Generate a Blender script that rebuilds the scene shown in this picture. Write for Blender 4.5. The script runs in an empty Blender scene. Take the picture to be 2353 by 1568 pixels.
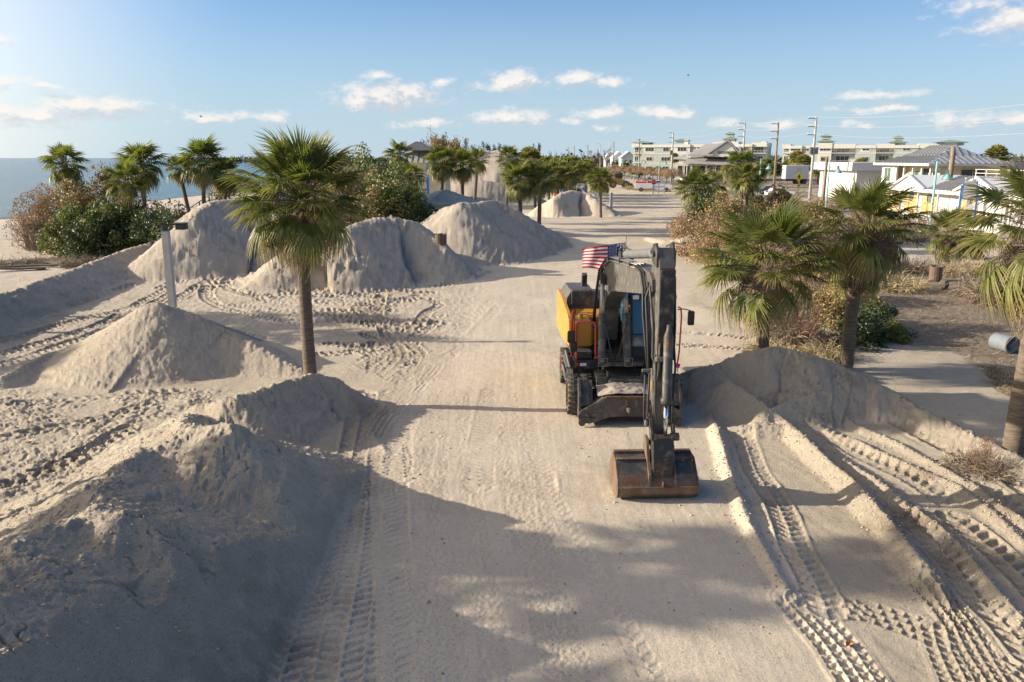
import bpy, math, random
import numpy as np
from mathutils import Vector, Matrix, Euler

# ---------------------------------------------------------------- camera, sky, sun, exposure
S = bpy.context.scene
COL = S.collection
CAM_H = 6.2
PITCH = math.radians(12.95)
F = 1830.0            # focal length in units of a 2353 px wide frame
cam = bpy.data.cameras.new('camera')
cam.sensor_width = 36.0
cam.lens = 28.0
cam.clip_start = 0.1
cam.clip_end = 60000
camo = bpy.data.objects.new('camera', cam)
camo.location = (0, 0, CAM_H)
camo.rotation_euler = (math.pi / 2 - PITCH, 0, 0)
COL.objects.link(camo)
S.camera = camo

SUN_EL = math.radians(18.8)
SUN_AZ = math.radians(-90 + 3.0)      # clockwise from +Y
sun_dir = Vector((math.sin(SUN_AZ) * math.cos(SUN_EL), math.cos(SUN_AZ) * math.cos(SUN_EL), math.sin(SUN_EL)))
sl = bpy.data.lights.new('sun', 'SUN')
sl.energy = 4.4
sl.angle = math.radians(0.6)
sl.color = (1.0, 0.895, 0.745)
so = bpy.data.objects.new('sun', sl)
so.rotation_euler = sun_dir.to_track_quat('Z', 'Y').to_euler()
so.location = (-40, 0, 40)
COL.objects.link(so)

W = bpy.data.worlds.new('World')
S.world = W
W.use_nodes = True
S.view_settings.view_transform = 'Standard'
S.view_settings.look = 'None'
S.view_settings.gamma = 1
S.view_settings.use_curve_mapping = False
S.view_settings.exposure = 0.95


def px_dir(px, py):
    """direction in space of a point of the 2353x1568 picture"""
    cx = (px - 1176.5) / F
    cy = (784.0 - py) / F
    return (cx, math.cos(PITCH) + cy * math.sin(PITCH), -math.sin(PITCH) + cy * math.cos(PITCH))


def U(px, py, z=0.0):
    d = px_dir(px, py)
    t = (z - CAM_H) / d[2]
    return (d[0] * t, d[1] * t)


def UY(px, py, Y):
    d = px_dir(px, py)
    t = Y / d[1]
    return (d[0] * t, Y, CAM_H + d[2] * t)


# ---- world shader: Nishita sky with a few low cumulus clouds
def build_world():
    nt = W.node_tree
    N = nt.nodes
    L = nt.links
    for n in list(N):
        N.remove(n)

    def nd(t, **k):
        n = N.new(t)
        for a, b in k.items():
            setattr(n, a, b)
        return n

    def put(sock, v):
        if isinstance(v, (int, float, tuple, list)):
            sock.default_value = v
        else:
            L.new(v, sock)

    def m(op, a, b=0.0, c=0.0, clamp=False):
        n = nd('ShaderNodeMath', operation=op, use_clamp=clamp)
        put(n.inputs[0], a)
        put(n.inputs[1], b)
        if op in ('MULTIPLY_ADD', 'SMOOTH_MAX', 'SMOOTH_MIN'):
            put(n.inputs[2], c)
        return n.outputs[0]

    def mr(v, a, b, c=0.0, d=1.0, smooth=True):
        n = nd('ShaderNodeMapRange', interpolation_type='SMOOTHSTEP' if smooth else 'LINEAR')
        put(n.inputs['Value'], v)
        for k, x in zip(('From Min', 'From Max', 'To Min', 'To Max'), (a, b, c, d)):
            put(n.inputs[k], x)
        return n.outputs[0]

    sky = nd('ShaderNodeTexSky', sky_type='NISHITA', sun_disc=False)
    sky.sun_elevation = SUN_EL
    sky.sun_rotation = SUN_AZ
    sky.air_density = 1.0
    sky.dust_density = 0.6
    sky.ozone_density = 1.6
    tc = nd('ShaderNodeTexCoord')
    sp = nd('ShaderNodeSeparateXYZ')
    L.new(tc.outputs['Generated'], sp.inputs[0])
    x, y, z = sp.outputs
    az = m('ARCTAN2', x, y)
    el = m('ARCSINE', z)
    cb = nd('ShaderNodeCombineXYZ')
    put(cb.inputs[0], az)
    put(cb.inputs[1], m('MULTIPLY', el, 1.7))
    P0 = cb.outputs[0]

    clouds = []   # px, py, half width px, half height px
    for c in [(900, 222, 105, 27, 1.0), (845, 232, 70, 20, .9), (1185, 187, 62, 19, 1.0), (1150, 196, 48, 12, .8), (1330, 180, 38, 15, 1.0),
              (1375, 188, 62, 13, .85), (1530, 258, 58, 14, 1.0), (1385, 262, 45, 14, .95), (865, 174, 24, 10, .95),
              (1018, 185, 22, 7, .9), (1175, 270, 85, 17, .9), (970, 285, 62, 14, .5), (500, 271, 85, 14, .5),
              (620, 272, 40, 12, .5), (210, 246, 95, 22, .9), (60, 262, 90, 20, .8), (95, 197, 32, 6, .6), (12, 186, 38, 11, .6),
              (2335, 45, 55, 32, 1.05), (2260, 18, 70, 18, .7), (2000, 217, 80, 9, .6), (2030, 250, 75, 10, .75),
              (1668, 286, 34, 14, .7), (1800, 285, 45, 10, .5), (2190, 274, 60, 13, .5), (2330, 270, 55, 12, .6),
              (5, 92, 20, 9, .6), (1290, 276, 60, 10, .45), (2210, 292, 50, 9, .4), (1400, 293, 25, 10, .45),
              (1985, 284, 30, 9, .5), (2225, 75, 35, 12, .3)]:
        d = px_dir(c[0], c[1])
        l = math.sqrt(sum(q * q for q in d))
        a0 = math.atan2(d[0], d[1])
        e0 = math.asin(d[2] / l)
        clouds.append((a0, e0 * 1.7, c[2] / F * 1.45, c[3] / F * 2.3, c[4] + (.22 if c[4] < .7 else 0)))
    # a few more beyond the frame so that the sky goes on
    rnd = random.Random(4)
    for k in range(14):
        a0 = rnd.choice([-1, 1]) * rnd.uniform(.8, 3.1)
        clouds.append((a0, rnd.uniform(.06, .3), rnd.uniform(.04, .1), rnd.uniform(.015, .04), rnd.uniform(.6, 1)))

    def noise(P, sc, det=5, rough=.55, dist=0.0):
        n = nd('ShaderNodeTexNoise')
        put(n.inputs['Vector'], P)
        n.inputs['Scale'].default_value = sc
        n.inputs['Detail'].default_value = det
        n.inputs['Roughness'].default_value = rough
        n.inputs['Distortion'].default_value = dist
        return n

    def density(P):
        n1 = noise(P, 46, 7, .62)
        w = nd('ShaderNodeVectorMath', operation='MULTIPLY_ADD')
        nw = noise(P, 22, 3, .5)
        L.new(nw.outputs['Color'], w.inputs[0])
        w.inputs[1].default_value = (.03, .022, 0)
        w2 = nd('ShaderNodeVectorMath', operation='SUBTRACT')
        L.new(P, w2.inputs[0])
        w2.inputs[1].default_value = (.015, .011, 0)
        L.new(w2.outputs[0], w.inputs[2])
        Pw = w.outputs[0]
        acc = None
        for a0, e0, sa, se, am in clouds:
            s = nd('ShaderNodeVectorMath', operation='SUBTRACT')
            L.new(Pw, s.inputs[0])
            s.inputs[1].default_value = (a0, e0, 0)
            q = nd('ShaderNodeVectorMath', operation='MULTIPLY')
            L.new(s.outputs[0], q.inputs[0])
            q.inputs[1].default_value = (1 / sa, 1 / se, 0)
            ln = nd('ShaderNodeVectorMath', operation='LENGTH')
            L.new(q.outputs[0], ln.inputs[0])
            v = m('MULTIPLY_ADD', ln.outputs['Value'], -am, am * 1.12)
            acc = v if acc is None else m('MAXIMUM', acc, v)
        acc = m('MAXIMUM', acc, -1.0)
        nn = m('MULTIPLY_ADD', n1.outputs[0], 2.1, -1.08)
        return m('ADD', acc, nn)

    d0 = density(P0)
    off = nd('ShaderNodeVectorMath', operation='ADD')
    L.new(P0, off.inputs[0])
    off.inputs[1].default_value = (-.010, .017, 0)
    d1 = density(off.outputs[0])
    alpha = mr(d0, -0.03, 1.0)
    alpha = m('MULTIPLY', alpha, .92)
    shade = mr(m('SUBTRACT', d0, d1), -.25, .5)
    core = mr(d0, .3, 1.3)
    bright = nd('ShaderNodeMix', data_type='RGBA')
    put(bright.inputs[0], shade)
    bright.inputs[6].default_value = (.33, .34, .37, 1)
    bright.inputs[7].default_value = (.52, .49, .46, 1)
    # horizon brightening: pale maritime air low down
    hz = mr(el, -0.04, .27, 1.0, 0.0)
    # pale towards the sun
    dt = nd('ShaderNodeVectorMath', operation='DOT_PRODUCT')
    L.new(tc.outputs['Generated'], dt.inputs[0])
    dt.inputs[1].default_value = tuple(sun_dir)
    sunw = mr(dt.outputs['Value'], .36, 1.0)
    sm = nd('ShaderNodeMix', data_type='RGBA', blend_type='MULTIPLY')
    sm.inputs[0].default_value = 1
    L.new(sky.outputs[0], sm.inputs[6])
    sm.inputs[7].default_value = (SKY_K * .47, SKY_K * .72, SKY_K * 1.05, 1)
    airc = nd('ShaderNodeMix', data_type='RGBA')
    put(airc.inputs[0], m('MULTIPLY', hz, HZ_K))
    L.new(sm.outputs[2], airc.inputs[6])
    airc.inputs[7].default_value = (.30, .375, .435, 1)
    glow = nd('ShaderNodeMix', data_type='RGBA')
    put(glow.inputs[0], m('MULTIPLY', sunw, .92))
    L.new(airc.outputs[2], glow.inputs[6])
    glow.inputs[7].default_value = (1.05, .90, .70, 1)
    fin = nd('ShaderNodeMix', data_type='RGBA')
    put(fin.inputs[0], alpha)
    L.new(glow.outputs[2], fin.inputs[6])
    L.new(bright.outputs[2], fin.inputs[7])
    bg = nd('ShaderNodeBackground')
    L.new(fin.outputs[2], bg.inputs[0])
    bg.inputs[1].default_value = 1.0
    out = nd('ShaderNodeOutputWorld')
    L.new(bg.outputs[0], out.inputs[0])


SKY_K = 0.082      # the sky's strength (folded into the colour so that the clouds mix after it)
HZ_K = 0.9
build_world()

# ---------------------------------------------------------------- materials
MATS = {}


def mat(name, col, rough=.8, metal=0.0, var=0.0, vscale=3.0, bump=0.0, bscale=40.0, col2=None, spec=.5, objvar=0.0, island=0.0,
        transl=0.0, trcol=None, stretch=None, attr=None, attr2=None, rust=0.0, coat=0.0, emit=None):
    if name in MATS:
        return MATS[name]
    m = bpy.data.materials.new(name)
    m.use_nodes = True
    nt = m.node_tree
    N, L = nt.nodes, nt.links
    b = N['Principled BSDF']
    b.inputs['Roughness'].default_value = rough
    b.inputs['Metallic'].default_value = metal
    b.inputs['Specular IOR Level'].default_value = spec
    if coat:
        b.inputs['Coat Weight'].default_value = coat
    base = N.new('ShaderNodeRGB')
    base.outputs[0].default_value = (*col, 1)
    c = base.outputs[0]
    tc = N.new('ShaderNodeTexCoord')
    vec = tc.outputs['Object']
    if stretch:
        mp = N.new('ShaderNodeMapping')
        mp.inputs['Scale'].default_value = stretch
        L.new(vec, mp.inputs[0])
        vec = mp.outputs[0]

    def mix(f, a, bb, mode='MIX'):
        x = N.new('ShaderNodeMix')
        x.data_type = 'RGBA'
        x.blend_type = mode
        if isinstance(f, (int, float)):
            x.inputs[0].default_value = f
        else:
            L.new(f, x.inputs[0])
        for i, v in ((6, a), (7, bb)):
            if isinstance(v, tuple):
                x.inputs[i].default_value = (*v[:3], 1)
            else:
                L.new(v, x.inputs[i])
        return x.outputs[2]

    def rng(v, a, bb, c1=0., d=1.):
        x = N.new('ShaderNodeMapRange')
        L.new(v, x.inputs[0])
        for i, q in enumerate((a, bb, c1, d)):
            x.inputs[1 + i].default_value = q
        return x.outputs[0]

    def noise(sc, det=5, ro=.6):
        x = N.new('ShaderNodeTexNoise')
        L.new(vec, x.inputs['Vector'])
        x.inputs['Scale'].default_value = sc
        x.inputs['Detail'].default_value = det
        x.inputs['Roughness'].default_value = ro
        return x.outputs[0]

    if var or col2:
        n = noise(vscale)
        c2 = col2 if col2 else tuple(max(0, q * (1 - var)) for q in col)
        c = mix(rng(n, .35, .65), c, c2)
    if attr:      # second colour by a vertex attribute (leaf tips and the like)
        a = N.new('ShaderNodeAttribute')
        a.attribute_name = attr[0]
        c = mix(a.outputs['Fac'], c, attr[1])
    if island:
        g = N.new('ShaderNodeNewGeometry')
        hs = N.new('ShaderNodeHueSaturation')
        L.new(c, hs.inputs['Color'])
        L.new(rng(g.outputs['Random Per Island'], 0, 1, 1 - island, 1 + island), hs.inputs['Value'])
        L.new(rng(g.outputs['Random Per Island'], 0, 1, .5 - island * .05, .5 + island * .05), hs.inputs['Hue'])
        c = hs.outputs[0]
    if attr2:     # island-random palette
        g = N.new('ShaderNodeNewGeometry')
        cr = N.new('ShaderNodeValToRGB')
        cr.color_ramp.interpolation = 'CONSTANT' if len(attr2) > 3 else 'LINEAR'
        els = cr.color_ramp.elements
        while len(els) < len(attr2):
            els.new(.5)
        for i, (p_, cc) in enumerate(attr2):
            els[i].position = p_
            els[i].color = (*cc, 1)
        L.new(g.outputs['Random Per Island'], cr.inputs[0])
        c = cr.outputs[0]
        hs = N.new('ShaderNodeHueSaturation')
        L.new(c, hs.inputs['Color'])
        L.new(rng(noise(1.1, 2), .3, .7, .7, 1.3), hs.inputs['Value'])
        c = hs.outputs[0]
    if objvar:
        o = N.new('ShaderNodeObjectInfo')
        hs = N.new('ShaderNodeHueSaturation')
        L.new(c, hs.inputs['Color'])
        L.new(rng(o.outputs['Random'], 0, 1, 1 - objvar, 1 + objvar), hs.inputs['Value'])
        L.new(rng(o.outputs['Random'], 0, 1, .5 + objvar * .06, .5 - objvar * .06), hs.inputs['Hue'])
        c = hs.outputs[0]
    if rust:
        n = noise(2.3, 8, .7)
        n2 = noise(23, 4, .6)
        mm = N.new('ShaderNodeMath')
        mm.operation = 'MULTIPLY_ADD'
        L.new(n2, mm.inputs[0])
        mm.inputs[1].default_value = .25
        L.new(n, mm.inputs[2])
        c = mix(rng(mm.outputs[0], .74 - rust * .22, .80 - rust * .15), c, (.16, .075, .035))
        c = mix(rng(noise(6, 5), .52, .75, 0, .55), c, (.33, .28, .22))
    L.new(c, b.inputs['Base Color'])
    if rough < .75 and not transl:
        L.new(rng(noise(9), .3, .7, max(0, rough - .1), min(1, rough + .15)), b.inputs['Roughness'])
    if bump:
        bn = N.new('ShaderNodeBump')
        bn.inputs['Strength'].default_value = min(1, bump)
        bn.inputs['Distance'].default_value = .02 * max(1, bump)
        L.new(noise(bscale, 6, .6), bn.inputs['Height'])
        L.new(bn.outputs[0], b.inputs['Normal'])
    if emit:
        b.inputs['Emission Color'].default_value = (*emit[0], 1)
        b.inputs['Emission Strength'].default_value = emit[1]
    if transl:
        tr = N.new('ShaderNodeBsdfTranslucent')
        if trcol:
            tc2 = mix(.6, c, trcol)
            L.new(tc2, tr.inputs[0])
        else:
            L.new(c, tr.inputs[0])
        mx = N.new('ShaderNodeMixShader')
        mx.inputs[0].default_value = transl
        L.new(b.outputs[0], mx.inputs[1])
        L.new(tr.outputs[0], mx.inputs[2])
        L.new(mx.outputs[0], N['Material Output'].inputs[0])
    MATS[name] = m
    return m


def sand_material():
    m = bpy.data.materials.new('sand')
    m.use_nodes = True
    nt = m.node_tree
    N, L = nt.nodes, nt.links
    b = N['Principled BSDF']
    b.inputs['Roughness'].default_value = .93
    b.inputs['Specular IOR Level'].default_value = .2
    tc = N.new('ShaderNodeTexCoord')
    P = tc.outputs['Object']

    def noise(sc, det=5, ro=.6, scale=None, typ='FBM'):
        v = P
        if scale:
            mp = N.new('ShaderNodeMapping')
            mp.inputs['Scale'].default_value = scale
            L.new(P, mp.inputs[0])
            v = mp.outputs[0]
        x = N.new('ShaderNodeTexNoise')
        L.new(v, x.inputs['Vector'])
        x.inputs['Scale'].default_value = sc
        x.inputs['Detail'].default_value = det
        x.inputs['Roughness'].default_value = ro
        return x.outputs[0]

    def rng(v, a, bb, c1=0., d=1.):
        x = N.new('ShaderNodeMapRange')
        L.new(v, x.inputs[0])
        for i, q in enumerate((a, bb, c1, d)):
            x.inputs[1 + i].default_value = q
        return x.outputs[0]

    def mix(f, a, bb):
        x = N.new('ShaderNodeMix')
        x.data_type = 'RGBA'
        if isinstance(f, (int, float)):
            x.inputs[0].default_value = f
        else:
            L.new(f, x.inputs[0])
        for i, v in ((6, a), (7, bb)):
            if isinstance(v, tuple):
                x.inputs[i].default_value = (*v, 1)
            else:
                L.new(v, x.inputs[i])
        return x.outputs[2]

    def at(name):
        a = N.new('ShaderNodeAttribute')
        a.attribute_name = name
        return a.outputs['Fac']

    def mth(op, a, bb):
        x = N.new('ShaderNodeMath')
        x.operation = op
        for i, v in enumerate((a, bb)):
            if isinstance(v, (int, float)):
                x.inputs[i].default_value = v
            else:
                L.new(v, x.inputs[i])
        return x.outputs[0]

    c = mix(rng(noise(.35, 5), .35, .65), (.61, .525, .40), (.54, .462, .348))
    c = mix(rng(noise(3.2, 6, .7), .45, .72, 0, .5), c, (.45, .37, .285))
    # fine grain: shell flecks and damp crumbs
    c = mix(rng(noise(45, 3, .7), .54, .70, 0, .75), c, (.66, .58, .46))
    c = mix(rng(noise(38, 4, .7, (1, 1, 1)), .34, .46, .75, 0), c, (.25, .205, .155))
    # damp sand
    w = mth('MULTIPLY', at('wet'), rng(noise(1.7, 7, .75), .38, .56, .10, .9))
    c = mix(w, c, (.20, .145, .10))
    # greyer, darker heaps: shade on their faces put into the sand colour
    c = mix(mth('MULTIPLY', at('grey'), rng(noise(.8, 5), .3, .7, .5, 1)), c, (.40, .345, .285))
    # dead turf
    g = mth('MULTIPLY', at('turf'), rng(noise(2.2, 7, .75), .30, .58, .6, 1.0))
    tcol = mix(rng(noise(9, 6, .8), .4, .62), (.15, .115, .08), (.27, .215, .155))
    c = mix(g, c, tcol)
    # clean white beach sand
    c = mix(mth('MULTIPLY', at('white'), .8), c, (.56, .49, .41))
    # asphalt far road
    c = mix(at('asph'), c, (.17, .165, .16))
    L.new(c, b.inputs['Base Color'])
    # relief
    b1 = N.new('ShaderNodeBump')
    b1.inputs['Strength'].default_value = 1.0
    b1.inputs['Distance'].default_value = .06
    h = mth('ADD', mth('MULTIPLY', noise(9, 7, .78), .9), mth('MULTIPLY', noise(34, 5, .75), .75))
    streak = noise(3.0, 5, .7, (4.2, .16, 1))
    h = mth('ADD', h, mth('MULTIPLY', mth('MULTIPLY', streak, at('road')), .35))
    L.new(mth('MULTIPLY', h, mth('SUBTRACT', 1.0, mth('MULTIPLY', at('road'), .80))), b1.inputs['Height'])
    L.new(b1.outputs[0], b.inputs['Normal'])
    return m


SAND = sand_material()

# ---------------------------------------------------------------- object helpers


def tag(o, label=None, cat=None, group=None, kind=None):
    if label:
        o['label'] = label
    if cat:
        o['category'] = cat
    if group:
        o['group'] = group
    if kind:
        o['kind'] = kind
    return o


def empty(name, loc, rz=0.0, label=None, cat=None, group=None, scale=1.0):
    o = bpy.data.objects.new(name, None)
    COL.objects.link(o)
    o.location = loc
    o.rotation_euler = (0, 0, rz)
    o.scale = (scale,) * 3
    o.empty_display_size = .2
    return tag(o, label, cat, group)


class MB:
    """collects shapes into one mesh; optional transform applied on the way in"""

    def __init__(self, M=None):
        self.v = []
        self.f = []
        self.mi = []
        self.M = M
        self.cur = 0
        self.smooth = set()
        self.sm = False
        self.attr = None

    def add(self, vs, fs):
        n = len(self.v)
        if self.M is not None:
            vs = [tuple(self.M @ Vector(p)) for p in vs]
        self.v += [tuple(p) for p in vs]
        for f in fs:
            if self.sm:
                self.smooth.add(len(self.f))
            self.f.append(tuple(n + i for i in f))
            self.mi.append(self.cur)
        return self

    def box(self, x0, x1, y0, y1, z0, z1, R=None):
        vs = [(x, y, z) for z in (z0, z1) for y in (y0, y1) for x in (x0, x1)]
        if R is not None:
            vs = [tuple(R @ Vector(p)) for p in vs]
        return self.add(vs, [(0, 2, 3, 1), (4, 5, 7, 6), (0, 1, 5, 4), (2, 6, 7, 3), (0, 4, 6, 2), (1, 3, 7, 5)])

    def cbox(self, c, s, rot=(0, 0, 0), bev=0.0):
        R = Matrix.Translation(c) @ Euler(rot).to_matrix().to_4x4()
        x, y, z = [q / 2 for q in s]
        if not bev:
            return self.box(-x, x, -y, y, -z, z, R)
        b = min(bev, x * .9, y * .9, z * .9)
        vs = []
        for sz in (-1, 1):
            for (ax, ay, az) in ((x - b, y - b, z), (x, y, z - b)) if sz > 0 else ((x, y, z - b), (x - b, y - b, z)):
                # octagonal rings
                pass
        rings = []
        for zz, ins in ((-z, b), (-z + b, 0), (z - b, 0), (z, b)):
            X, Y = x - ins, y - ins
            rings.append([(-X + b, -Y, zz), (X - b, -Y, zz), (X, -Y + b, zz), (X, Y - b, zz), (X - b, Y, zz), (-X + b, Y, zz), (-X, Y - b, zz), (-X, -Y + b, zz)])
        vs = [tuple(R @ Vector(p)) for r in rings for p in r]
        fs = []
        for k in range(3):
            for i in range(8):
                j = (i + 1) % 8
                fs.append((k * 8 + i, k * 8 + j, k * 8 + 8 + j, k * 8 + 8 + i))
        fs.append(tuple(range(7, -1, -1)))
        fs.append(tuple(range(24, 32)))
        return self.add(vs, fs)

    def tube(self, pts, rad, n=8, cap=True):
        pts = [Vector(p) for p in pts]
        if isinstance(rad, (int, float)):
            rad = [rad] * len(pts)
        vs, fs = [], []
        up = None
        for i, p in enumerate(pts):
            a = pts[max(0, i - 1)]
            b = pts[min(len(pts) - 1, i + 1)]
            t = (b - a)
            if t.length < 1e-9:
                t = Vector((0, 0, 1))
            t.normalize()
            if up is None:
                up = t.orthogonal().normalized()
            else:
                up = (up - t * up.dot(t))
                if up.length < 1e-6:
                    up = t.orthogonal()
                up.normalize()
            s = t.cross(up)
            for k in range(n):
                an = 2 * math.pi * k / n
                vs.append(p + (up * math.cos(an) + s * math.sin(an)) * rad[i])
        for i in range(len(pts) - 1):
            for k in range(n):
                j = (k + 1) % n
                fs.append((i * n + k, i * n + j, (i + 1) * n + j, (i + 1) * n + k))
        if cap:
            fs.append(tuple(range(n - 1, -1, -1)))
            fs.append(tuple((len(pts) - 1) * n + k for k in range(n)))
        return self.add(vs, fs)

    def cyl(self, a, b, r, n=12, r2=None):
        return self.tube([a, b], [r, r if r2 is None else r2], n)

    def prism(self, poly, axis, a, b):
        """poly in the plane across axis ('x': (y,z), 'y': (x,z), 'z': (x,y)), from a to b"""
        def P(q, t):
            if axis == 'x':
                return (t, q[0], q[1])
            if axis == 'y':
                return (q[0], t, q[1])
            return (q[0], q[1], t)
        n = len(poly)
        vs = [P(q, a) for q in poly] + [P(q, b) for q in poly]
        fs = [tuple(range(n)), tuple(range(2 * n - 1, n - 1, -1))]
        for i in range(n):
            j = (i + 1) % n
            fs.append((i, i + n, j + n, j))
        return self.add(vs, fs)

    def lathe(self, prof, c, axis='z', n=20):
        """prof: list of (radius, height)"""
        vs, fs = [], []
        for r, h in prof:
            for k in range(n):
                a = 2 * math.pi * k / n
                p = (r * math.cos(a), r * math.sin(a), h)
                if axis == 'x':
                    p = (p[2], p[0], p[1])
                elif axis == 'y':
                    p = (p[0], p[2], p[1])
                vs.append((c[0] + p[0], c[1] + p[1], c[2] + p[2]))
        for i in range(len(prof) - 1):
            for k in range(n):
                j = (k + 1) % n
                fs.append((i * n + k, i * n + j, (i + 1) * n + j, (i + 1) * n + k))
        return self.add(vs, fs)

    def mesh(self, name, mats, fix=False):
        me = bpy.data.meshes.new(name)
        me.from_pydata(self.v, [], self.f)
        mats = mats if isinstance(mats, (list, tuple)) else [mats]
        for m_ in mats:
            me.materials.append(m_)
        if len(mats) > 1:
            me.polygons.foreach_set('material_index', self.mi)
        if self.smooth:
            me.polygons.foreach_set('use_smooth', [i in self.smooth for i in range(len(self.f))])
        if self.attr is not None:
            a = me.attributes.new(self.attr[0], 'FLOAT', 'POINT')
            a.data.foreach_set('value', self.attr[1])
        me.validate()
        if fix:
            import bmesh
            bm = bmesh.new()
            bm.from_mesh(me)
            bmesh.ops.recalc_face_normals(bm, faces=bm.faces)
            bm.to_mesh(me)
            bm.free()
        return me

    def build(self, name, mats, parent=None, loc=None, label=None, cat=None, group=None, kind=None):
        o = bpy.data.objects.new(name, self.mesh(name, mats, fix=len(self.f) < 20000))
        COL.objects.link(o)
        if parent is not None:
            o.parent = parent
        if loc is not None:
            o.location = loc
        return tag(o, label, cat, group, kind)


def inst(name, me, parent=None, loc=(0, 0, 0), rot=(0, 0, 0), sc=1.0, **k):
    o = bpy.data.objects.new(name, me)
    COL.objects.link(o)
    o.parent = parent
    o.location = loc
    o.rotation_euler = rot
    o.scale = sc if isinstance(sc, tuple) else (sc,) * 3
    return tag(o, **k)

# ---------------------------------------------------------------- terrain
def _hash(ix, iy, seed):
    h = (ix.astype(np.int64) * 374761393 + iy.astype(np.int64) * 668265263 + seed * 1442695041) & 0xffffffff
    h = ((h ^ (h >> 13)) * 1274126177) & 0xffffffff
    return ((h ^ (h >> 16)) & 0xffff).astype(np.float32) / 65535.0


def pn(x, y, seed=0):
    """gradient noise, about -1..1"""
    x = np.asarray(x, np.float32)
    y = np.asarray(y, np.float32)
    x0 = np.floor(x)
    y0 = np.floor(y)
    fx = (x - x0)
    fy = (y - y0)
    ux = fx * fx * fx * (fx * (fx * 6 - 15) + 10)
    uy = fy * fy * fy * (fy * (fy * 6 - 15) + 10)

    def g(ox, oy):
        a = _hash(x0 + ox, y0 + oy, seed) * 6.2831853
        return np.cos(a) * (fx - ox) + np.sin(a) * (fy - oy)
    a, b, c, d = g(0, 0), g(1, 0), g(0, 1), g(1, 1)
    return ((a * (1 - ux) + b * ux) * (1 - uy) + (c * (1 - ux) + d * ux) * uy) * 1.55


def fbm(x, y, seed=0, oct=4, gain=.5):
    s = 0
    a = 1.0
    t = 0
    for k in range(oct):
        s = s + a * pn(x * 2 ** k + k * 17.3, y * 2 ** k - k * 9.1, seed + k)
        t += a
        a *= gain
    return s / t


def sstep(a, b, x):
    t = np.clip((x - a) / (b - a), 0, 1)
    return t * t * (3 - 2 * t)


def spline(pts, step=.4):
    P = [np.array(p, float) for p in pts]
    out = []
    for i in range(len(P) - 1):
        p0 = P[max(0, i - 1)]
        p1 = P[i]
        p2 = P[i + 1]
        p3 = P[min(len(P) - 1, i + 2)]
        n = max(1, int(np.linalg.norm((p2 - p1)[:2]) / step))
        for k in range(n):
            t = k / n
            out.append(.5 * ((2 * p1) + (-p0 + p2) * t + (2 * p0 - 5 * p1 + 4 * p2 - p3) * t * t + (-p0 + 3 * p1 - 3 * p2 + p3) * t ** 3))
    out.append(P[-1])
    return np.array(out)


# --- ridges: crest points (px, py, height) of the photograph turned into places, slope, crest rounding
def R(pts):
    return [(*U(a, b, c), c) for a, b, c in pts]


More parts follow.
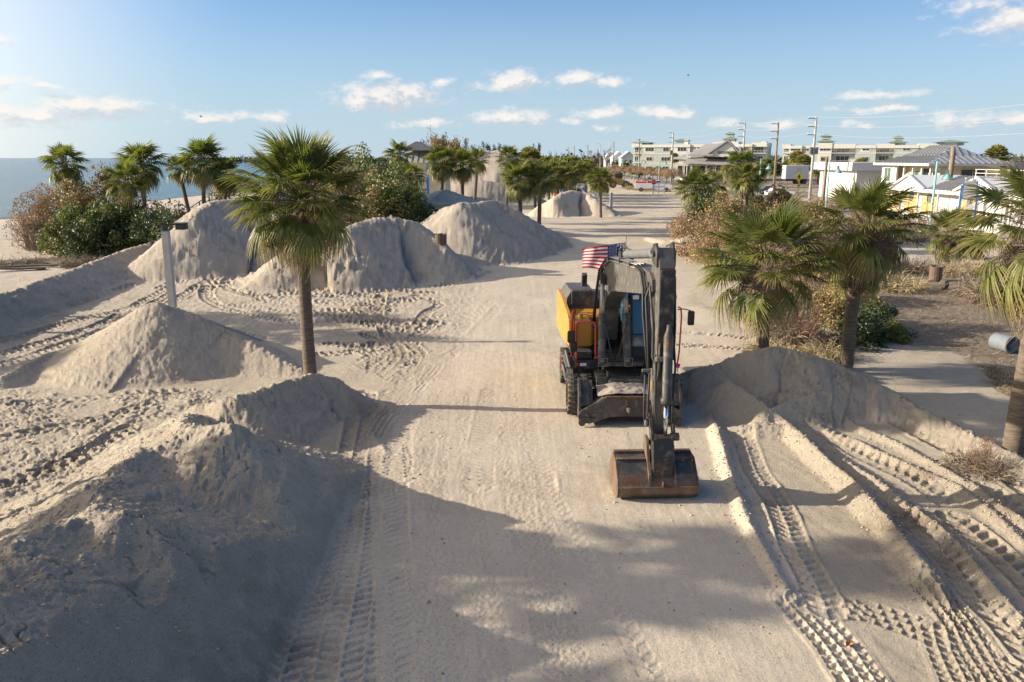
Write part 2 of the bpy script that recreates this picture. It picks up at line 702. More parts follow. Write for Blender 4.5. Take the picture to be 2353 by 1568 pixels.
PILES = [   # name, crest lines (or (line, slope)), slope, round, grey painted for shade, label
    ('ridge_a', [R([(440, 940, .7), (524, 912, 1.05), (564, 906, 1.1), (655, 875, 1.0), (719, 858, .98), (770, 868, .8), (806, 893, .4)])], .80, .08, .12,
     'low sand ridge running up to the foot of the tall single palm'),
    ('ridge_b', [(R([(440, 986, 1.5), (500, 974, 1.68), (536, 972, 1.72), (575, 984, 1.55), (605, 1002, 1.3), (680, 1035, .85), (752, 1064, .3)]), .60),
                 (R([(427, 952, .9), (420, 970, 1.2), (440, 986, 1.5)]), .5)], .78, .10, .12,
     'sharp-crested sand heap at the left, second from the palm towards the viewer'),
    ('ridge_c', [(R([(228, 1169, 1.74), (281, 1173, 1.86), (327, 1187, 1.75), (400, 1215, 1.4), (492, 1254, 1.05), (600, 1290, .65), (700, 1335, .2)]), .62),
                 (R([(440, 986, 1.45), (336, 1030, 1.36), (268, 1080, 1.36), (232, 1130, 1.55), (228, 1169, 1.7)]), .46),
                 (R([(228, 1169, 1.7), (150, 1200, 1.76), (60, 1232, 1.82)]), .5)], .78, .10, .12,
     'large shaded sand heap with a crumbled crest at the lower left'),
    ('ridge_d', [(R([(60, 1232, 1.82), (30, 1290, 1.9), (-30, 1375, 2.0), (-120, 1430, 2.0)]), .5), (R([(81, 1296, 1.86), (120, 1340, 1.84), (211, 1444, 1.5), (267, 1479, 1.25), (400, 1530, .7)]), .62),
                 (R([(-60, 1520, 2.0), (60, 1600, 1.9), (250, 1640, 1.4), (430, 1680, .8)]), .6)], .7, .15, .12,
     'nearest shaded sand heap filling the bottom left corner'),
    ('cone', [(R([(346, 696, 1.85), (362, 697, 1.84)]), .60), (R([(362, 697, 1.8), (395, 706, 1.58), (450, 730, 1.38), (520, 758, 1.02), (600, 798, .62), (690, 848, .15)]), .52)], .60, .12, .15,
     'tall cone-shaped sand heap in front of the white lamp post'),
    ('windrow', [R([(-160, 745, .9), (0, 678, .9), (100, 642, .95), (207, 604, .95), (300, 570, .95), (375, 549, 1.1), (430, 530, 1.6)])], .5, .12, .7,
     'long low sand bank between the beach and the lot'),
    ('dune_e', [R([(400, 545, 1.6), (440, 500, 2.9), (480, 466, 3.5), (530, 458, 3.55), (600, 470, 3.2), (650, 500, 2.5), (700, 520, 2.3)])], .66, .5, .5,
     'high sand heap beside the shrubs at the back left'),
    ('dune_f', [R([(612, 612, .7), (660, 572, 1.7), (720, 540, 2.2), (800, 522, 2.7), (860, 502, 3.0), (905, 497, 3.05), (950, 508, 2.8), (1000, 545, 2.0), (1050, 590, .8)])], .64, .4, .6,
     'broad eroded sand heap behind the tall single palm'),
    ('dune_g', [R([(992, 498, 2.3), (1022, 478, 3.0), (1060, 466, 3.4), (1100, 466, 3.3), (1135, 461, 3.2), (1180, 480, 2.7), (1230, 510, 1.6), (1275, 535, .4)])], .62, .3, .85,
     'grey shaded sand heap in front of the hip roofed shelter'),
    ('heap_h', [R([(1215, 488, .3), (1270, 455, 1.9), (1310, 437, 2.6), (1340, 440, 2.4), (1370, 460, 1.6), (1408, 486, .5)])], .62, .25, .1,
     'sunlit sand heap at the foot of the far single palm'),
    ('dune_i', [[(-22, 176, 4.6), (-14, 174, 6.8), (-8, 172, 7.6), (-1, 172, 7.6), (5, 172, 4.6)]], .50, 3.0, .0,
     'highest sand dune with machine tracks up its face, far behind the palms'),
    ('heap_j', [[(-17, 118, 1.4), (-12, 116, 2.7), (-7, 114, 3.2), (-3, 114, 3.1), (1, 114, 1.9)]], .5, .8, .55,
     'brown sand heap in front of the highest dune'),
    ('heap_r', [R([(1545, 868, .4), (1590, 852, .6), (1640, 838, .85), (1700, 812, 1.15), (1760, 798, 1.35), (1800, 798, 1.35), (1860, 812, 1.3), (1910, 830, 1.12), (1960, 852, .92),
                   (2010, 880, .68)]), (R([(2010, 880, .68), (2060, 905, .5), (2120, 938, .36), (2200, 980, .29), (2290, 1025, .27), (2380, 1070, .27), (2480, 1120, .25)]), .8)], .62, .12, .55,
     'dark sand heap right of the excavator with a long bank trailing to the frame edge'),
    ('heap_k', [R([(1560, 548, .3), (1590, 538, .8), (1625, 530, 1.0), (1660, 545, .6)])], .5, .2, .1,
     'small sand heap under the brown shrubs right of the road'),
]
BERMS = [   # smaller ridges that stay part of the ground
    (R([(1677, 874, .7), (1750, 923, .45), (1793, 958, .26), (1835, 990, .21), (1912, 1064, .20), (1958, 1099, .20), (1993, 1138, .21), (2049, 1199, .21), (2100, 1266, .20), (2143, 1317, .17), (2167, 1364, .11), (2180, 1395, .03)]), .80, .03),
    (R([(1630, 950, .05), (1648, 983, .14), (1659, 1018, .14), (1673, 1071, .13), (1694, 1124, .13), (1712, 1176, .13), (1737, 1226, .12), (1770, 1283, .11), (1797, 1334, .09), (1822, 1378, .03)]), .75, .03),
    (R([(1940, 960, .06), (1990, 985, .08), (2053, 1011, .08), (2123, 1050, .08), (2229, 1109, .08), (2299, 1159, .08), (2360, 1200, .08), (2450, 1260, .07)]), .6, .03),
    (R([(1855, 965, .05), (1947, 1004, .07), (2035, 1043, .07), (2123, 1081, .07), (2193, 1109, .07), (2264, 1159, .07), (2320, 1210, .07), (2390, 1280, .06)]), .6, .03),
    (R([(1905, 1035, .03), (2000, 1090, .07), (2100, 1166, .07), (2200, 1250, .06), (2353, 1434, .06)]), .5, .02),
    (R([(0, 868, .25), (110, 812, .35), (190, 792, .35)]), .5, .05),
    (R([(1755, 945, .35), (1850, 915, .5), (1925, 905, .5)]), .9, .05),
    (R([(1690, 980, .1), (1740, 972, .22), (1800, 975, .2)]), .6, .05),
    (R([(1280, 1085, .01), (1283, 1115, .035), (1284, 1150, .01)]), .5, .02),
    (R([(1490, 545, .15), (1530, 552, .3), (1570, 548, .35)]), .5, .08),
    (R([(1740, 775, .1), (1790, 770, .15), (1850, 790, .12), (1920, 835, .12), (2000, 865, .04)]), .4, .05),
    (R([(850, 985, .02), (866, 1010, .04), (890, 1040, .03)]), .3, .02),
]
T = []      # tracks: centre line px, width m, pitch m, depth m, style


def TR(pts, w, pitch=.24, dep=.05, st=0):
    T.append(([U(a, b, 0) for a, b in pts], w, pitch, dep, st))


# by the left heaps
TR([(840, 905), (826, 960), (812, 1040), (800, 1120), (770, 1220), (738, 1320), (685, 1443), (640, 1560), (610, 1640)], .62, .19, .05, 1)
TR([(868, 940), (850, 1010), (838, 1100), (822, 1200), (800, 1320), (770, 1450), (740, 1600)], .6, .19, .045, 1)
TR([(795, 1130), (765, 1230), (730, 1340), (690, 1420)], .5, .19, .045, 1)
TR([(860, 1250), (845, 1350), (830, 1450), (820, 1600)], .6, .19, .045, 1)
TR([(780, 1420), (760, 1500), (745, 1600)], .6, .2, .04, 1)
TR([(905, 1060), (900, 1180), (912, 1320), (940, 1450), (970, 1600)], .6, .19, .010, 1)
TR([(845, 1150), (832, 1250), (815, 1360), (790, 1480), (770, 1600)], .55, .19, .045, 1)
TR([(700, 1380), (672, 1470), (640, 1568)], .5, .2, .035, 1)
TR([(900, 900), (880, 1000), (880, 1120), (890, 1250), (900, 1400), (915, 1600)], .5, .18, .022, 2)
TR([(1035, 815), (985, 850), (955, 890), (935, 950), (925, 1020), (930, 1100)], .55, .18, .02, 2)
TR([(1000, 840), (965, 880), (925, 920), (885, 960), (860, 1000)], .55, .2, .03, 3)
TR([(820, 830), (860, 850), (905, 870), (950, 880), (985, 870)], .5, .2, .035, 3)
TR([(905, 760), (925, 800), (935, 850), (925, 900), (900, 950)], .5, .2, .03, 2)
# bottom right
TR([(1830, 1378), (1881, 1434), (1932, 1490), (1982, 1568), (2010, 1640)], .66, .17, .055, 3)
TR([(1880, 1395), (1999, 1400), (2100, 1434), (2200, 1472), (2301, 1530), (2380, 1590)], .6, .17, .05, 3)
TR([(2172, 1440), (2184, 1485), (2215, 1550), (2240, 1640)], .62, .17, .06, 3)
TR([(2130, 1340), (2190, 1410), (2240, 1480), (2290, 1568)], .5, .17, .06, 3)
TR([(1700, 985), (1715, 1018), (1736, 1078), (1768, 1124), (1800, 1180), (1830, 1260), (1870, 1330), (1900, 1400)], .5, .2, .045, 1)
TR([(1850, 965), (1895, 992), (1982, 1043), (2053, 1074), (2123, 1113), (2180, 1150)], .5, .25, .045, 1)
TR([(1990, 935), (2050, 965), (2123, 1000), (2193, 1034), (2264, 1070), (2334, 1108), (2420, 1160)], .55, .3, .07, 1)
TR([(1870, 1010), (1905, 1042), (1965, 1078), (2032, 1122), (2080, 1165)], .5, .24, .04, 1)
TR([(2190, 1185), (2234, 1218), (2301, 1275), (2353, 1322), (2420, 1390)], .55, .26, .045, 1)
TR([(2060, 1170), (2130, 1225), (2200, 1300), (2251, 1372), (2318, 1440), (2380, 1510)], .5, .26, .04, 1)
TR([(2270, 1120), (2320, 1150), (2400, 1210)], .5, .26, .06, 1)
TR([(1560, 765), (1640, 768), (1720, 778)], .5, .16, .05, 3)
TR([(1560, 795), (1640, 798), (1720, 806)], .5, .16, .05, 3)
TR([(0, 1010), (120, 985), (240, 960), (330, 930)], .5, .3, .05, 1)
TR([(0, 1120), (110, 1080), (200, 1040), (290, 985)], .5, .3, .05, 1)
TR([(40, 930), (160, 920), (300, 905), (420, 900)], .5, .3, .04, 1)
for k, (xa, xb, xc) in enumerate([(1000, 1010, 1050), (1060, 1085, 1150), (1120, 1180, 1290), (1180, 1230, 1330), (960, 975, 985)]):
    TR([(xa, 900), ((xa + xb) / 2, 1000), (xb, 1150), ((xb + xc) / 2, 1350), (xc, 1600)], .42, .14, .0018, 1)
# the lot
for q, w_ in (([(368, 662), (438, 628), (501, 597), (540, 586)], .55), ([(413, 686), (484, 642), (564, 610), (607, 592)], .6),
              ([(564, 610), (570, 640), (593, 659), (684, 673), (789, 684), (860, 698)], .55), ([(495, 650), (476, 670), (484, 690), (515, 706), (596, 727), (691, 744)], .6),
              ([(560, 618), (519, 650), (540, 668), (614, 688), (719, 708), (825, 719), (895, 736), (965, 757)], .6),
              ([(610, 625), (628, 641), (719, 652), (860, 649), (965, 638), (1088, 617)], .6), ([(640, 660), (770, 668), (895, 666), (1036, 652), (1130, 625)], .6),
              ([(660, 700), (760, 694), (877, 696), (972, 687), (1010, 700), (980, 720), (948, 757), (842, 795)], .5),
              ([(877, 680), (868, 710), (870, 733), (895, 779), (912, 809), (930, 840)], .5), ([(789, 740), (877, 752), (950, 765)], .5),
              ([(0, 840), (134, 797), (235, 762), (330, 715), (396, 672)], .6), ([(0, 815), (134, 778), (235, 745), (300, 712)], .6),
              ([(0, 757), (134, 717), (235, 680), (300, 655)], .5), ([(0, 790), (168, 738), (302, 706), (380, 664), (438, 634)], .55),
              ([(500, 600), (480, 640), (470, 680), (500, 700)], .5), ([(620, 655), (700, 660), (800, 676), (900, 690), (990, 672)], .6),
              ([(700, 720), (800, 730), (900, 752)], .5), ([(610, 610), (700, 636), (800, 640), (900, 628)], .6),
              ([(540, 700), (640, 712), (760, 715), (850, 722)], .6), ([(560, 675), (680, 690), (800, 700), (890, 715)], .6),
              ([(860, 790), (900, 800), (950, 790)], .5), ([(840, 770), (900, 790), (960, 770), (1000, 740)], .5), ([(760, 790), (820, 800), (880, 830)], .5),
              ([(730, 815), (800, 810), (870, 795)], .5), ([(480, 745), (540, 760), (600, 775)], .5)):
    TR(q, w_, .30, .075, 1)
_r = random.Random(21)
for k in range(16):
    y0 = _r.uniform(632, 735)
    x0 = _r.uniform(560, 760)
    x1 = x0 + _r.uniform(150, 330)
    y1 = y0 + _r.uniform(-25, 25)
    TR([(x0, y0), ((x0 * 2 + x1) / 3, y0 + _r.uniform(-12, 12)), ((x0 + 2 * x1) / 3, y1 + _r.uniform(-12, 12)), (x1, y1)], _r.uniform(.45, .6), .3, .05, 1)
for k in range(7):
    x0 = _r.uniform(820, 960)
    y0 = _r.uniform(740, 800)
    TR([(x0, y0), (x0 + _r.uniform(-30, 40), y0 + 30), (x0 + _r.uniform(-60, 60), y0 + 70)], .45, .24, .03, 1)
for q in ([(1020, 800), (1090, 730), (1130, 690)], [(1045, 810), (1110, 745), (1150, 700)], [(980, 830), (1040, 770), (1080, 720)]):
    TR(q, .4, .2, .012, 2)
TR([(1222, 850), (1215, 930), (1232, 1030), (1265, 1130), (1310, 1220), (1370, 1330), (1440, 1450), (1500, 1560)], .35, .22, .007, 2)
TR([(1130, 900), (1110, 1000), (1100, 1120)], .6, .2, .01, 2)


def seg_dist(x, y, P, want_u=False):
    """nearest point of polyline P (n,2+): distance, value of column 2 (or arc length) and signed offset"""
    best = np.full(x.shape, 1e9, np.float32)
    val = np.zeros(x.shape, np.float32)
    sg = np.zeros(x.shape, np.float32)
    acc = 0.0
    for i in range(len(P) - 1):
        ax, ay = P[i][0], P[i][1]
        bx, by = P[i + 1][0], P[i + 1][1]
        dx, dy = bx - ax, by - ay
        l2 = dx * dx + dy * dy + 1e-12
        t = np.clip(((x - ax) * dx + (y - ay) * dy) / l2, 0, 1)
        ex = x - (ax + t * dx)
        ey = y - (ay + t * dy)
        d = np.sqrt(ex * ex + ey * ey)
        mk = d < best
        best = np.where(mk, d, best)
        l = math.sqrt(l2)
        if want_u:
            v = acc + t * l
            s = np.sign(dx * ey - dy * ex)
            sg = np.where(mk, s, sg)
        else:
            v = P[i][2] + t * (P[i + 1][2] - P[i][2])
        val = np.where(mk, v, val)
        acc += l
    return best, val, sg


def terrain_fields(x, y):
    n = x.shape[0]
    h = np.zeros(n, np.float32)
    wet = np.zeros(n, np.float32)
    grey = np.zeros(n, np.float32)  # painted shade of the heaps, mixed into the sand colour
    n_lo = fbm(x * .25, y * .25, 3, 3)
    n_md = fbm(x * .9, y * .9, 9, 4)
    n_hi = fbm(x * 4.1, y * 4.1, 21, 3, .6)
    n_cl = fbm(x * 11, y * 11, 31, 2, .6)
    # zones -------------------------------------------------------
    road = sstep(-3.4, -2.4, x) * (1 - sstep(4.3, 5.0, x)) * (y < 22)
    road = np.maximum(road, sstep(-3.0, -1.5, x + .12 * (y - 20) * 0) * (1 - sstep(7.0, 8.5, x)) * (y >= 20) * (1 - sstep(200, 260, y)))
    lot = (x > -25) & (x < -1.5) & (y > 22) & (y < 45)
    xb = np.interp(y, [0, 15, 19, 22.5, 28, 33, 50, 60], [13.5, 13.2, 13.4, 14.6, 12.3, 11.5, 12.5, 14.0])
    turf = sstep(0, 1.4, x - xb + n_md * 1.0) * (y < 56) * (1 - sstep(0, 3, x - np.interp(y, [0, 25, 33, 40, 47, 56], [60, 40, 26, 25, 24, 15]) + n_md * 1.5))
    turf = np.maximum(turf, sstep(44, 47, x) * (y > 50) * (.4 + .6 * (n_lo > -.1)))
    scrub = sstep(0, 3, x - np.interp(y, [50, 62, 80, 100, 150, 200], [13, 13.5, 15, 20, 31, 34]) + n_md * 2) * sstep(56, 62, y) * (1 - sstep(34, 37, x))
    turf = np.maximum(turf, scrub * (.35 + .5 * (n_lo > 0)))
    turf = np.maximum(turf, sstep(-24, -27, x + n_md * 3) * (1 - sstep(-46, -40, -x)) * .0)
    white = sstep(-22, -28, x) * (y > 10) + sstep(0, 2, x - np.interp(y, [33, 40, 47, 56], [26, 25, 24, 16])) * (y > 30) * (y < 62) * (x < 37)
    white = np.clip(white, 0, 1)
    asph = sstep(38.0, 38.4, x) * (1 - sstep(45.2, 45.6, x)) * (y > 55)
    asph = asph * 0 + ((x > 37.6 + 0) & (x < 43.0) & (y > 88)).astype(np.float32)
    # base ---------------------------------------------------------
    h += n_lo * .05 + n_md * .025 * (1 - .7 * road) + n_hi * .006
    h -= sstep(-42, -80, x) * 1.9
    h += white * n_md * .04
    h -= .03 * ((x > 4.4) & (x < 10.5) & (y > 8) & (y < 18)) * sstep(4.4, 5.2, x)
    # footprint-pitted sand at the left
    pit = (sstep(-3.8, -5.0, x) * (1 - sstep(-16, -14, -x) * 0)) * sstep(8.5, 11, y) * (1 - sstep(20.3, 21.5, y))
    px = x * 3.6 + n_md * .8
    py_ = y * 4.2 + n_hi * .4
    cell = np.abs(fbm(px, py_, 55, 3, .55))
    pits = np.clip(.20 - cell, 0, 1) * .26 - .02
    pit = pit * (.25 + .75 * sstep(-.25, .15, n_lo + .6 * n_md))
    h += pit * (fbm(x * 1.6, y * 1.6, 61, 3) * .07 - pits * .8 + fbm(x * 6.5, y * 8.5, 71, 2) * .016 + .03 * np.abs(fbm(x * 3.3, y * 3.3, 66, 2)))
    h += (x < -3.5) * (y < 14) * .25 * sstep(-7, -12, x) * 0
    h += scrub * n_md * .15 + turf * (n_hi * .02 + n_cl * .012)
    # churned lot
    lotm = sstep(-25, -22, x) * (1 - sstep(-2.5, -.5, x)) * sstep(24, 27, y) * (1 - sstep(42, 46, y))
    h += lotm * (n_hi * .028 + n_cl * .012)
    # levelled strips right of the excavator, with cross lines
    strp = sstep(3.8, 4.4, x) * (1 - sstep(9.5, 11, x)) * sstep(21, 23, y) * (1 - sstep(52, 58, y))
    h += strp * (np.maximum(0, pn(y * 1.25 + n_md * .15, x * .05, 91)) ** 3 * .09 + pn(y * 3.1, x * .2, 92) * .01)
    # grader streaks along the road
    h += road * (pn(x * 9 + n_lo, y * .22, 95) * .0022 + pn(x * 3, y * .1, 96) * .003)
    streak_c = (x > 4.6) & (x < 11) & (y < 18)
    h += streak_c * pn(x * 5 + y * 1.5, y * .5, 97) * .008
    # small berms ---------------------------------------------------
    for P, sl_, rd in BERMS:
        Q = spline(P, .5)
        hm = max(p[2] for p in P)
        rr = hm / sl_ + .6
        mk = (x > Q[:, 0].min() - rr) & (x < Q[:, 0].max() + rr) & (y > Q[:, 1].min() - rr) & (y < Q[:, 1].max() + rr)
        xs, ys = x[mk], y[mk]
        if not len(xs):
            continue
        d, zc, _ = seg_dist(xs, ys, Q)
        d = d + n_md[mk] * .05
        hp = zc * (1 + .12 * n_hi[mk]) - sl_ * (np.sqrt(d * d + rd * rd) - rd) + fbm(xs * 15, ys * 15, 47, 2, .7) * .022 * (zc > .06) * np.clip(1.4 - d * 2.5, 0, 1)
        hh = h[mk]
        k = .03
        e = np.clip(.5 + .5 * (hp - hh) / k, 0, 1)
        h[mk] = hh * (1 - e) + hp * e + k * e * (1 - e)
    # tracks -------------------------------------------------------
    h_flat = h.copy()
    for P, w_, pitch, dep, st in T:
        Q = spline([(a, b) for a, b in P], .35)
        rr = w_ * .5 + .25
        mk = (x > Q[:, 0].min() - rr) & (x < Q[:, 0].max() + rr) & (y > Q[:, 1].min() - rr) & (y < Q[:, 1].max() + rr)
        idx = np.nonzero(mk)[0]
        if not len(idx):
            continue
        # keep only points near a segment
        xs, ys = x[idx], y[idx]
        d, u, s = seg_dist(xs, ys, Q, True)
        near = d < rr
        idx = idx[near]
        d, u, s = d[near], u[near], s[near]
        jig = n_hi[idx] * .04
        v = d / (w_ * .5) + n_md[idx] * .06
        inside = 1 - sstep(.9, 1.06, v)
        fade = np.where(y[idx] < 17.5, .5, .42) + .85 * np.clip(n_lo[idx] * 1.8 + .5 + n_md[idx] * 1.1 + n_hi[idx] * .35, 0, 1)
        ph = (u + jig) / pitch + .42 * v + np.where(s > 0, .5, 0)
        fr = ph - np.floor(ph)
        tri = np.abs(fr - .5) * 2           # 0 mid lug print, 1 at the wall between prints
        wall = sstep(.50, .72, tri)
        centre = 1 - sstep(.05, .16, v)
        if st == 3:
            nc = 2.0
            col = np.floor(v * nc * np.where(s > 0, 1, 1) + np.where(s > 0, 0, 7))
            fv = v * nc - np.floor(v * nc)
            pu = (u + jig * .5) / pitch + .5 * (col % 2) + .25 * np.where(fv > .5, fv - .5, .5 - fv)
            fu = pu - np.floor(pu)
            ev = np.minimum(fv, 1 - fv) * (w_ * .5 / nc)
            eu = np.minimum(fu, 1 - fu) * pitch
            ed = np.minimum(ev, eu) + n_cl[idx] * .006
            wall = 1 - sstep(.012, .030, ed)
            pat = wall * dep * .55 - (1 - wall) * dep * .6
            lip = dep * .3 * np.exp(-((v - 1.1) / .1) ** 2)
        elif st == 2:
            pat = -(1 - wall) * dep * .9
            lip = 0
        else:
            wall = np.maximum(wall, centre * .85)
            pat = -dep * .35 - (1 - wall) * dep * 1.0 + wall * dep * .35
            lip = dep * .55 * np.exp(-((v - 1.12) / .12) ** 2)
        w2 = inside * .85
        crumble = fbm(x[idx] * 14, y[idx] * 14, 41, 2, .6) * .012 * inside * (st == 1)
        h[idx] = h[idx] * (1 - w2) + h_flat[idx] * w2 + (pat * inside + lip * (v > .9)) * fade + crumble
        if st == 1:
            dark = inside * np.clip(n_lo[idx] * 1.5 + .1, 0, .5)
            wet[idx] = np.maximum(wet[idx], dark * (1 if dep > .04 else .4))
    # piles --------------------------------------------------------
    label = np.full(n, -1, np.int32)
    best = h + .05
    ground = h.copy()
    for pi, (nm, lines, sl_, rd, gr, lb) in enumerate(PILES):
        hp_all = np.full(n, -50, np.float32)
        for P in lines:
            sl_l = sl_
            if isinstance(P, tuple):
                P, sl_l = P
            Q = spline(P, .5 if P[0][1] < 40 else 1.2)
            hm = max(p[2] for p in P)
            rr = hm / sl_l * 1.15 + .8
            mk = (x > Q[:, 0].min() - rr) & (x < Q[:, 0].max() + rr) & (y > Q[:, 1].min() - rr) & (y < Q[:, 1].max() + rr)
            idx = np.nonzero(mk)[0]
            if not len(idx):
                continue
            xs, ys = x[idx], y[idx]
            big = max(.25, hm * .22)
            wa = .06 if pi == 4 else .14 if P[0][1] < 17 else .25 if P[0][1] < 30 else .4
            wx = fbm(xs * .8 / big * .35, ys * .8 / big * .35, 101 + pi, 3) * big * wa
            d, zc, _ = seg_dist(xs + wx, ys + fbm(xs * .3 / big, ys * .3 / big, 131 + pi, 3) * big * wa, Q)
            hp = zc - sl_l * (np.sqrt(d * d + rd * rd) - rd)
            # concave foot and gullies down the face
            gul = np.abs(fbm(xs * 1.1 / big * .35, ys * 1.1 / big * .35, 151 + pi, 4, .55))
            gf = .25 if pi == 4 else 1.0
            hp = hp - gul * .24 * gf * big * np.clip(d / (big * 1.2), 0, 1) + n_hi[idx] * .035 * min(1, big * 2) + n_cl[idx] * .016
            far_ = P[0][1] > 30
            cl = 3.2 if far_ else 8.5
            slump = sstep(-.1, .35, fbm(xs * .7 / big * .5, ys * .7 / big * .5, 181 + pi, 2))
            hp = hp + fbm(xs * cl, ys * cl, 191 + pi, 3, .65) * (.15 if far_ else .04) * (.35 + .9 * slump)
            hp = hp - slump * np.abs(fbm(xs * 2.2 / (big + .3), ys * .7 / (big + .3), 195 + pi, 3, .6)) * (.20 if far_ else .3) * big * gf
            if not far_:
                m1 = fbm(xs * 2.3, ys * 2.3, 211 + pi, 4, .55)
                hp = hp + m1 * (.085 if pi != 4 else .035)
                if pi < 4 or pi == 12:
                    ck = np.abs(fbm(xs * 1.1 + 3, ys * 1.6, 231 + pi, 3, .5))
                    hp = hp - .05 * np.exp(-(ck / .018) ** 2) * sstep(0, .2, n_md[idx] + .1)
                    st_ = np.abs(((zc - hp) * 5.5 + fbm(xs * .8, ys * .8, 241, 2) * 1.5) % 1.0 - .5)
                    hp = hp + st_ * .035 * sstep(.0, .3, fbm(xs * .6, ys * .6, 251 + pi, 2))
            crumb = np.exp(-(d / (.35 * big + .1)) ** 2)
            hp = hp + crumb * (np.abs(fbm(xs * 5, ys * 5, 171 + pi, 3)) * .10 - .02) * min(1, hm)
            o_ = hp_all[idx]
            e = np.clip(.5 + .5 * (hp - o_) / .15, 0, 1)
            hp_all[idx] = np.where(o_ < -10, hp, o_ * (1 - e) + hp * e + .15 * e * (1 - e))
        if pi < 4:      # the grader's cut along the road edge
            cut = 1.15 * (-3.0 - .12 * (pi == 0) - x + .10 * n_md + .05 * n_hi)
            hp_all = np.where(hp_all > -5, np.minimum(hp_all, cut), hp_all)
        mk = hp_all > -5
        k = .16 if pi < 5 or pi == 12 else .3
        hh = h[mk]
        e = np.clip(.5 + .5 * (hp_all[mk] - hh) / k, 0, 1)
        h[mk] = hh * (1 - e) + hp_all[mk] * e + k * e * (1 - e) * .8
        win = hp_all > np.maximum(best, ground + .03)
        label[win] = pi
        best = np.maximum(best, hp_all)
        grey = np.where(win, gr, grey)
    # wheel tracks up the far dune
    m_ = (label == 10) * sstep(-8, -5, x)
    h -= m_ * np.maximum(0, pn(x * .45 - y * .1, y * .02, 201)) * .45
    # damp patches
    for cx, cy, r_, a in ((7.0, 12.5, 1.0, .9), (10.3, 11.6, 1.2, 1.0), (9.0, 13.2, .8, .7), (4.6, 13.6, .7, .5), (-2.9, 9.5, .9, .6), (-3.0, 8.2, .8, .6), (8.4, 15.0, .6, .6),
                          (-2.4, 12.6, .7, .3), (8.2, 10.2, 1.2, .5), (-1.2, 13.5, .6, .25), (12, 12, 1.2, .8)):
        wet = np.maximum(wet, a * np.exp(-(((x - cx) ** 2 + ((y - cy) * .7) ** 2) / r_ ** 2)) * (.5 + .9 * np.clip(n_md + .4, 0, 1)))
    wet = np.maximum(wet, .4 * sstep(.2, .5, n_lo + n_md * .4) * (label < 0) * (1 - white) * (y < 60) * (1 - .4 * road))
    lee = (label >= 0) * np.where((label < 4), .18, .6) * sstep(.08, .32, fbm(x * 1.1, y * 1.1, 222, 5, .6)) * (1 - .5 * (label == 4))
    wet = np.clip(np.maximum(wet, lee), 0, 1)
    # beach: wrack lines
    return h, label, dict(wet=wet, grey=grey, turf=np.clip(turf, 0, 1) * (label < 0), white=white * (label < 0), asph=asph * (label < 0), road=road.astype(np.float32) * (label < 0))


def height_at(x, y):
    h, _, _ = terrain_fields(np.array([x], np.float32), np.array([y], np.float32))
    return float(h[0])


def hit(px, py, d0=8.0, d1=260.0):
    """where the line of sight through a picture point meets the ground"""
    d = np.array(px_dir(px, py))
    t = np.geomspace(d0, d1, 900)
    q = d[None, :] * t[:, None]
    z = CAM_H + q[:, 2]
    h, _, _ = terrain_fields(q[:, 0].astype(np.float32), q[:, 1].astype(np.float32))
    k = np.nonzero(z < h)[0]
    i = k[0] if len(k) else len(t) - 1
    return float(q[i, 0]), float(q[i, 1]), float(h[i])


def np_mesh(name, verts, quads, attrs, material):
    me = bpy.data.meshes.new(name)
    me.vertices.add(len(verts))
    me.vertices.foreach_set('co', verts.astype(np.float32).ravel())
    nq = len(quads)
    me.loops.add(nq * 4)
    me.loops.foreach_set('vertex_index', quads.astype(np.int32).ravel())
    me.polygons.add(nq)
    me.polygons.foreach_set('loop_start', np.arange(nq, dtype=np.int32) * 4)
    me.polygons.foreach_set('loop_total', np.full(nq, 4, np.int32))
    me.polygons.foreach_set('use_smooth', np.ones(nq, bool))
    for k, v in attrs.items():
        a = me.attributes.new(k, 'FLOAT', 'POINT')
        a.data.foreach_set('value', v.astype(np.float32))
    me.materials.append(material)
    me.update(calc_edges=True)
    return me


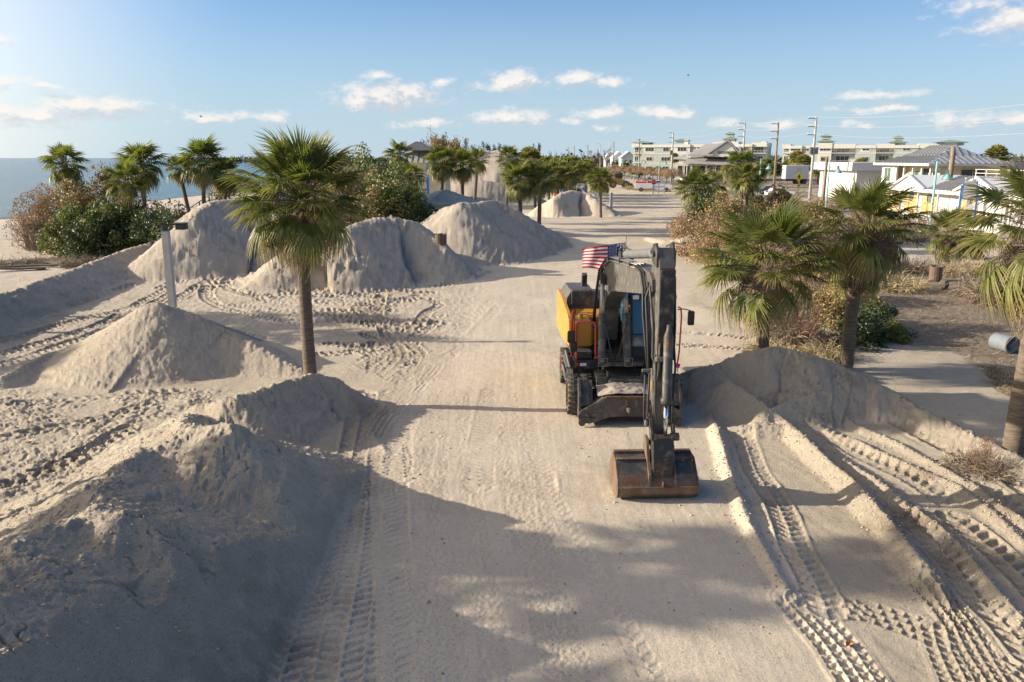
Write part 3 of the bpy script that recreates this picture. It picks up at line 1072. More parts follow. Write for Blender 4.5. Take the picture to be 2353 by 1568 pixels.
def build_terrain():
    ys = list(np.linspace(2.5, 5.9, 30))
    inv = 1 / 6.0
    while inv > 1 / 1500.:
        Y = 1 / inv
        ys.append(Y)
        step = 2.5e-4 if Y < 8 else 2.1e-4 if Y < 17 else 1.45e-4 if Y < 50 else 1.0e-4 if Y < 190 else 3e-4
        inv -= step * (1 if not QUICK else 2.0)
    ys = np.array(ys)
    nd = 1010 if not QUICK else 500
    side = .80 + .05 * np.geomspace(1, 140, 46)
    us = np.concatenate([-side[::-1], np.linspace(-.80, .80, nd), side])
    X = np.outer(ys, us)
    Yg = np.repeat(ys[:, None], len(us), 1)
    nr, nc = X.shape
    x = X.ravel().astype(np.float32)
    y = Yg.ravel().astype(np.float32)
    h, lab, at = terrain_fields(x, y)
    far = sstep(600, 1400, y) + sstep(250, 500, np.abs(x))
    h = np.where(x > -60, h * (1 - np.clip(far, 0, 1)), h)
    V = np.stack([x, y, h], 1)
    ii = (np.arange(nr - 1)[:, None] * nc + np.arange(nc - 1)[None, :]).ravel()
    Q = np.stack([ii, ii + 1, ii + 1 + nc, ii + nc], 1)
    ql = lab[Q].max(1)
    # one heap's label must be clean: take the first corner when in doubt
    for pi in range(-1, len(PILES)):
        q = Q[ql == pi]
        if not len(q):
            continue
        used, invx = np.unique(q.ravel(), return_inverse=True)
        vv = V[used].copy()
        q2 = invx.reshape(-1, 4)
        sub = {k: a[used] for k, a in at.items()}
        if pi < 0:
            me = np_mesh('sand_ground', vv, q2, sub, SAND)
            o = bpy.data.objects.new('sand_ground', me)
            COL.objects.link(o)
            tag(o, 'pale graded sand ground with tyre tracks, strips and a wide cleared road', 'sand ground', kind='structure')
        else:
            c = vv.mean(0)
            c[2] = 0
            me = np_mesh('sand_heap', vv - 0, q2, sub, SAND)
            o = bpy.data.objects.new('sand_heap', me)
            COL.objects.link(o)
            tag(o, PILES[pi][5], 'sand heap', 'heaps and banks of dredged sand')


QUICK = False
build_terrain()


def sheet(name, pts, m_, **k):
    me = bpy.data.meshes.new(name)
    me.from_pydata(pts, [], [tuple(range(len(pts)))])
    me.materials.append(m_)
    o = bpy.data.objects.new(name, me)
    COL.objects.link(o)
    return tag(o, **k)


far_m = mat('far_ground', (.16, .14, .10), .95, col2=(.10, .10, .065), vscale=.02)
o = sheet('far_ground', [(-62, -3000, -.9), (30000, -3000, -.9), (30000, 30000, -.9), (-62, 30000, -.9)], far_m,
          label='distant flat land beyond the cleared sand', cat='land', kind='structure')


def water_material():
    m = bpy.data.materials.new('sea_water')
    m.use_nodes = True
    nt = m.node_tree
    N, L = nt.nodes, nt.links
    b = N['Principled BSDF']
    b.inputs['Roughness'].default_value = .22
    b.inputs['IOR'].default_value = 1.33
    tc = N.new('ShaderNodeTexCoord')
    mp = N.new('ShaderNodeMapping')
    mp.inputs['Scale'].default_value = (.35, .12, 1)
    mp.inputs['Rotation'].default_value = (0, 0, .1)
    L.new(tc.outputs['Object'], mp.inputs[0])
    n = N.new('ShaderNodeTexNoise')
    L.new(mp.outputs[0], n.inputs['Vector'])
    n.inputs['Scale'].default_value = 1.0
    n.inputs['Detail'].default_value = 8
    n.inputs['Roughness'].default_value = .65
    n2 = N.new('ShaderNodeTexNoise')
    mp2 = N.new('ShaderNodeMapping')
    mp2.inputs['Scale'].default_value = (.02, .004, 1)
    L.new(tc.outputs['Object'], mp2.inputs[0])
    L.new(mp2.outputs[0], n2.inputs['Vector'])
    n2.inputs['Detail'].default_value = 5
    bp = N.new('ShaderNodeBump')
    bp.inputs['Strength'].default_value = 1
    bp.inputs['Distance'].default_value = .9
    L.new(n.outputs[0], bp.inputs['Height'])
    L.new(bp.outputs[0], b.inputs['Normal'])
    mx = N.new('ShaderNodeMix')
    mx.data_type = 'RGBA'
    L.new(n2.outputs[0], mx.inputs[0])
    mx.inputs[6].default_value = (.045, .115, .135, 1)
    mx.inputs[7].default_value = (.09, .19, .20, 1)
    L.new(mx.outputs[2], b.inputs['Base Color'])
    return m


sheet('sea_water', [(-40000, -6000, -1.25), (-55, -6000, -1.25), (-55, 40000, -1.25), (-40000, 40000, -1.25)], water_material(),
      label='calm blue green sea reaching to the horizon behind the beach', cat='sea', kind='structure')

# ---------------------------------------------------------------- vegetation
rnd = random.Random(11)
M_frond = mat('palm_frond', (.100, .122, .032), .42, spec=.45, attr=('tip', (.34, .26, .10)), objvar=.38, transl=.36, trcol=(.30, .38, .04))
M_frondy = mat('palm_frond_yellowing', (.19, .21, .045), .5, spec=.4, attr=('tip', (.45, .32, .15)), objvar=.3, transl=.28, trcol=(.35, .33, .05))
M_frondb = mat('palm_frond_dead', (.27, .19, .115), .85, attr=('tip', (.42, .32, .2)), objvar=.35, transl=.15)
M_trunk = mat('palm_trunk', (.20, .155, .115), .95, col2=(.105, .078, .055), vscale=4, stretch=(1, 1, 7), bump=1.6, bscale=5)
M_boot = mat('palm_boots', (.17, .115, .07), .95, col2=(.08, .055, .035), vscale=8, bump=1, bscale=20)
M_fluff = mat('dead_flower_stalks', (.26, .20, .15), .95, island=.25)
M_bark = mat('branch_bark', (.15, .115, .085), .95, var=.4)
M_bark2 = mat('bleached_branch', (.30, .26, .21), .95, var=.3)
M_lgreen = mat('leaves_green', (.06, .09, .02), .5, transl=.25, attr2=[(0, (0.076, 0.128, 0.027)), (.35, (0.128, 0.187, 0.034)), (.62, (0.204, 0.255, 0.043)), (.80, (0.340, 0.204, 0.085)), (.92, (0.476, 0.340, 0.136))])
M_lmix = mat('leaves_mixed', (.06, .09, .02), .55, transl=.25, attr2=[(0, (0.300, 0.180, 0.090)), (.25, (0.405, 0.285, 0.135)), (.5, (0.180, 0.188, 0.045)), (.72, (0.112, 0.150, 0.033)), (.88, (0.495, 0.345, 0.165))])
M_ldry = mat('leaves_dry', (.3, .2, .1), .8, transl=.2, attr2=[(0, (0.336, 0.217, 0.126)), (.35, (0.448, 0.308, 0.182)), (.6, (0.238, 0.140, 0.084)), (.82, (0.168, 0.168, 0.049)), (.91, (0.532, 0.378, 0.210))])
M_ldark = mat('leaves_dark', (.03, .05, .015), .5, transl=.2, attr2=[(0, (0.042, 0.072, 0.027)), (.5, (0.076, 0.118, 0.038)), (.8, (0.133, 0.162, 0.046)), (.93, (0.304, 0.247, 0.095))])
M_lred = mat('leaves_russet', (.2, .08, .04), .8, transl=.15, attr2=[(0, (0.221, 0.111, 0.065)), (.5, (0.299, 0.169, 0.104)), (.8, (0.156, 0.098, 0.065))])
M_straw = mat('straw', (.36, .28, .16), .95, island=.3)
M_strawg = mat('dead_stems', (.22, .17, .12), .95, island=.35)
M_casu = mat('pine_needles', (.06, .075, .04), .8, island=.3)
M_casud = mat('bare_pine_needles', (.16, .145, .12), .8, island=.3)


def frond_mesh(seed, droop=.3, n=38, L=.95, pet=.8, spread=2.05, wid=1.0, dead=False, simple=False, material=None):
    """costapalmate palm leaf: stalk along +X, blade of folded drooping leaflets"""
    r = random.Random(seed)
    vs, fs, tp = [], [], []
    bend = droop * .55

    def stalk(t):     # point along the stalk
        s = t * pet
        return Vector((s * math.cos(bend * t * .5), 0, -s * math.sin(bend * t * .5) * .9))
    K = 2 if simple else 4
    wp = .020 * (1.4 if simple else 1)
    for i in range(K + 1):
        p = stalk(i / K)
        ww = wp * (1.3 - .7 * i / K)
        vs += [p + Vector((0, -ww, 0)), p + Vector((0, ww, 0)), p + Vector((0, 0, -ww * .9))]
        tp += [.15 if not dead else .6] * 3
    for i in range(K):
        a = i * 3
        fs += [(a, a + 3, a + 4, a + 1), (a + 1, a + 4, a + 5, a + 2), (a + 2, a + 5, a + 3, a)]
    hub = stalk(1.0)
    ang0 = -bend * .5
    costa = .35
    for k in range(n):
        t = (k + .5) / n * 2 - 1
        a = t * spread
        # hastula position slides along the costa for the central leaflets
        c = 1 - abs(t)
        org = hub + Vector((costa * c * .55 * math.cos(ang0), 0, costa * c * .55 * math.sin(ang0) - c * c * droop * .06))
        ll = L * (.62 + .38 * c ** .6) * r.uniform(.88, 1.08)
        dirv = Vector((math.cos(a), math.sin(a), .18 * (1 - abs(math.cos(a))) + .10))
        dirv.rotate(Euler((0, -ang0, 0)))
        dirv.normalize()
        side = Vector((-math.sin(a), math.cos(a), 0))
        side.rotate(Euler((0, -ang0, 0)))
        w0 = 2 * spread * ll * .42 / n * .62 * wid
        segs = ((0, .25), (.4, 1.0), (.72, .62), (1.0, .05)) if not simple else ((0, .35), (.5, 1.0), (1.0, .08))
        base = len(vs)
        dr = droop * r.uniform(.7, 1.35)
        tw = r.uniform(-.5, .5)
        for (s, ww) in segs:
            p = org + dirv * (ll * s) + Vector((0, 0, -dr * ll * s ** 2.6 * (1.0 + (.9 if dead else 0))))
            p += side * (tw * .05 * s * ll)
            p.x *= 1 - .10 * dr * s
            w = w0 * ww
            up = Vector((0, 0, w * .5))
            vs += [p - side * w + up, p, p + side * w + up]
            q = max(0, (s - .45) / .55) ** 1.3 * (1.0 if r.random() < .7 else .4)
            tp += [min(1, q + (.45 if dead else 0))] * 3
        for i in range(len(segs) - 1):
            b = base + i * 3
            fs += [(b, b + 3, b + 4, b + 1), (b + 1, b + 4, b + 5, b + 2)]
    me = bpy.data.meshes.new('frond')
    me.from_pydata([tuple(v) for v in vs], [], fs)
    a = me.attributes.new('tip', 'FLOAT', 'POINT')
    a.data.foreach_set('value', tp)
    me.materials.append(material)
    return me


FR_UP = [frond_mesh(i, .16, 38, .86, .74, 1.7, wid=1.25, material=M_frond) for i in range(3)]
FR_MID = [frond_mesh(10 + i, .42, 38, .80, 1.0, 2.0, wid=1.35, material=M_frond) for i in range(4)]
FR_LOW = [frond_mesh(20 + i, .85 + .1 * i, 34, .74, 1.02, 1.8, wid=1.35, material=(M_frond if i < 2 else M_frondy)) for i in range(4)]
FR_DEAD = [frond_mesh(30 + i, 1.25, 26, .8, .8, 1.7, wid=.75, dead=True, material=M_frondb) for i in range(3)]
FS_UP = [frond_mesh(40 + i, .2, 20, .9, .62, 1.8, wid=1.15, simple=True, material=M_frond) for i in range(2)]
FS_MID = [frond_mesh(45 + i, .45, 20, 1.0, .8, 2.1, wid=1.15, simple=True, material=M_frond) for i in range(2)]
FS_LOW = [frond_mesh(50 + i, .7, 20, .95, .85, 2.1, wid=1.15, simple=True, material=(M_frond, M_frondy)[i]) for i in range(2)]
FS_DEAD = [frond_mesh(55 + i, 1.3, 14, .8, .8, 1.6, wid=.9, dead=True, simple=True, material=M_frondb) for i in range(2)]


def fluff_mesh(seed, n=150, rad=.6, m_=None, w=.006):
    """tangle of thin dead flower stalks and fibre"""
    r = random.Random(seed)
    b = MB()
    for _ in range(n):
        d = Vector((r.gauss(0, 1), r.gauss(0, 1), r.gauss(-.1, .6))).normalized()
        p = Vector((r.gauss(0, .12), r.gauss(0, .12), r.gauss(0, .1))) * rad
        l = rad * r.uniform(.5, 1.15)
        pts = []
        q = p.copy()
        for i in range(4):
            pts.append(q.copy())
            d = (d + Vector((r.gauss(0, .25), r.gauss(0, .25), -.22))).normalized()
            q = q + d * l / 3
        s = d.orthogonal().normalized() * w
        vs = []
        for i, pp in enumerate(pts):
            vs += [pp - s * (1 - i * .2), pp + s * (1 - i * .2)]
        b.add(vs, [(0, 1, 3, 2), (2, 3, 5, 4), (4, 5, 7, 6)])
    return b.mesh('stalks', m_ or M_fluff)


FLUFF = [fluff_mesh(i) for i in range(3)]


def palm_trunk(base, top, r0, r1, parent, seed=0, flare=1.5, boots=0):
    r = random.Random(seed)
    b = MB()
    b.sm = True
    base = Vector(base)
    top = Vector(top)
    n = 46 if r0 > .1 and (base.length < 45) else 10
    ctrl = (base + top) / 2 + Vector((r.uniform(-.12, .12), r.uniform(-.1, .1), 0)) * (top - base).length * .25
    pts, rad = [], []
    for i in range(n + 1):
        t = i / n
        p = base * (1 - t) ** 2 + ctrl * 2 * t * (1 - t) + top * t * t
        pts.append(p)
        rr = r0 + (r1 - r0) * t
        rr *= 1 + (flare - 1) * max(0, 1 - t * 9) ** 2 + (.045 if i % 2 else -.02) * r.uniform(.4, 1.2)
        if t > .88:
            rr *= 1 + (t - .88) * 3.0
        rad.append(rr)
    b.tube(pts, rad, 14)
    o = b.build('trunk', M_trunk, parent)
    # the frayed boots under the crown
    if boots:
        bb = MB()
        for k in range(boots):
            a = k * 2.4 + r.uniform(-.2, .2)
            z = -r.uniform(.0, .55)
            d = Vector((math.cos(a), math.sin(a), 0))
            p = top + Vector((0, 0, z)) + d * r1 * .9
            bb.tube([p, p + d * .08 + Vector((0, 0, .13)), p + d * .17 + Vector((0, 0, .22 * r.uniform(.3, 1)))], [.055, .04, .025], 5)
        bb.build('leaf_boots', M_boot, parent)['kind'] = 'stuff'
    return o


def sabal(label, base, crown, R_, seed, near=True, nf=44, ndead=10, r0=.17, group='sabal palms around the cleared sand', fluff=0, lowf=.28,
          trunk_top=None, pull=0.0, flare=1.4, cat='palm tree', name='palm_tree', fluffoff=None, maxel=80, trunk=True, minel=-48, green=1.0):
    """base, crown: points in space; R_: crown radius"""
    r = random.Random(seed)
    root = empty(name, base, 0, label, cat, group)
    c = Vector(crown) - Vector(base)
    tt = Vector(trunk_top) - Vector(base) if trunk_top else c + Vector((0, 0, -.35 * R_ / 1.6))
    if trunk:
        palm_trunk((0, 0, -.5), tt, r0, r0 * .88, root, seed, flare, boots=26 if near else 8)
    s = R_ / 1.72
    A = (FR_UP, FR_MID, FR_LOW, FR_DEAD) if near else (FS_UP, FS_MID, FS_LOW, FS_DEAD)
    ga = 2.39996
    for k in range(nf):
        t = (k + .5) / nf            # 0 top .. 1 bottom
        el = maxel - (maxel - minel) * t ** .92 + r.uniform(-9, 9)
        az = k * ga + r.uniform(-.3, .3)
        if el > 38:
            me = r.choice(A[0] if r.random() < .7 else A[1])
        elif el > -8:
            me = r.choice(A[1])
        else:
            me = r.choice(A[2])
        sc = s * r.uniform(.86, 1.12) * (1.0 if el > 0 else .92)
        zb = (.30 * math.sin(math.radians(el)) - .05) * s
        roll = r.uniform(-.35, .35)
        loc = c + Vector((math.cos(az) * .10, math.sin(az) * .10, zb * .6)) * s
        M_ = Matrix.Rotation(az + pull * math.sin(az), 4, 'Z') @ Matrix.Rotation(-math.radians(el), 4, 'Y') @ Matrix.Rotation(roll, 4, 'X')
        inst('frond', me, root, loc, M_.to_euler(), sc)
    for k in range(int(ndead * 1.6)):
        az = k * 2.1 + r.uniform(-.5, .5)
        el = r.uniform(-62, 5)
        M_ = Matrix.Rotation(az, 4, 'Z') @ Matrix.Rotation(-math.radians(el), 4, 'Y')
        inst('dead_frond', r.choice(A[3]), root, c + Vector((0, 0, -.2 * s)), M_.to_euler(), s * r.uniform(.5, .78))
    for k in range(fluff):
        off = Vector((r.gauss(0, .38), r.gauss(0, .38), r.gauss(-.05, .22))) * R_ if not fluffoff else Vector(fluffoff) + Vector((r.gauss(0, .3), r.gauss(0, .3), r.gauss(0, .15)))
        q = inst('flower_stalks', r.choice(FLUFF), root, c + off, (r.random() * 6, r.random() * 6, r.random() * 6), R_ * r.uniform(.45, .75))
        q['kind'] = 'stuff'
    return root


ORD = ['leftmost', 'second from the left', 'third from the left', 'fourth from the left', 'fifth from the left', 'sixth from the left', 'seventh from the left', 'eighth from the left', 'ninth from the left',
       'ninth from the right', 'eighth from the right', 'seventh from the right', 'sixth from the right', 'fifth from the right', 'fourth from the right', 'third from the right', 'second from the right', 'rightmost']


def ordinal(k, n):
    return ORD[k] if k < n / 2 or n <= 4 and k < n - 1 else ORD[18 - (n - k)]


def gz(x, y):
    return height_at(x, y)


def palm_px(label, bpx, cpx, rpx, seed, Y, z0=None, **k):
    """palm whose foot stands at picture column bpx, distance Y; crown centre cpx (px,py), crown radius rpx"""
    x, y, _ = UY(bpx, 600, Y)
    d = px_dir(bpx, 600)
    if z0 is None:
        z0 = gz(d[0] / d[1] * Y, Y)
    # foot exactly under its column at height z0
    dd = px_dir(bpx, 900)
    # iterate: the column of a point depends on its height
    X = (bpx - 1176.5) / F * (Y * math.cos(PITCH) + (CAM_H - z0) * math.sin(PITCH))
    z0 = gz(X, Y)
    cx, cy, cz = UY(cpx[0], cpx[1] + .10 * rpx, Y)
    zc = Y * math.cos(PITCH) + (CAM_H - cz) * math.sin(PITCH)
    R_ = rpx / F * zc
    return sabal(label, (X, Y, z0), (cx, cy, cz), R_, seed, **k)


# the big ones near the camera
palm_px('tall single palm with a full crown standing on the sand ridge at centre left', 716, (694, 447), 149, 3, 19.6, nf=76, ndead=22, fluff=11, r0=.165, flare=1.35,
        trunk_top=(*UY(695, 540, 19.5),), maxel=86, minel=-38)
palm_px('straight palm with a spreading crown just right of the dark sand heap', 1757, (1762, 598), 146, 5, 22.8, nf=52, ndead=12, fluff=7, r0=.165, lowf=.4,
        trunk_top=(*UY(1755, 680, 22.8),), maxel=78, minel=-34)
palm_px('leaning palm with a dense grey skirt of dead stalks, right of the straight palm', 1946, (1990, 515), 124, 8, 23.2, nf=50, ndead=12, fluff=24, r0=.20,
        trunk_top=(*UY(1968, 640, 23.2),), fluffoff=(.15, 0, -.25), flare=1.5, maxel=74, minel=-35)
palm_px('palm at the right edge of the frame with russet creeper at its foot', 2326, (2410, 520), 185, 12, 15.9, nf=50, ndead=12, fluff=12, r0=.21,
        trunk_top=(*UY(2395, 660, 15.9),), flare=1.9)
# the lower tier of fronds of the leaning palm (a second, hidden head in the photograph)
palm_px('short palm with hanging fronds directly behind the leaning palm', 1985, (1975, 590), 88, 15, 24.6, nf=22, ndead=4, r0=.15, maxel=12, minel=-40, trunk=False)

# left bank palms (in front of the sea)
LB = [('lone slim palm at the far left against the sea', 158, (148, 372), 52, 58, 40, 8), ('bushy tall palm, second from the left against the sea', 336, (326, 372), 56, 57, 54, 14),
      ('lower bright green palm in front of the bushy tall palm', 296, (290, 412), 50, 54, 36, 6), ('round headed palm, tallest of the clump by the wooden stairs', 470, (466, 366), 58, 66, 50, 12),
      ('palm on a curved leaning trunk by the wooden stairs', 448, (412, 385), 36, 66, 30, 8), ('shaded palm at the right of the clump by the stairs', 515, (517, 398), 44, 68, 40, 12)]
for i, (lb, bp, cp, rp, Y, nf, nd_) in enumerate(LB):
    palm_px(lb, bp, cp, rp, 60 + i, Y, near=False, nf=nf, ndead=nd_, r0=.17, fluff=2, group='palms on the beach bank')
# centre palms
CB = [('palm left of the metal roofed store, behind the grape shrubs', 922, (918, 352), 34, 78, 40, 10), ('dark palm in front of the metal roofed store', 950, (944, 402), 38, 66, 44, 8),
      ('palm right of the metal roofed store, on a thick trunk', 1019, (1016, 368), 43, 70, 50, 10), ('palm with a straight slim trunk, second right of the store', 1063, (1062, 376), 40, 72, 46, 10),
      ('palm half hidden behind the pair right of the store', 1085, (1096, 366), 32, 80, 36, 8),
      ('tall palm with a pale trunk left of the paired palms on the road edge', 1163, (1170, 362), 36, 84, 40, 12), ('left palm of the pair on the edge of the cleared road', 1197, (1193, 412), 46, 66, 50, 8),
      ('right palm of the pair on the edge of the cleared road', 1239, (1243, 408), 42, 66, 44, 10), ('single round palm on the sunlit sand heap', 1381, (1379, 410), 34, 86, 52, 10),
      ('palm against the blue machine behind the sunlit heap', 1316, (1310, 400), 30, 104, 36, 8), ('palm left of the single round palm', 1349, (1345, 390), 24, 112, 32, 6)]
for i, (lb, bp, cp, rp, Y, nf, nd_) in enumerate(CB):
    palm_px(lb, bp, cp, rp, 80 + i, Y, near=False, nf=nf, ndead=nd_, r0=.17, fluff=1, group='palms along the middle of the site')
# right clump
RB = [('palm at the left end of the right hand thicket', 1592, (1598, 432), 50, 62, 48, 8), ('tall palm rising out of the middle of the right hand thicket', 1708, (1700, 378), 44, 66, 48, 8),
      ('green palm head below the tall one in the thicket', 1716, (1716, 408), 44, 58, 40, 4), ('low palm deep in the left part of the thicket', 1640, (1648, 420), 34, 70, 34, 6)]
for i, (lb, bp, cp, rp, Y, nf, nd_) in enumerate(RB):
    palm_px(lb, bp, cp, rp, 100 + i, Y, near=False, nf=nf, ndead=nd_, r0=.17, fluff=1, group='palms in the right hand thicket')
palm_px('stemless bushy palm behind the brown ground, left of the blue sign', 2180, (2182, 530), 64, 120, 47, nf=58, ndead=10, fluff=5, r0=.15, maxel=80, minel=-55)
palm_px('small palm behind the bushy one near the yellow walls', 2245, (2238, 560), 40, 121, 50, nf=36, ndead=8, near=False, r0=.14)

# palms beyond the left edge: their shadows fall across the cleared road
for i, (X, Y, z, R_) in enumerate([(-14.2, 12.5, 5.4, 1.35), (-15.3, 11.2, 5.0, 1.4), (-15.0, 8.7, 4.9, 1.25), (-13.6, 12.3, 6.6, 1.15),
                                   (-22.5, 28.6, 4.6, 1.9), (-24.0, 31.5, 4.8, 1.9), (-30, 24, 4.5, 1.9)]):
    sabal('palm standing on the bank left of the frame' , (X, Y, .1), (X + .3, Y, z), R_, 140 + i, near=False, nf=34, ndead=4, r0=.15, group='palms left of the frame', fluff=1)

# distant rows: crowns in one mesh each
def far_palm_mesh(seed):
    r = random.Random(seed)
    b = MB()
    for k in range(46):
        el = math.radians(80 - 135 * (k / 46) + r.uniform(-9, 9))
        az = k * 2.4 + r.uniform(-.3, .3)
        d = Vector((math.cos(az) * math.cos(el), math.sin(az) * math.cos(el), math.sin(el)))
        s = Vector((-math.sin(az), math.cos(az), 0))
        up = d.cross(s)
        for j in range(9):
            a = (j - 4) * .36
            dd = (d * math.cos(a) + s * math.sin(a)).normalized()
            o = d * .42
            e = o + dd * r.uniform(.5, .68) + Vector((0, 0, -.12 - .12 * (el < 0)))
            w = (s * math.cos(a) - d * math.sin(a)) * .075
            mid = o + dd * .34
            b.add([o, mid - w, e, mid + w], [(0, 1, 2, 3)])
    b.attr = ('tip', [(.0, .1, .9, .1)[i % 4] * (1 if (i // 36) % 3 else .4) for i in range(len(b.v))])
    return b.mesh('crown', M_frond)


FARP = [far_palm_mesh(i) for i in range(3)]
ftr = MB()
ftr.sm = True
ftr.tube([(0, 0, -.3), (.03, 0, .5), (0, 0, 1)], [.11, .09, .08], 7)
FART = ftr.mesh('trunk', M_trunk)


def far_palm(label, X, Y, h, R_, grp, z0=None):
    root = empty('palm_tree', (X, Y, gz(X, Y) if z0 is None else z0), rnd.uniform(0, 6), label, 'palm tree', grp)
    inst('trunk', FART, root, (0, 0, 0), (0, 0, 0), (1.7, 1.7, h))
    inst('crown', rnd.choice(FARP), root, (0, 0, h), (rnd.uniform(-.1, .1), 0, rnd.uniform(0, 6)), R_)


ROW1 = sorted([(1262, 118, 4.0, 2.2), (1275, 125, 4.2, 2.2), (1288, 120, 4.0, 2.2), (1300, 130, 4.4, 2.3), (1318, 126, 4.0, 2.1), (1333, 135, 4.0, 2.1), (1347, 140, 4.2, 2.2), (1250, 128, 4.6, 2.3),
                     (1270, 138, 4.5, 2.2), (1310, 140, 4.6, 2.3), (1230, 104, 4.3, 2.1), (1216, 112, 4.9, 2.2), (1282, 105, 3.6, 1.9)])
for k, (px, Y, h, R_) in enumerate(ROW1):
    x, y, _ = UY(px, 430, Y)
    far_palm('%s of the palms in the row behind the paired palms' % ordinal(k, len(ROW1)), x, y, h, R_, 'row of palms behind the paired palms')
ROW2 = sorted([(1492, 250, 2.2, 1.8), (1512, 236, 2.4, 1.8), (1548, 300, 6.2, 2.2), (1470, 262, 2.0, 1.8), (1560, 240, 2.8, 1.9), (1452, 280, 2.2, 2.0), (1436, 290, 3.4, 2.0), (1600, 225, 2.5, 1.8), (1412, 330, 3.4, 2.2)])
for k, (px, Y, h, R_) in enumerate(ROW2):
    x, y, _ = UY(px, 400, Y)
    far_palm('%s of the small palms before the left condominium' % ordinal(k, len(ROW2)), x, y, h, R_, 'palms before the left condominium')
ROW3 = sorted([(1828, 215, 7.2, 3.0), (1843, 205, 6.4, 2.8), (1810, 220, 5.2, 2.6), (1905, 210, 4.6, 2.4), (1945, 205, 4.7, 2.4), (1975, 196, 5.6, 2.5), (1780, 190, 4.8, 2.3),
                     (1745, 175, 5.0, 2.3), (2040, 196, 5.9, 2.2), (1880, 196, 4.4, 2.3), (2215, 170, 5.7, 2.4), (2245, 172, 5.5, 2.4), (2262, 180, 5.4, 2.5), (1760, 205, 5.8, 2.2)])
for k, (px, Y, h, R_) in enumerate(ROW3):
    x, y, _ = UY(px, 400, Y)
    far_palm('%s of the palms before the right condominium' % ordinal(k, len(ROW3)), x, y, h - 1.3, R_ * .9, 'palms before the right condominium')
x, y, _ = UY(2288, 370, 150)
far_palm('pale feathery palm right of the blue grey hip roofed house', x, y, 6.4, 2.6, 'palms before the right condominium')


# --- shrubs ----------------------------------------------------
def foliage_mesh(seed, n, leaf, m_, clumps=22, shell=.16, flat=.75, name='foliage', asp=1.0):
    """leaf-sized faces in uneven clumps through a unit crown (z 0..1, radius 1)"""
    r = np.random.RandomState(seed)
    cc = []
    while len(cc) < clumps:
        p = r.uniform(-1, 1, 3)
        p[2] = abs(p[2])
        l = np.linalg.norm(p)
        if .25 < l < .95:
            cc.append((p * np.array([1, 1, asp]), r.uniform(.14, .34)))
    per = n // clumps
    C = []
    for p, s in cc:
        q = r.normal(0, 1, (per, 3))
        q /= np.linalg.norm(q, axis=1)[:, None]
        q *= (s * (.35 + .8 * r.rand(per) ** .5))[:, None]
        C.append(p + q)
    C = np.concatenate(C)
    C[:, 2] = np.abs(C[:, 2])
    m = len(C)
    nrm = r.normal(0, 1, (m, 3)) + np.array([0, 0, .5])
    nrm /= np.linalg.norm(nrm, axis=1)[:, None]
    t = np.cross(nrm, r.normal(0, 1, (m, 3)))
    t /= np.linalg.norm(t, axis=1)[:, None] + 1e-9
    s = np.cross(nrm, t)
    L_ = leaf * r.uniform(.6, 1.25, m)[:, None]
    a = C + t * L_
    b = C + s * L_ * flat
    c = C - t * L_
    d = C - s * L_ * flat
    V = np.stack([a, b, c, d], 1).reshape(-1, 3)
    Q = np.arange(4 * m).reshape(-1, 4)
    me = np_mesh(name, V, Q, {}, m_)
    me.polygons.foreach_set('use_smooth', np.zeros(m, bool))
    return me, [tuple(p) for p, _ in cc]


def branch_mesh(seed, tips, m_=None, thick=.03, bare=0):
    r = random.Random(seed)
    b = MB()
    for t in tips:
        mid = Vector(t) * .5 + Vector((r.uniform(-.15, .15), r.uniform(-.15, .15), r.uniform(-.1, .1)))
        b.tube([(r.uniform(-.15, .15), r.uniform(-.15, .15), -.15), mid, t], [thick, thick * .6, thick * .25], 4, cap=False)
    for k in range(bare):
        a = r.uniform(0, 6.28)
        e = r.uniform(.1, 1.2)
        l = r.uniform(.8, 1.25)
        d = Vector((math.cos(a) * math.cos(e), math.sin(a) * math.cos(e), math.sin(e))) * l
        m1 = d * .5 + Vector((r.uniform(-.1, .1), r.uniform(-.1, .1), .1))
        b.tube([(0, 0, 0), m1, d], [thick * .5, thick * .35, thick * .12], 4, cap=False)
        for j in range(3):
            s_ = m1.lerp(d, r.random())
            b.tube([s_, s_ + Vector((r.uniform(-.25, .25), r.uniform(-.25, .25), r.uniform(-.02, .25)))], [thick * .22, thick * .08], 3, cap=False)
    return b.mesh('branches', m_ or M_bark)


SH = {}
ASP = (.8, 1.45, 2.4)
for key, m_, n, leaf, cl in (('green', M_lgreen, 8000, .036, 34), ('mixed', M_lmix, 7500, .034, 34), ('dry', M_ldry, 6000, .027, 28), ('dark', M_ldark, 6500, .036, 30), ('russet', M_lred, 3500, .022, 24)):
    SH[key] = {}
    for ai, asp in enumerate(ASP):
        SH[key][asp] = []
        for q in range(2 if ai < 2 else 1):
            fm, tips = foliage_mesh(300 + len(SH) * 10 + q + ai * 3, int(n * (.7 + .45 * ai)), leaf, m_, int(cl * (.8 + .4 * ai)), asp=asp)
            SH[key][asp].append((fm, branch_mesh(q + 5 * len(SH) + ai, tips, M_bark if key != 'dry' else M_bark2, .022, 10 if key in ('dry', 'mixed', 'russet') else 3)))
stem = MB()
r_ = random.Random(77)
SH['bare'] = {a: [] for a in ASP}
for ai, asp in enumerate(ASP):
    fm, tips = foliage_mesh(390 + ai, 420, .035, M_ldry, 16, asp=asp)
    SH['bare'][asp].append((fm, branch_mesh(50 + ai, tips, M_bark2, .018, 46)))


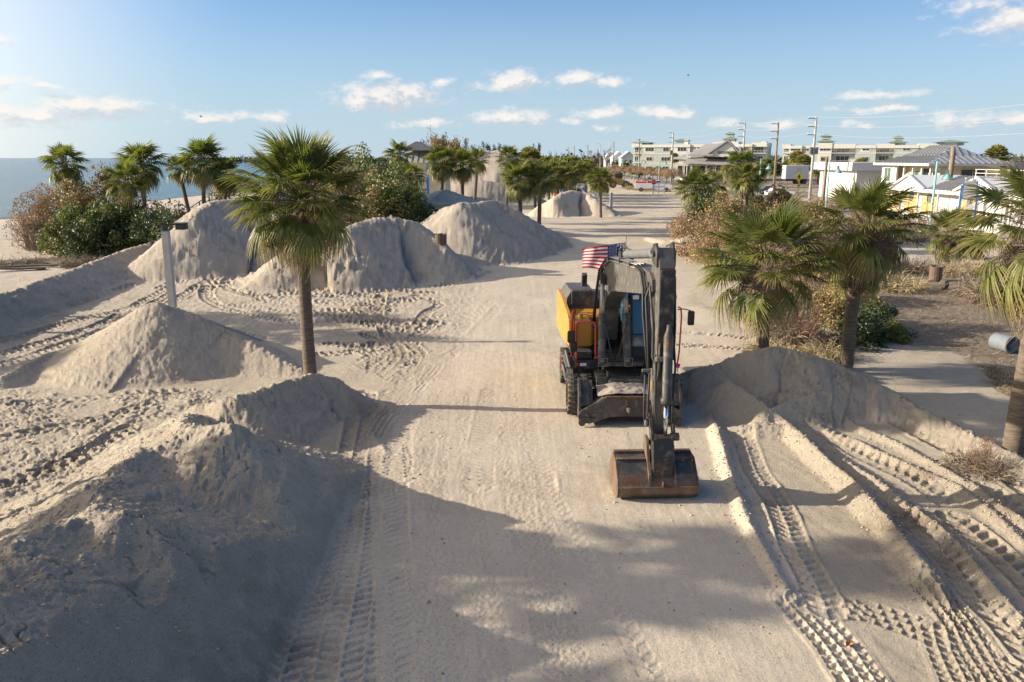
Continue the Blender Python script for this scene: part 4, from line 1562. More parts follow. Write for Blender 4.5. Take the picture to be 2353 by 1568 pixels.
def brush_mesh(seed, n=900, m_=None):
    """mound of thin dead stems (unit radius)"""
    r = random.Random(seed)
    b = MB()
    for _ in range(n):
        a = r.uniform(0, 6.28)
        q = math.sqrt(r.random()) * .85
        p = Vector((math.cos(a) * q, math.sin(a) * q, r.uniform(0, .25)))
        d = Vector((math.cos(a) * .5 + r.gauss(0, .5), math.sin(a) * .5 + r.gauss(0, .5), r.uniform(.1, 1.1))).normalized()
        l = r.uniform(.25, .65)
        pts = [p]
        for i in range(3):
            d = (d + Vector((r.gauss(0, .2), r.gauss(0, .2), -.38))).normalized()
            pts.append(pts[-1] + d * l / 3)
        s = Vector((r.gauss(0, 1), r.gauss(0, 1), r.gauss(0, 1))).normalized() * .011
        vs = []
        for i, pp in enumerate(pts):
            vs += [pp - s * (1 - i * .25), pp + s * (1 - i * .25)]
        b.add(vs, [(0, 1, 3, 2), (2, 3, 5, 4), (4, 5, 7, 6)])
    return b.mesh('dead_stems', m_ or M_straw)


BRUSH = [brush_mesh(1), brush_mesh(2, m_=M_strawg), brush_mesh(3, m_=M_straw)]


def shrub(label, kind, x, y, rx, h, grp, name='shrub', ry=None, cat='shrub'):
    root = empty(name, (x, y, gz(x, y) - .1), rnd.uniform(0, 6.28), label, cat, grp)
    asp = min(ASP, key=lambda a: abs(math.log(h / rx / a)))
    fm, bm = rnd.choice(SH[kind][asp])
    sc = (rx, ry or rx, h / asp)
    inst('foliage', fm, root, (0, 0, 0), (0, 0, 0), sc)['kind'] = 'stuff'
    inst('branches', bm, root, (0, 0, 0), (0, 0, 0), sc)
    return root


def brush(label, x, y, r_, h, k=0, grp='mounds of dead stems', name='dead_brush', cat='dead brush'):
    o = inst(name, BRUSH[k], None, (x, y, gz(x, y) - .05), (0, 0, rnd.uniform(0, 6.28)), (r_, r_, h * 2))
    return tag(o, label, cat, grp)


def SX(px, Y):
    return UY(px, 500, Y)[0]


G1 = 'sea grape shrubs on the beach bank'
for kind, px, Y, r_, h, lb in [('dry', 92, 57, 1.7, 4.0, 'brown dying shrub at the far left of the beach bank'), ('bare', 78, 55, 1.9, 3.6, 'twiggy leafless shrub over the wooden seat'),
                               ('mixed', 200, 57, 2.3, 5.2, 'tall brown and green shrub below the lone slim palm'), ('green', 170, 54, 2.2, 3.6, 'green shrub left of the middle of the beach bank'),
                               ('dark', 205, 52, 2.0, 3.2, 'dark green shrub at the front of the beach bank'), ('green', 262, 53, 2.4, 3.8, 'bushy green grape shrub under the bushy tall palm'),
                               ('dark', 310, 54, 2.2, 3.4, 'deep green shrub in the middle of the beach bank'), ('green', 345, 55, 2.2, 3.2, 'yellow green grape shrub right of the bank palms'),
                               ('mixed', 395, 57, 2.3, 2.7, 'speckled brown and green shrub before the picnic deck'), ('mixed', 440, 58, 2.2, 2.4, 'low speckled shrub at the left of the high heap'),
                               ('bare', 380, 60, 2.0, 4.0, 'bare twiggy shrub between the bank palms'), ('mixed', 240, 60, 2.5, 5.2, 'brown topped shrub behind the bank palms'),
                               ('dry', 130, 60, 1.8, 4.6, 'tawny dry shrub behind the front shrubs at far left'), ('dark', 360, 51, 1.8, 1.8, 'low dark shrub at the foot of the sand bank'),
                               ('dry', 480, 62, 1.8, 2.4, 'rust brown shrub below the stair palms'), ('dark', 530, 70, 2.2, 4.4, 'dark shrub under the shaded stair palm'), ('green', 545, 62, 1.8, 3.0, 'green shrub hidden behind the high heap')]:
    shrub(lb, kind, SX(px, Y), Y, r_ * (1.15 if kind in ('dry', 'bare', 'mixed') else 1.0), h * (1.12 if kind in ('dry', 'bare') else 1.0), G1)
G2 = 'sea grape thicket in the middle'
for kind, px, Y, r_, h, lb in [('mixed', 800, 56, 2.3, 6.6, 'tall tawny grape shrub behind the crown of the single palm'), ('green', 840, 58, 2.6, 6.2, 'broad yellow green grape shrub behind the eroded heap'),
                               ('green', 905, 55, 2.2, 5.0, 'bright green grape shrub left of the shelter'), ('green', 930, 55, 1.5, 3.6, 'low bright green shrub beside the shelter roof'),
                               ('mixed', 865, 54, 2.2, 4.6, 'rounded orange brown grape shrub behind the eroded heap'), ('mixed', 880, 62, 2.5, 6.0, 'tall mixed grape shrub below the store palms'),
                               ('dark', 850, 66, 2.6, 6.7, 'dark shrub at the back of the middle thicket'), ('dark', 940, 63, 1.8, 4.4, 'dark shrub under the dark palm by the store'),
                               ('dark', 795, 68, 2.4, 7.0, 'dark round tree top left in the middle thicket'), ('green', 845, 72, 2.4, 7.1, 'green tree top behind the tawny shrubs'), ('mixed', 770, 58, 2.2, 4.2, 'shrub half hidden by the single palm'),
                               ('dry', 780, 54, 2.0, 3.4, 'brown shrub right behind the single palm'), ('dark', 700, 64, 2.4, 5.0, 'dark shrub behind the single palm crown'), ('mixed', 640, 66, 2.2, 4.4, 'mixed shrub left behind the single palm crown')]:
    shrub(lb, kind, SX(px, Y), Y, r_ * 1.12, h * 1.03, G2)
G3 = 'brown thicket right of the road'
for kind, px, Y, r_, h, lb in [('dry', 1610, 52, 2.0, 3.2, 'tawny shrub at the left end of the right thicket'), ('dry', 1650, 49, 2.0, 3.0, 'tawny shrub above the small sand heap'), ('mixed', 1700, 47, 2.2, 3.2, 'broad patchy shrub in the right thicket'),
                               ('dry', 1745, 45, 2.2, 3.2, 'tangled dry shrub above the straight palm'), ('mixed', 1790, 46, 2.2, 3.4, 'brown shrub with green sprigs, middle of the right thicket'), ('dry', 1830, 44, 2.0, 3.0, 'dry shrub left of the leaning palm'),
                               ('bare', 1800, 50, 2.4, 4.0, 'leafless twiggy shrub below the crossing sign'), ('mixed', 1680, 56, 2.2, 4.4, 'mixed shrub under the thicket palms'), ('dark', 1620, 60, 2.2, 3.8, 'dark green shrub under the left thicket palm'),
                               ('dark', 1740, 60, 2.2, 4.0, 'dark green shrub under the tall thicket palm'), ('bare', 1860, 48, 2.2, 3.6, 'bare grey shrub behind the leaning palm'), ('mixed', 1780, 58, 2.2, 4.0, 'tawny shrub at the back of the thicket'),
                               ('dry', 1580, 60, 1.6, 2.4, 'small dry shrub at the edge of the road'), ('green', 1700, 42, 1.6, 1.6, 'low green shrub in front of the thicket'), ('mixed', 1880, 54, 2.2, 3.2, 'patchy shrub behind the bare grey one'),
                               ('dry', 1900, 45, 1.8, 2.4, 'dry shrub right behind the leaning palm'), ('bare', 2080, 62, 2.0, 3.0, 'bare shrub before the yellow walls'), ('bare', 2120, 60, 2.2, 3.4, 'twiggy bare shrub left of the teal lamp'),
                               ('mixed', 2010, 60, 2.0, 2.6, 'low mixed shrub beyond the leaning palm')]:
    shrub(lb, kind, SX(px, Y), Y, r_, h, G3)
G4 = 'shrubs round the leaning palm'
for kind, px, Y, r_, h, lb in [('russet', 1830, 27.5, 1.1, 1.9, 'russet twiggy shrub between the two near palms'), ('russet', 1865, 26.2, 1.0, 1.6, 'rust red shrub just left of the leaning trunk'), ('dark', 1995, 26.4, 1.2, 1.5, 'dark green shrub right of the leaning trunk'),
                               ('dark', 2040, 28, 1.1, 1.5, 'low green shrub on the brown ground'), ('bare', 1850, 31, 1.5, 2.4, 'grey twiggy shrub behind the near palms'), ('mixed', 1960, 29.5, 1.3, 2.2, 'mixed shrub behind the leaning trunk'),
                               ('dry', 1790, 33, 1.6, 2.0, 'dry shrub behind the straight palm'), ('green', 2075, 27.0, .7, .9, 'small yellow green shrub at the end of the dark one'), ('dry', 1900, 35, 1.9, 2.2, 'tawny shrub further behind the near palms'),
                               ('russet', 2338, 15.2, .42, .9, 'russet creeper round the foot of the right edge palm')]:
    shrub(lb, kind, SX(px, Y), Y, r_, h, G4)
for px, Y, r_, h, k, lb in [(1810, 25.0, 1.0, .55, 0, 'straw coloured heap of dead stems left of the leaning trunk'), (1880, 24.0, 1.0, .5, 2, 'pale straw heap at the foot of the leaning palm'), (1850, 26.5, 1.3, .8, 1, 'grey brown heap of stems under the russet shrubs'),
                            (1925, 24.6, .8, .5, 0, 'tangle of straw behind the leaning trunk'), (2335, 15.3, .75, .5, 1, 'ragged dead stems round the right edge palm foot'), (1960, 23.1, .42, .15, 0, 'tuft of straw roots at the leaning trunk'),
                            (2080, 38, 1.4, .8, 0, 'dry grass mound beyond the brown ground'), (2000, 40, 1.8, 1.0, 0, 'yellow grass mound behind the leaning palm'), (2130, 44, 1.3, .9, 1, 'dry grass at the foot of the bushy palm'), (2250, 44, 1.4, .9, 0, 'dry grass right of the bushy palm'),
                            (2300, 36, 1.6, 1.1, 1, 'grey brush behind the right edge palm'), (2340, 34, 1.6, 1.3, 1, 'grey brush at the right edge'), (2200, 43, 1.2, .7, 2, 'straw mound below the bushy palm'), (1480, 158, 2.2, 1.1, 0, 'tall dry grass behind the white truck'), (1462, 162, 2.5, 1.2, 0, 'tall dry grass left of the white truck'),
                            (100, 49, 1.4, .35, 2, 'raked straw round the wooden seat'), (25, 47, 1.6, .5, 1, 'dead fronds heap at the left edge'), (230, 47, 1.3, .3, 1, 'dead leaf litter before the beach bank'), (170, 46, 1.0, .8, 1, 'dead palm fronds hanging before the bank'),
                            (420, 74, 1.0, .9, 1, 'brown tuft on the beach by the stairs')]:
    brush(lb, SX(px, Y), Y, r_, h, k)

# low scrub between the thicket and the street, built as loose things with their own leaves
G5 = 'low scrub along the street'
for i in range(46):
    Y = rnd.uniform(62, 150)
    X = rnd.uniform(float(np.interp(Y, [62, 80, 100, 150], [19, 20, 25, 34])), 37)
    kind = rnd.choice(['dry', 'dry', 'bare', 'mixed', 'dark'])
    shrub('low %s scrub bush between the thicket and the street' % {'dry': 'tawny', 'bare': 'leafless', 'mixed': 'patchy', 'dark': 'dark green'}[kind], kind, X, Y, rnd.uniform(1.2, 2.2), rnd.uniform(.7, 1.9), G5)
for i in range(60):
    Y = rnd.uniform(140, 420)
    X = rnd.uniform(-30, 12) if i % 2 else rnd.uniform(-60, -8)
    if abs(X) < 10 and Y < 180:
        continue
    shrub('distant brown and green bush on the flat land', rnd.choice(['dark', 'dark', 'mixed', 'dry']), X, Y, rnd.uniform(3, 5), rnd.uniform(3.0, 5.0), 'distant bushes')
for i in range(70):
    Y = rnd.uniform(190, 420)
    X = rnd.uniform(8, 40)
    if .135 < X / Y < .235:
        continue
    shrub('distant brown bush along the vanishing street', rnd.choice(['dry', 'mixed', 'dark', 'dry', 'bare']), X, Y, rnd.uniform(2.5, 4.5), rnd.uniform(1.6, 3.2), 'distant bushes beside the street')

# far treeline: one band of crowns that reads as one mass
def treeline():
    r = np.random.RandomState(5)
    C = []
    for i in range(2600):
        Y = r.uniform(430, 1500)
        X = r.uniform(-.42, 1.1) * Y
        if X < -62 and Y < 1000:
            X = -62 + r.uniform(0, 60)
        h = r.uniform(3.5, 8.5) * (1 + (r.rand() < .08) * .5)
        k = 26
        s = r.uniform(3, 7)
        q = r.normal(0, 1, (k, 3)) * np.array([s, s, h * .24])
        q[:, 2] += h * .5
        q[:, 2] = np.clip(q[:, 2], -.5, h * 1.1)
        C.append(q + np.array([X, Y, -.5]))
    C = np.concatenate(C)
    m = len(C)
    L_ = r.uniform(.7, 2.0, (m, 1))
    t = r.normal(0, 1, (m, 3))
    t /= np.linalg.norm(t, axis=1)[:, None]
    s = np.cross(t, r.normal(0, 1, (m, 3)))
    s /= np.linalg.norm(s, axis=1)[:, None]
    V = np.stack([C + t * L_, C + s * L_, C - t * L_, C - s * L_], 1).reshape(-1, 3)
    me = np_mesh('woodland', V, np.arange(4 * m).reshape(-1, 4), {}, mat('far_leaves', (.10, .10, .06), .9, attr2=[(0, (.06, .075, .04)), (.4, (.09, .095, .05)), (.65, (.15, .12, .08)), (.85, (.19, .16, .12))]))
    o = bpy.data.objects.new('distant_woodland', me)
    COL.objects.link(o)
    tag(o, 'distant wood of grey green and brown trees along the horizon', 'woodland', kind='stuff')


treeline()


# feathery pines with thin crowns on the skyline
def pine(label, X, Y, h, w, seed, dense=1.0, dark=False):
    r = random.Random(seed)
    root = empty('pine_tree', (X, Y, gz(X, Y)), 0, label, 'pine tree', 'wind-thinned pines on the skyline')
    b = MB()
    lf = MB()
    nb = 7
    for k in range(nb):
        lean = Vector((r.uniform(-1, 1) * w * .5, r.uniform(-1, 1) * w * .3, h * r.uniform(.7, 1.0)))
        st = Vector((0, 0, h * r.uniform(.1, .45)))
        mid = st.lerp(lean, .55) + Vector((r.uniform(-.3, .3), 0, r.uniform(-.2, .4)))
        b.tube([st * .2, st, mid, lean], [.20, .14, .08, .03], 5, cap=False)
        for j in range(int(30 * dense)):
            t = r.random() ** .7
            p = mid.lerp(lean, t) + Vector((r.gauss(0, .28), r.gauss(0, .28), r.gauss(0, .35))) * (1.1 - .4 * t)
            d = Vector((r.gauss(0, .6), r.gauss(0, .6), 1)).normalized() * r.uniform(.25, .55)
            s = d.orthogonal().normalized() * .09
            lf.add([p - s, p + s, p + d], [(0, 1, 2)])
    b.tube([(0, 0, -.4), (0, 0, h * .4)], [.26, .16], 6)
    b.build('trunk', M_bark, root)
    lf.build('crown', M_casu if dark else M_casud, root)


for i, (px, Yd, top, w, dn, dk, lb) in enumerate([(1000, 190, 306, 5, .9, 0, 'thin grey pine left of the row on the skyline'), (1018, 195, 304, 4, .8, 0, 'second thin pine on the skyline above the palms'), (1062, 190, 305, 4.5, .8, 0, 'leaning thin pine above the slim trunk palm'),
                                                  (983, 185, 318, 4, .7, 0, 'short thin pine beside the store vent'), (1120, 200, 320, 4.5, 2.0, 1, 'dark tufted pine behind the highest dune'), (1138, 200, 326, 4, 1.8, 1, 'smaller dark pine behind the highest dune'),
                                                  (1234, 260, 329, 3.4, 2.2, 1, 'lone dark pine above the palm row'), (1080, 200, 326, 4, .7, 0, 'thin twig-like pine right of the palms'), (1270, 330, 342, 4, .5, 0, 'distant thin pine right of the palm row'),
                                                  (1352, 330, 339, 9, 1.3, 0, 'broad brown pine before the utility poles'), (1385, 340, 344, 5, .9, 0, 'distant brown pine by the town houses'), (1300, 330, 345, 7, .9, 0, 'brownish pine above the far palms'), (1395, 300, 338, 3.5, .8, 1, 'slim tree left of the town houses'),
                                                  (1780, 330, 348, 6, .4, 0, 'leafless tree between the condominiums')]):
    X, Y, z = UY(px, top, Yd)
    pine(lb, X, Y, z - gz(X, Y), w, 400 + i, dn, dk)

# pruned brown street trees
G6 = 'pruned brown street trees'
st_m = MB()
st_m.sm = False
for px, Y in [(1408, 262), (1420, 250), (1432, 242), (1449, 238), (1463, 228), (1478, 224), (1496, 212), (1512, 205), (1528, 184), (1543, 178)]:
    x = SX(px, Y)
    sti = [1408, 1420, 1432, 1449, 1463, 1478, 1496, 1512, 1528, 1543].index(px)
    root = empty('street_tree', (x, Y, 0), rnd.uniform(0, 6), '%s of the flat topped brown street trees' % ordinal(sti, 10), 'street tree', G6)
    fm, bm = rnd.choice(SH['dry'][.8])
    inst('trunk', FART, root, (0, 0, 0), (0, 0, 0), (1.3, 1.3, 2.5))
    inst('crown', fm, root, (0, 0, 2.2), (0, 0, 0), (2.3, 2.3, 2.3))['kind'] = 'stuff'
    inst('branches', bm, root, (0, 0, 2.2), (0, 0, 0), (2.2, 2.2, 2.2))


# dead turf tufts and straw litter
def tufts():
    r = np.random.RandomState(8)
    n = 15000
    x = r.uniform(11.5, 30, n)
    y = r.uniform(14.5, 50, n)
    xb = np.interp(y, [0, 15, 19, 22.5, 28, 33, 50, 60], [13.5, 13.2, 13.4, 14.6, 12.3, 11.5, 12.5, 14.0])
    keep = (x > xb + .3) & (x < np.interp(y, [14, 33, 40, 50], [40, 26, 25, 23])) & (fbm(x * .9, y * .9, 9, 4) * .6 + r.normal(0, .3, n) > -.2)
    x, y = x[keep], y[keep]
    edge_n = 2600      # the straw line along the edge
    t = r.rand(edge_n)
    ex = np.interp(t, [0, .4, 1], [15.0, 13.6, 14.6]) + r.normal(0, .22, edge_n)
    ey = np.interp(t, [0, .4, 1], [17.5, 20.5, 23.4]) + r.normal(0, .22, edge_n)
    x = np.concatenate([x, ex]).astype(np.float32)
    y = np.concatenate([y, ey]).astype(np.float32)
    z, _, _ = terrain_fields(x, y)
    n = len(x)
    a = r.uniform(0, 6.28, n)
    l = r.uniform(.10, .28, n)
    lift = r.uniform(.01, .09, n)
    w = .008 + r.rand(n) * .006
    c, s = np.cos(a), np.sin(a)
    p0 = np.stack([x, y, z], 1)
    V = np.stack([p0 + np.stack([-s * w, c * w, 0 * w], 1), p0 + np.stack([s * w, -c * w, 0 * w], 1),
                  p0 + np.stack([c * l + s * w * .3, s * l - c * w * .3, lift], 1), p0 + np.stack([c * l - s * w * .3, s * l + c * w * .3, lift + .004], 1)], 1).reshape(-1, 3)
    me = np_mesh('dead_grass', V, np.arange(4 * n).reshape(-1, 4), {}, M_straw)
    o = bpy.data.objects.new('dead_grass', me)
    COL.objects.link(o)
    tag(o, 'dead straw grass strewn over the brown ground at the right', 'dead grass', kind='stuff')


tufts()

# ---------------------------------------------------------------- the wheeled excavator
M_dk = mat('machine_dark_grey', (.044, .042, .040), .5, var=.35, vscale=3, rust=.12, bump=.2, bscale=60, spec=.4)
M_gr = mat('machine_grey', (.072, .069, .063), .5, var=.25, vscale=2.5, rust=.25, spec=.4)
M_bm = mat('boom_grey', (.105, .10, .088), .5, var=.18, vscale=2, rust=.15, spec=.4)
M_lg = mat('machine_light_grey', (.17, .17, .165), .5, var=.2, spec=.4)
M_ye = mat('machine_yellow', (.62, .285, .03), .42, var=.22, vscale=2.2, spec=.5, coat=.2)
M_or = mat('handrail_orange', (.62, .085, .02), .45, var=.2)
M_bk = mat('black_rubber', (.022, .021, .020), .75, col2=(.06, .053, .045), vscale=6, bump=.3)
M_tyre = mat('tyre_rubber', (.035, .033, .03), .85, col2=(.13, .115, .095), vscale=7, bump=.4)
M_chr = mat('chrome_rod', (.75, .75, .76), .12, metal=1.0)
M_stl = mat('worn_steel', (.12, .085, .06), .55, metal=.25, col2=(.21, .135, .085), vscale=3.5, rust=.45, bump=.5, bscale=30)
M_stld = mat('dark_worn_steel', (.055, .052, .05), .5, metal=.3, col2=(.09, .082, .074), vscale=4, rust=.15, bump=.3, bscale=30)
M_glass = mat('tinted_glass', (.03, .10, .15), .06, spec=.8)
M_blglass = mat('blue_window_film', (.022, .085, .145), .15, spec=.8)
M_wht = mat('white_plastic', (.7, .7, .68), .5)
M_lamp = mat('lamp_lens', (.75, .76, .78), .12, spec=.8)
M_red = mat('red_lens', (.5, .03, .02), .3)
M_blue = mat('blue_sticker', (.03, .10, .42), .5)
M_pink = mat('pink_flag_tape', (.75, .03, .22), .7)
M_hose = mat('hydraulic_hose', (.045, .043, .040), .6, var=.2)
M_pipe = mat('steel_pipe', (.20, .195, .18), .4, metal=.4, var=.2)
M_grate = mat('step_grating', (.42, .40, .37), .6, metal=.3, var=.3, vscale=20)

EX = (2.75, 20.1, 0.02)
exc = empty('excavator', EX, 0, 'wheeled excavator with bucket lowered in front of a rusty dozer blade, flag flying behind', 'excavator')
Tl = Matrix.Translation((-EX[0], -EX[1], -EX[2]))     # world -> root
CU = (2.72, 21.0)
YAW = .040
Tu = Tl @ Matrix.Translation((CU[0], CU[1], 0)) @ Matrix.Rotation(YAW, 4, 'Z') @ Matrix.Translation((0, -21.0, 0))
# Tu takes (x offset from the slew centre, Y as if unturned, z)


def low():
    return MB(Tl)


def upp():
    return MB(Tu)


# --- undercarriage
CX = 2.75
b = low()
b.cbox((CX, 20.2, .82), (.86, 3.4, .34), bev=.04)
b.prism([(CX - .55, 1.0), (CX + .55, 1.0), (CX + .42, .62), (CX - .42, .62)], 'y', 19.9, 21.9)
b.lathe([(.62, 1.0), (.62, 1.12), (.58, 1.16), (.58, 1.28), (0, 1.28)], (CX, 21.0, 0), 'z', 28)
b.cbox((CX, 19.15, .95), (.95, .9, .05), bev=.01)
b.box(CX - .7, CX - .45, 18.55, 19.3, .5, 1.02)
b.box(CX + .45, CX + .7, 18.55, 19.3, .5, 1.02)
b.build('undercarriage', M_gr, exc)
b = low()
for yy in (18.95, 21.75):
    b.cyl((1.7, yy, .5), (3.8, yy, .5), .13, 14)
    b.lathe([(.05, -.22), (.26, -.15), (.30, 0), (.26, .15), (.05, .22)], (CX, yy, .5), 'x', 16)
b.build('axle', M_gr, exc)


def wheel_meshes():
    Rr, w = .505, .125
    t = MB()
    t.sm = True
    t.lathe([(.29, -w), (.38, -w - .012), (.46, -w + .005), (.478, -w + .04), (.482, 0), (.478, w - .04), (.46, w - .005), (.38, w + .012), (.29, w)], (0, 0, 0), 'x', 40)
    t.sm = False
    n = 22
    for k in range(n):
        for s in (-1, 1):
            a = 2 * math.pi * (k + (.5 if s > 0 else 0)) / n
            R3 = Matrix.Rotation(a, 4, 'X')
            for (xa, xb, tw) in ((.0, .065, .02), (.055, .135, .05)):
                vs = [(s * xa, -.026 + tw * .3, .47), (s * xb, -.026 + tw, .455 if xb > .1 else .47), (s * xb, .032 + tw, .455 if xb > .1 else .47), (s * xa, .032 + tw * .3, .47),
                      (s * xa, -.02 + tw * .3, .508), (s * xb, -.02 + tw, .498), (s * xb, .024 + tw, .498), (s * xa, .024 + tw * .3, .508)]
                t.add([tuple(R3 @ Vector(p)) for p in vs], [(0, 1, 5, 4), (1, 2, 6, 5), (2, 3, 7, 6), (3, 0, 4, 7), (4, 5, 6, 7)])
    ty = t.mesh('tyre', M_tyre, True)
    r = MB()
    r.sm = True
    r.lathe([(.295, -w + .01), (.30, -w + .03), (.27, -w + .05), (.25, -.03), (.17, -.055), (.16, -.075), (.0, -.08)], (0, 0, 0), 'x', 30)
    r.lathe([(.0, w - .02), (.25, w - .03), (.27, w - .02), (.30, w - .01)], (0, 0, 0), 'x', 30)
    r.sm = False
    for k in range(8):
        a = k * math.pi / 4
        r.cyl((-.075, .2 * math.cos(a), .2 * math.sin(a)), (-.045, .2 * math.cos(a), .2 * math.sin(a)), .018, 6)
    ri = r.mesh('rim', M_ye, True)
    return ty, ri


ty, ri = wheel_meshes()
for yy in (18.95, 21.75):
    for xx, fl in ((1.50, 0), (1.82, 0), (3.68, 1), (4.0, 1)):
        w_ = inst('wheel', ri, exc, (xx - EX[0], yy - EX[1], .5 - EX[2]), (rnd.uniform(0, 6), 0, math.pi if fl else 0))
        inst('tyre', ty, w_)

# steps, tool boxes and fenders between the wheels
b = low()
for s in (-1, 1):
    x0, x1 = (1.52, 2.2) if s < 0 else (3.3, 3.98)
    b.cbox(((x0 + x1) / 2, 20.35, .72), (x1 - x0, 1.15, .55), bev=.03)
    b.box(x0 + .03, x1 - .1, 19.62, 19.76, .55, 1.0)
b.build('tool_box', mat('machine_black', (.028, .027, .026), .5, rust=.3, var=.2), exc)
b = low()
b.tube([(1.47, 19.5, 1.02), (1.47, 21.2, 1.05)], .035, 6)
b.tube([(1.40, 19.7, .62), (1.40, 21.1, .66)], .035, 6)
b.box(1.38, 1.5, 19.7, 21.1, .95, .99)
b.box(1.36, 1.5, 19.85, 21.05, .62, .66)
b.build('side_step', M_lg, exc)
b = low()
b.tube([(1.43, 19.72, .62), (1.44, 19.45, .25), (1.46, 19.38, .12)], [.05, .045, .04], 6)
b.build('outrigger_leg', M_or, exc)

# --- dozer blade at the front
b = low()
b.cur = 0
xl, xr = 1.585, 4.02
yb = 17.95
prof = [(xl, .10), (xl - .02, .26), (xl + .05, .38), (xl + .62, .70), (xr - .62, .70), (xr - .05, .38), (xr + .02, .26), (xr, .10), (xr - .25, .06), (xr - .55, .16), (CX + .4, .235), (CX, .245),
        (CX - .4, .235), (xl + .55, .16), (xl + .25, .06)]
b.prism(prof, 'y', yb, yb + .07)
b.build('blade_plate', M_stld, exc)
b = low()
# sloping top deck behind the plate
b.add([(xl + .62, yb + .01, .705), (xr - .62, yb + .01, .705), (xr - .85, 18.62, .86), (xl + .85, 18.62, .86), (xl + .06, yb + .1, .40), (xr - .06, yb + .1, .40), (xl + .45, 18.5, .66), (xr - .45, 18.5, .66)],
      [(0, 1, 2, 3), (4, 0, 3, 6), (1, 5, 7, 2), (3, 2, 7, 6)])
b.box(xl + .72, xr - .72, 18.60, 18.68, .78, 1.0)
b.box(xl + .85, xr - .85, 18.68, 18.95, .86, .9)
for xx in (CX - .42, CX + .42):
    b.cbox((xx, 18.72, 1.06), (.05, .16, .2), bev=.02)
b.build('blade_deck', M_gr, exc)
b = low()
b.prism([(yb - .02, .68), (yb + .05, .68), (yb + .05, .73), (yb - .02, .73)], 'x', xl + .62, xr - .62)
b.build('rusty_edge', mat('rust', (.17, .07, .03), .9, col2=(.09, .05, .03), vscale=8, bump=.5), exc)
for s, x0 in ((-1, xl), (1, xr)):
    b = low()
    # outer bracket: a raised side plate leaning back
    a_, c_ = (x0 + .0, x0 + .05) if s < 0 else (x0 - .05, x0)
    b.prism([(yb + .06, .12), (yb + .08, .70), (yb + .42, 1.06), (yb + .58, 1.04), (yb + .62, .86), (yb + .75, .35), (yb + .5, .12)], 'x', a_, c_)
    xi0, xi1 = (x0 + .28, x0 + .33) if s < 0 else (x0 - .33, x0 - .28)
    b.prism([(yb + .06, .45), (yb + .40, 1.0), (yb + .55, .98), (yb + .7, .5)], 'x', xi0, xi1)
    b.prism([(yb + .07, .50), (yb + .40, .98), (yb + .44, .96), (yb + .12, .46)], 'x', min(a_, xi1) + .01, max(c_, xi0) - .01)
    b.build('blade_bracket', M_stld, exc)
    b = low()
    b.sm = False
    for (dx, dz, rr) in ((.20, .27, .045), (.07, .10, .085)):
        b.lathe([(0, -.05), (rr, -.05), (rr, .02), (0, .02)], (x0 - s * dx, yb, dz), 'y', 16)
        b.lathe([(0, -.075), (rr * .5, -.075), (rr * .5, -.05)], (x0 - s * dx, yb, dz), 'y', 12)
    b.tube([(x0 - s * .07, yb - .03, .19), (x0 - s * .45, yb - .03, .20)], .018, 6)
    b.lathe([(0, -.04), (.06, -.04), (.06, .04), (0, .04)], (x0 - s * .16, yb + .48, .92), 'x', 14)
    b.build('pivot_pin', M_stld, exc)
b = low()
b.cbox((CX, yb - .03, .42), (.11, .05, .12), bev=.02)
b.cyl((CX, yb - .07, .47), (CX, yb - .07, .36), .028, 8)
for xx in (CX - .06, CX + .18):
    b.box(xx - .03, xx + .03, yb - .012, yb, .50, .64)
b.build('tow_eye', M_stl, exc)
# sand lying on the blade
b = MB(Tl)
r_ = np.random.RandomState(3)
gx, gy = 42, 18
vs, fs = [], []
for j in range(gy + 1):
    for i in range(gx + 1):
        u, v = i / gx, j / gy
        x = CX - .72 + 1.44 * u
        y = yb + .09 + .52 * v
        e = min(u, 1 - u) * 4
        e = min(1, e) * min(1, min(v + .15, 1 - v + .1) * 4)
        deck = .705 + (y - yb) * .23
        z = deck - .012 + e * .10 + .045 * e * float(fbm(np.array([x * 7.]), np.array([y * 7.]), 8, 4)[0]) + .03 * e * abs(float(fbm(np.array([x * 16.]), np.array([y * 16.]), 5, 2)[0]))
        vs.append((x, y, z))
for j in range(gy):
    for i in range(gx):
        a = j * (gx + 1) + i
        fs.append((a, a + 1, a + gx + 2, a + gx + 1))
b.sm = True
b.add(vs, fs)
o = b.build('loose_sand', mat('loose_sand', (.44, .37, .29), .95, var=.2, vscale=9, bump=.6, bscale=60), None, EX, 'small pile of loose sand lying on the deck of the excavator blade', 'sand')
# front frame of the chassis
b = low()
b.box(CX - .62, CX + .62, 18.7, 18.78, .62, 1.02)
for xx in (CX - .18, CX + .22, CX + .5, CX - .5):
    b.cyl((xx, 18.69, .93), (xx, 18.67, .93), .028, 8)
b.build('front_frame', M_gr, exc)

# --- upper structure
b = upp()
b.box(-1.24, 1.26, 19.75, 23.5, 1.28, 1.42)
b.box(-.62, .38, 18.75, 20.6, 1.26, 1.36)
b.build('turntable_frame', M_dk, exc)
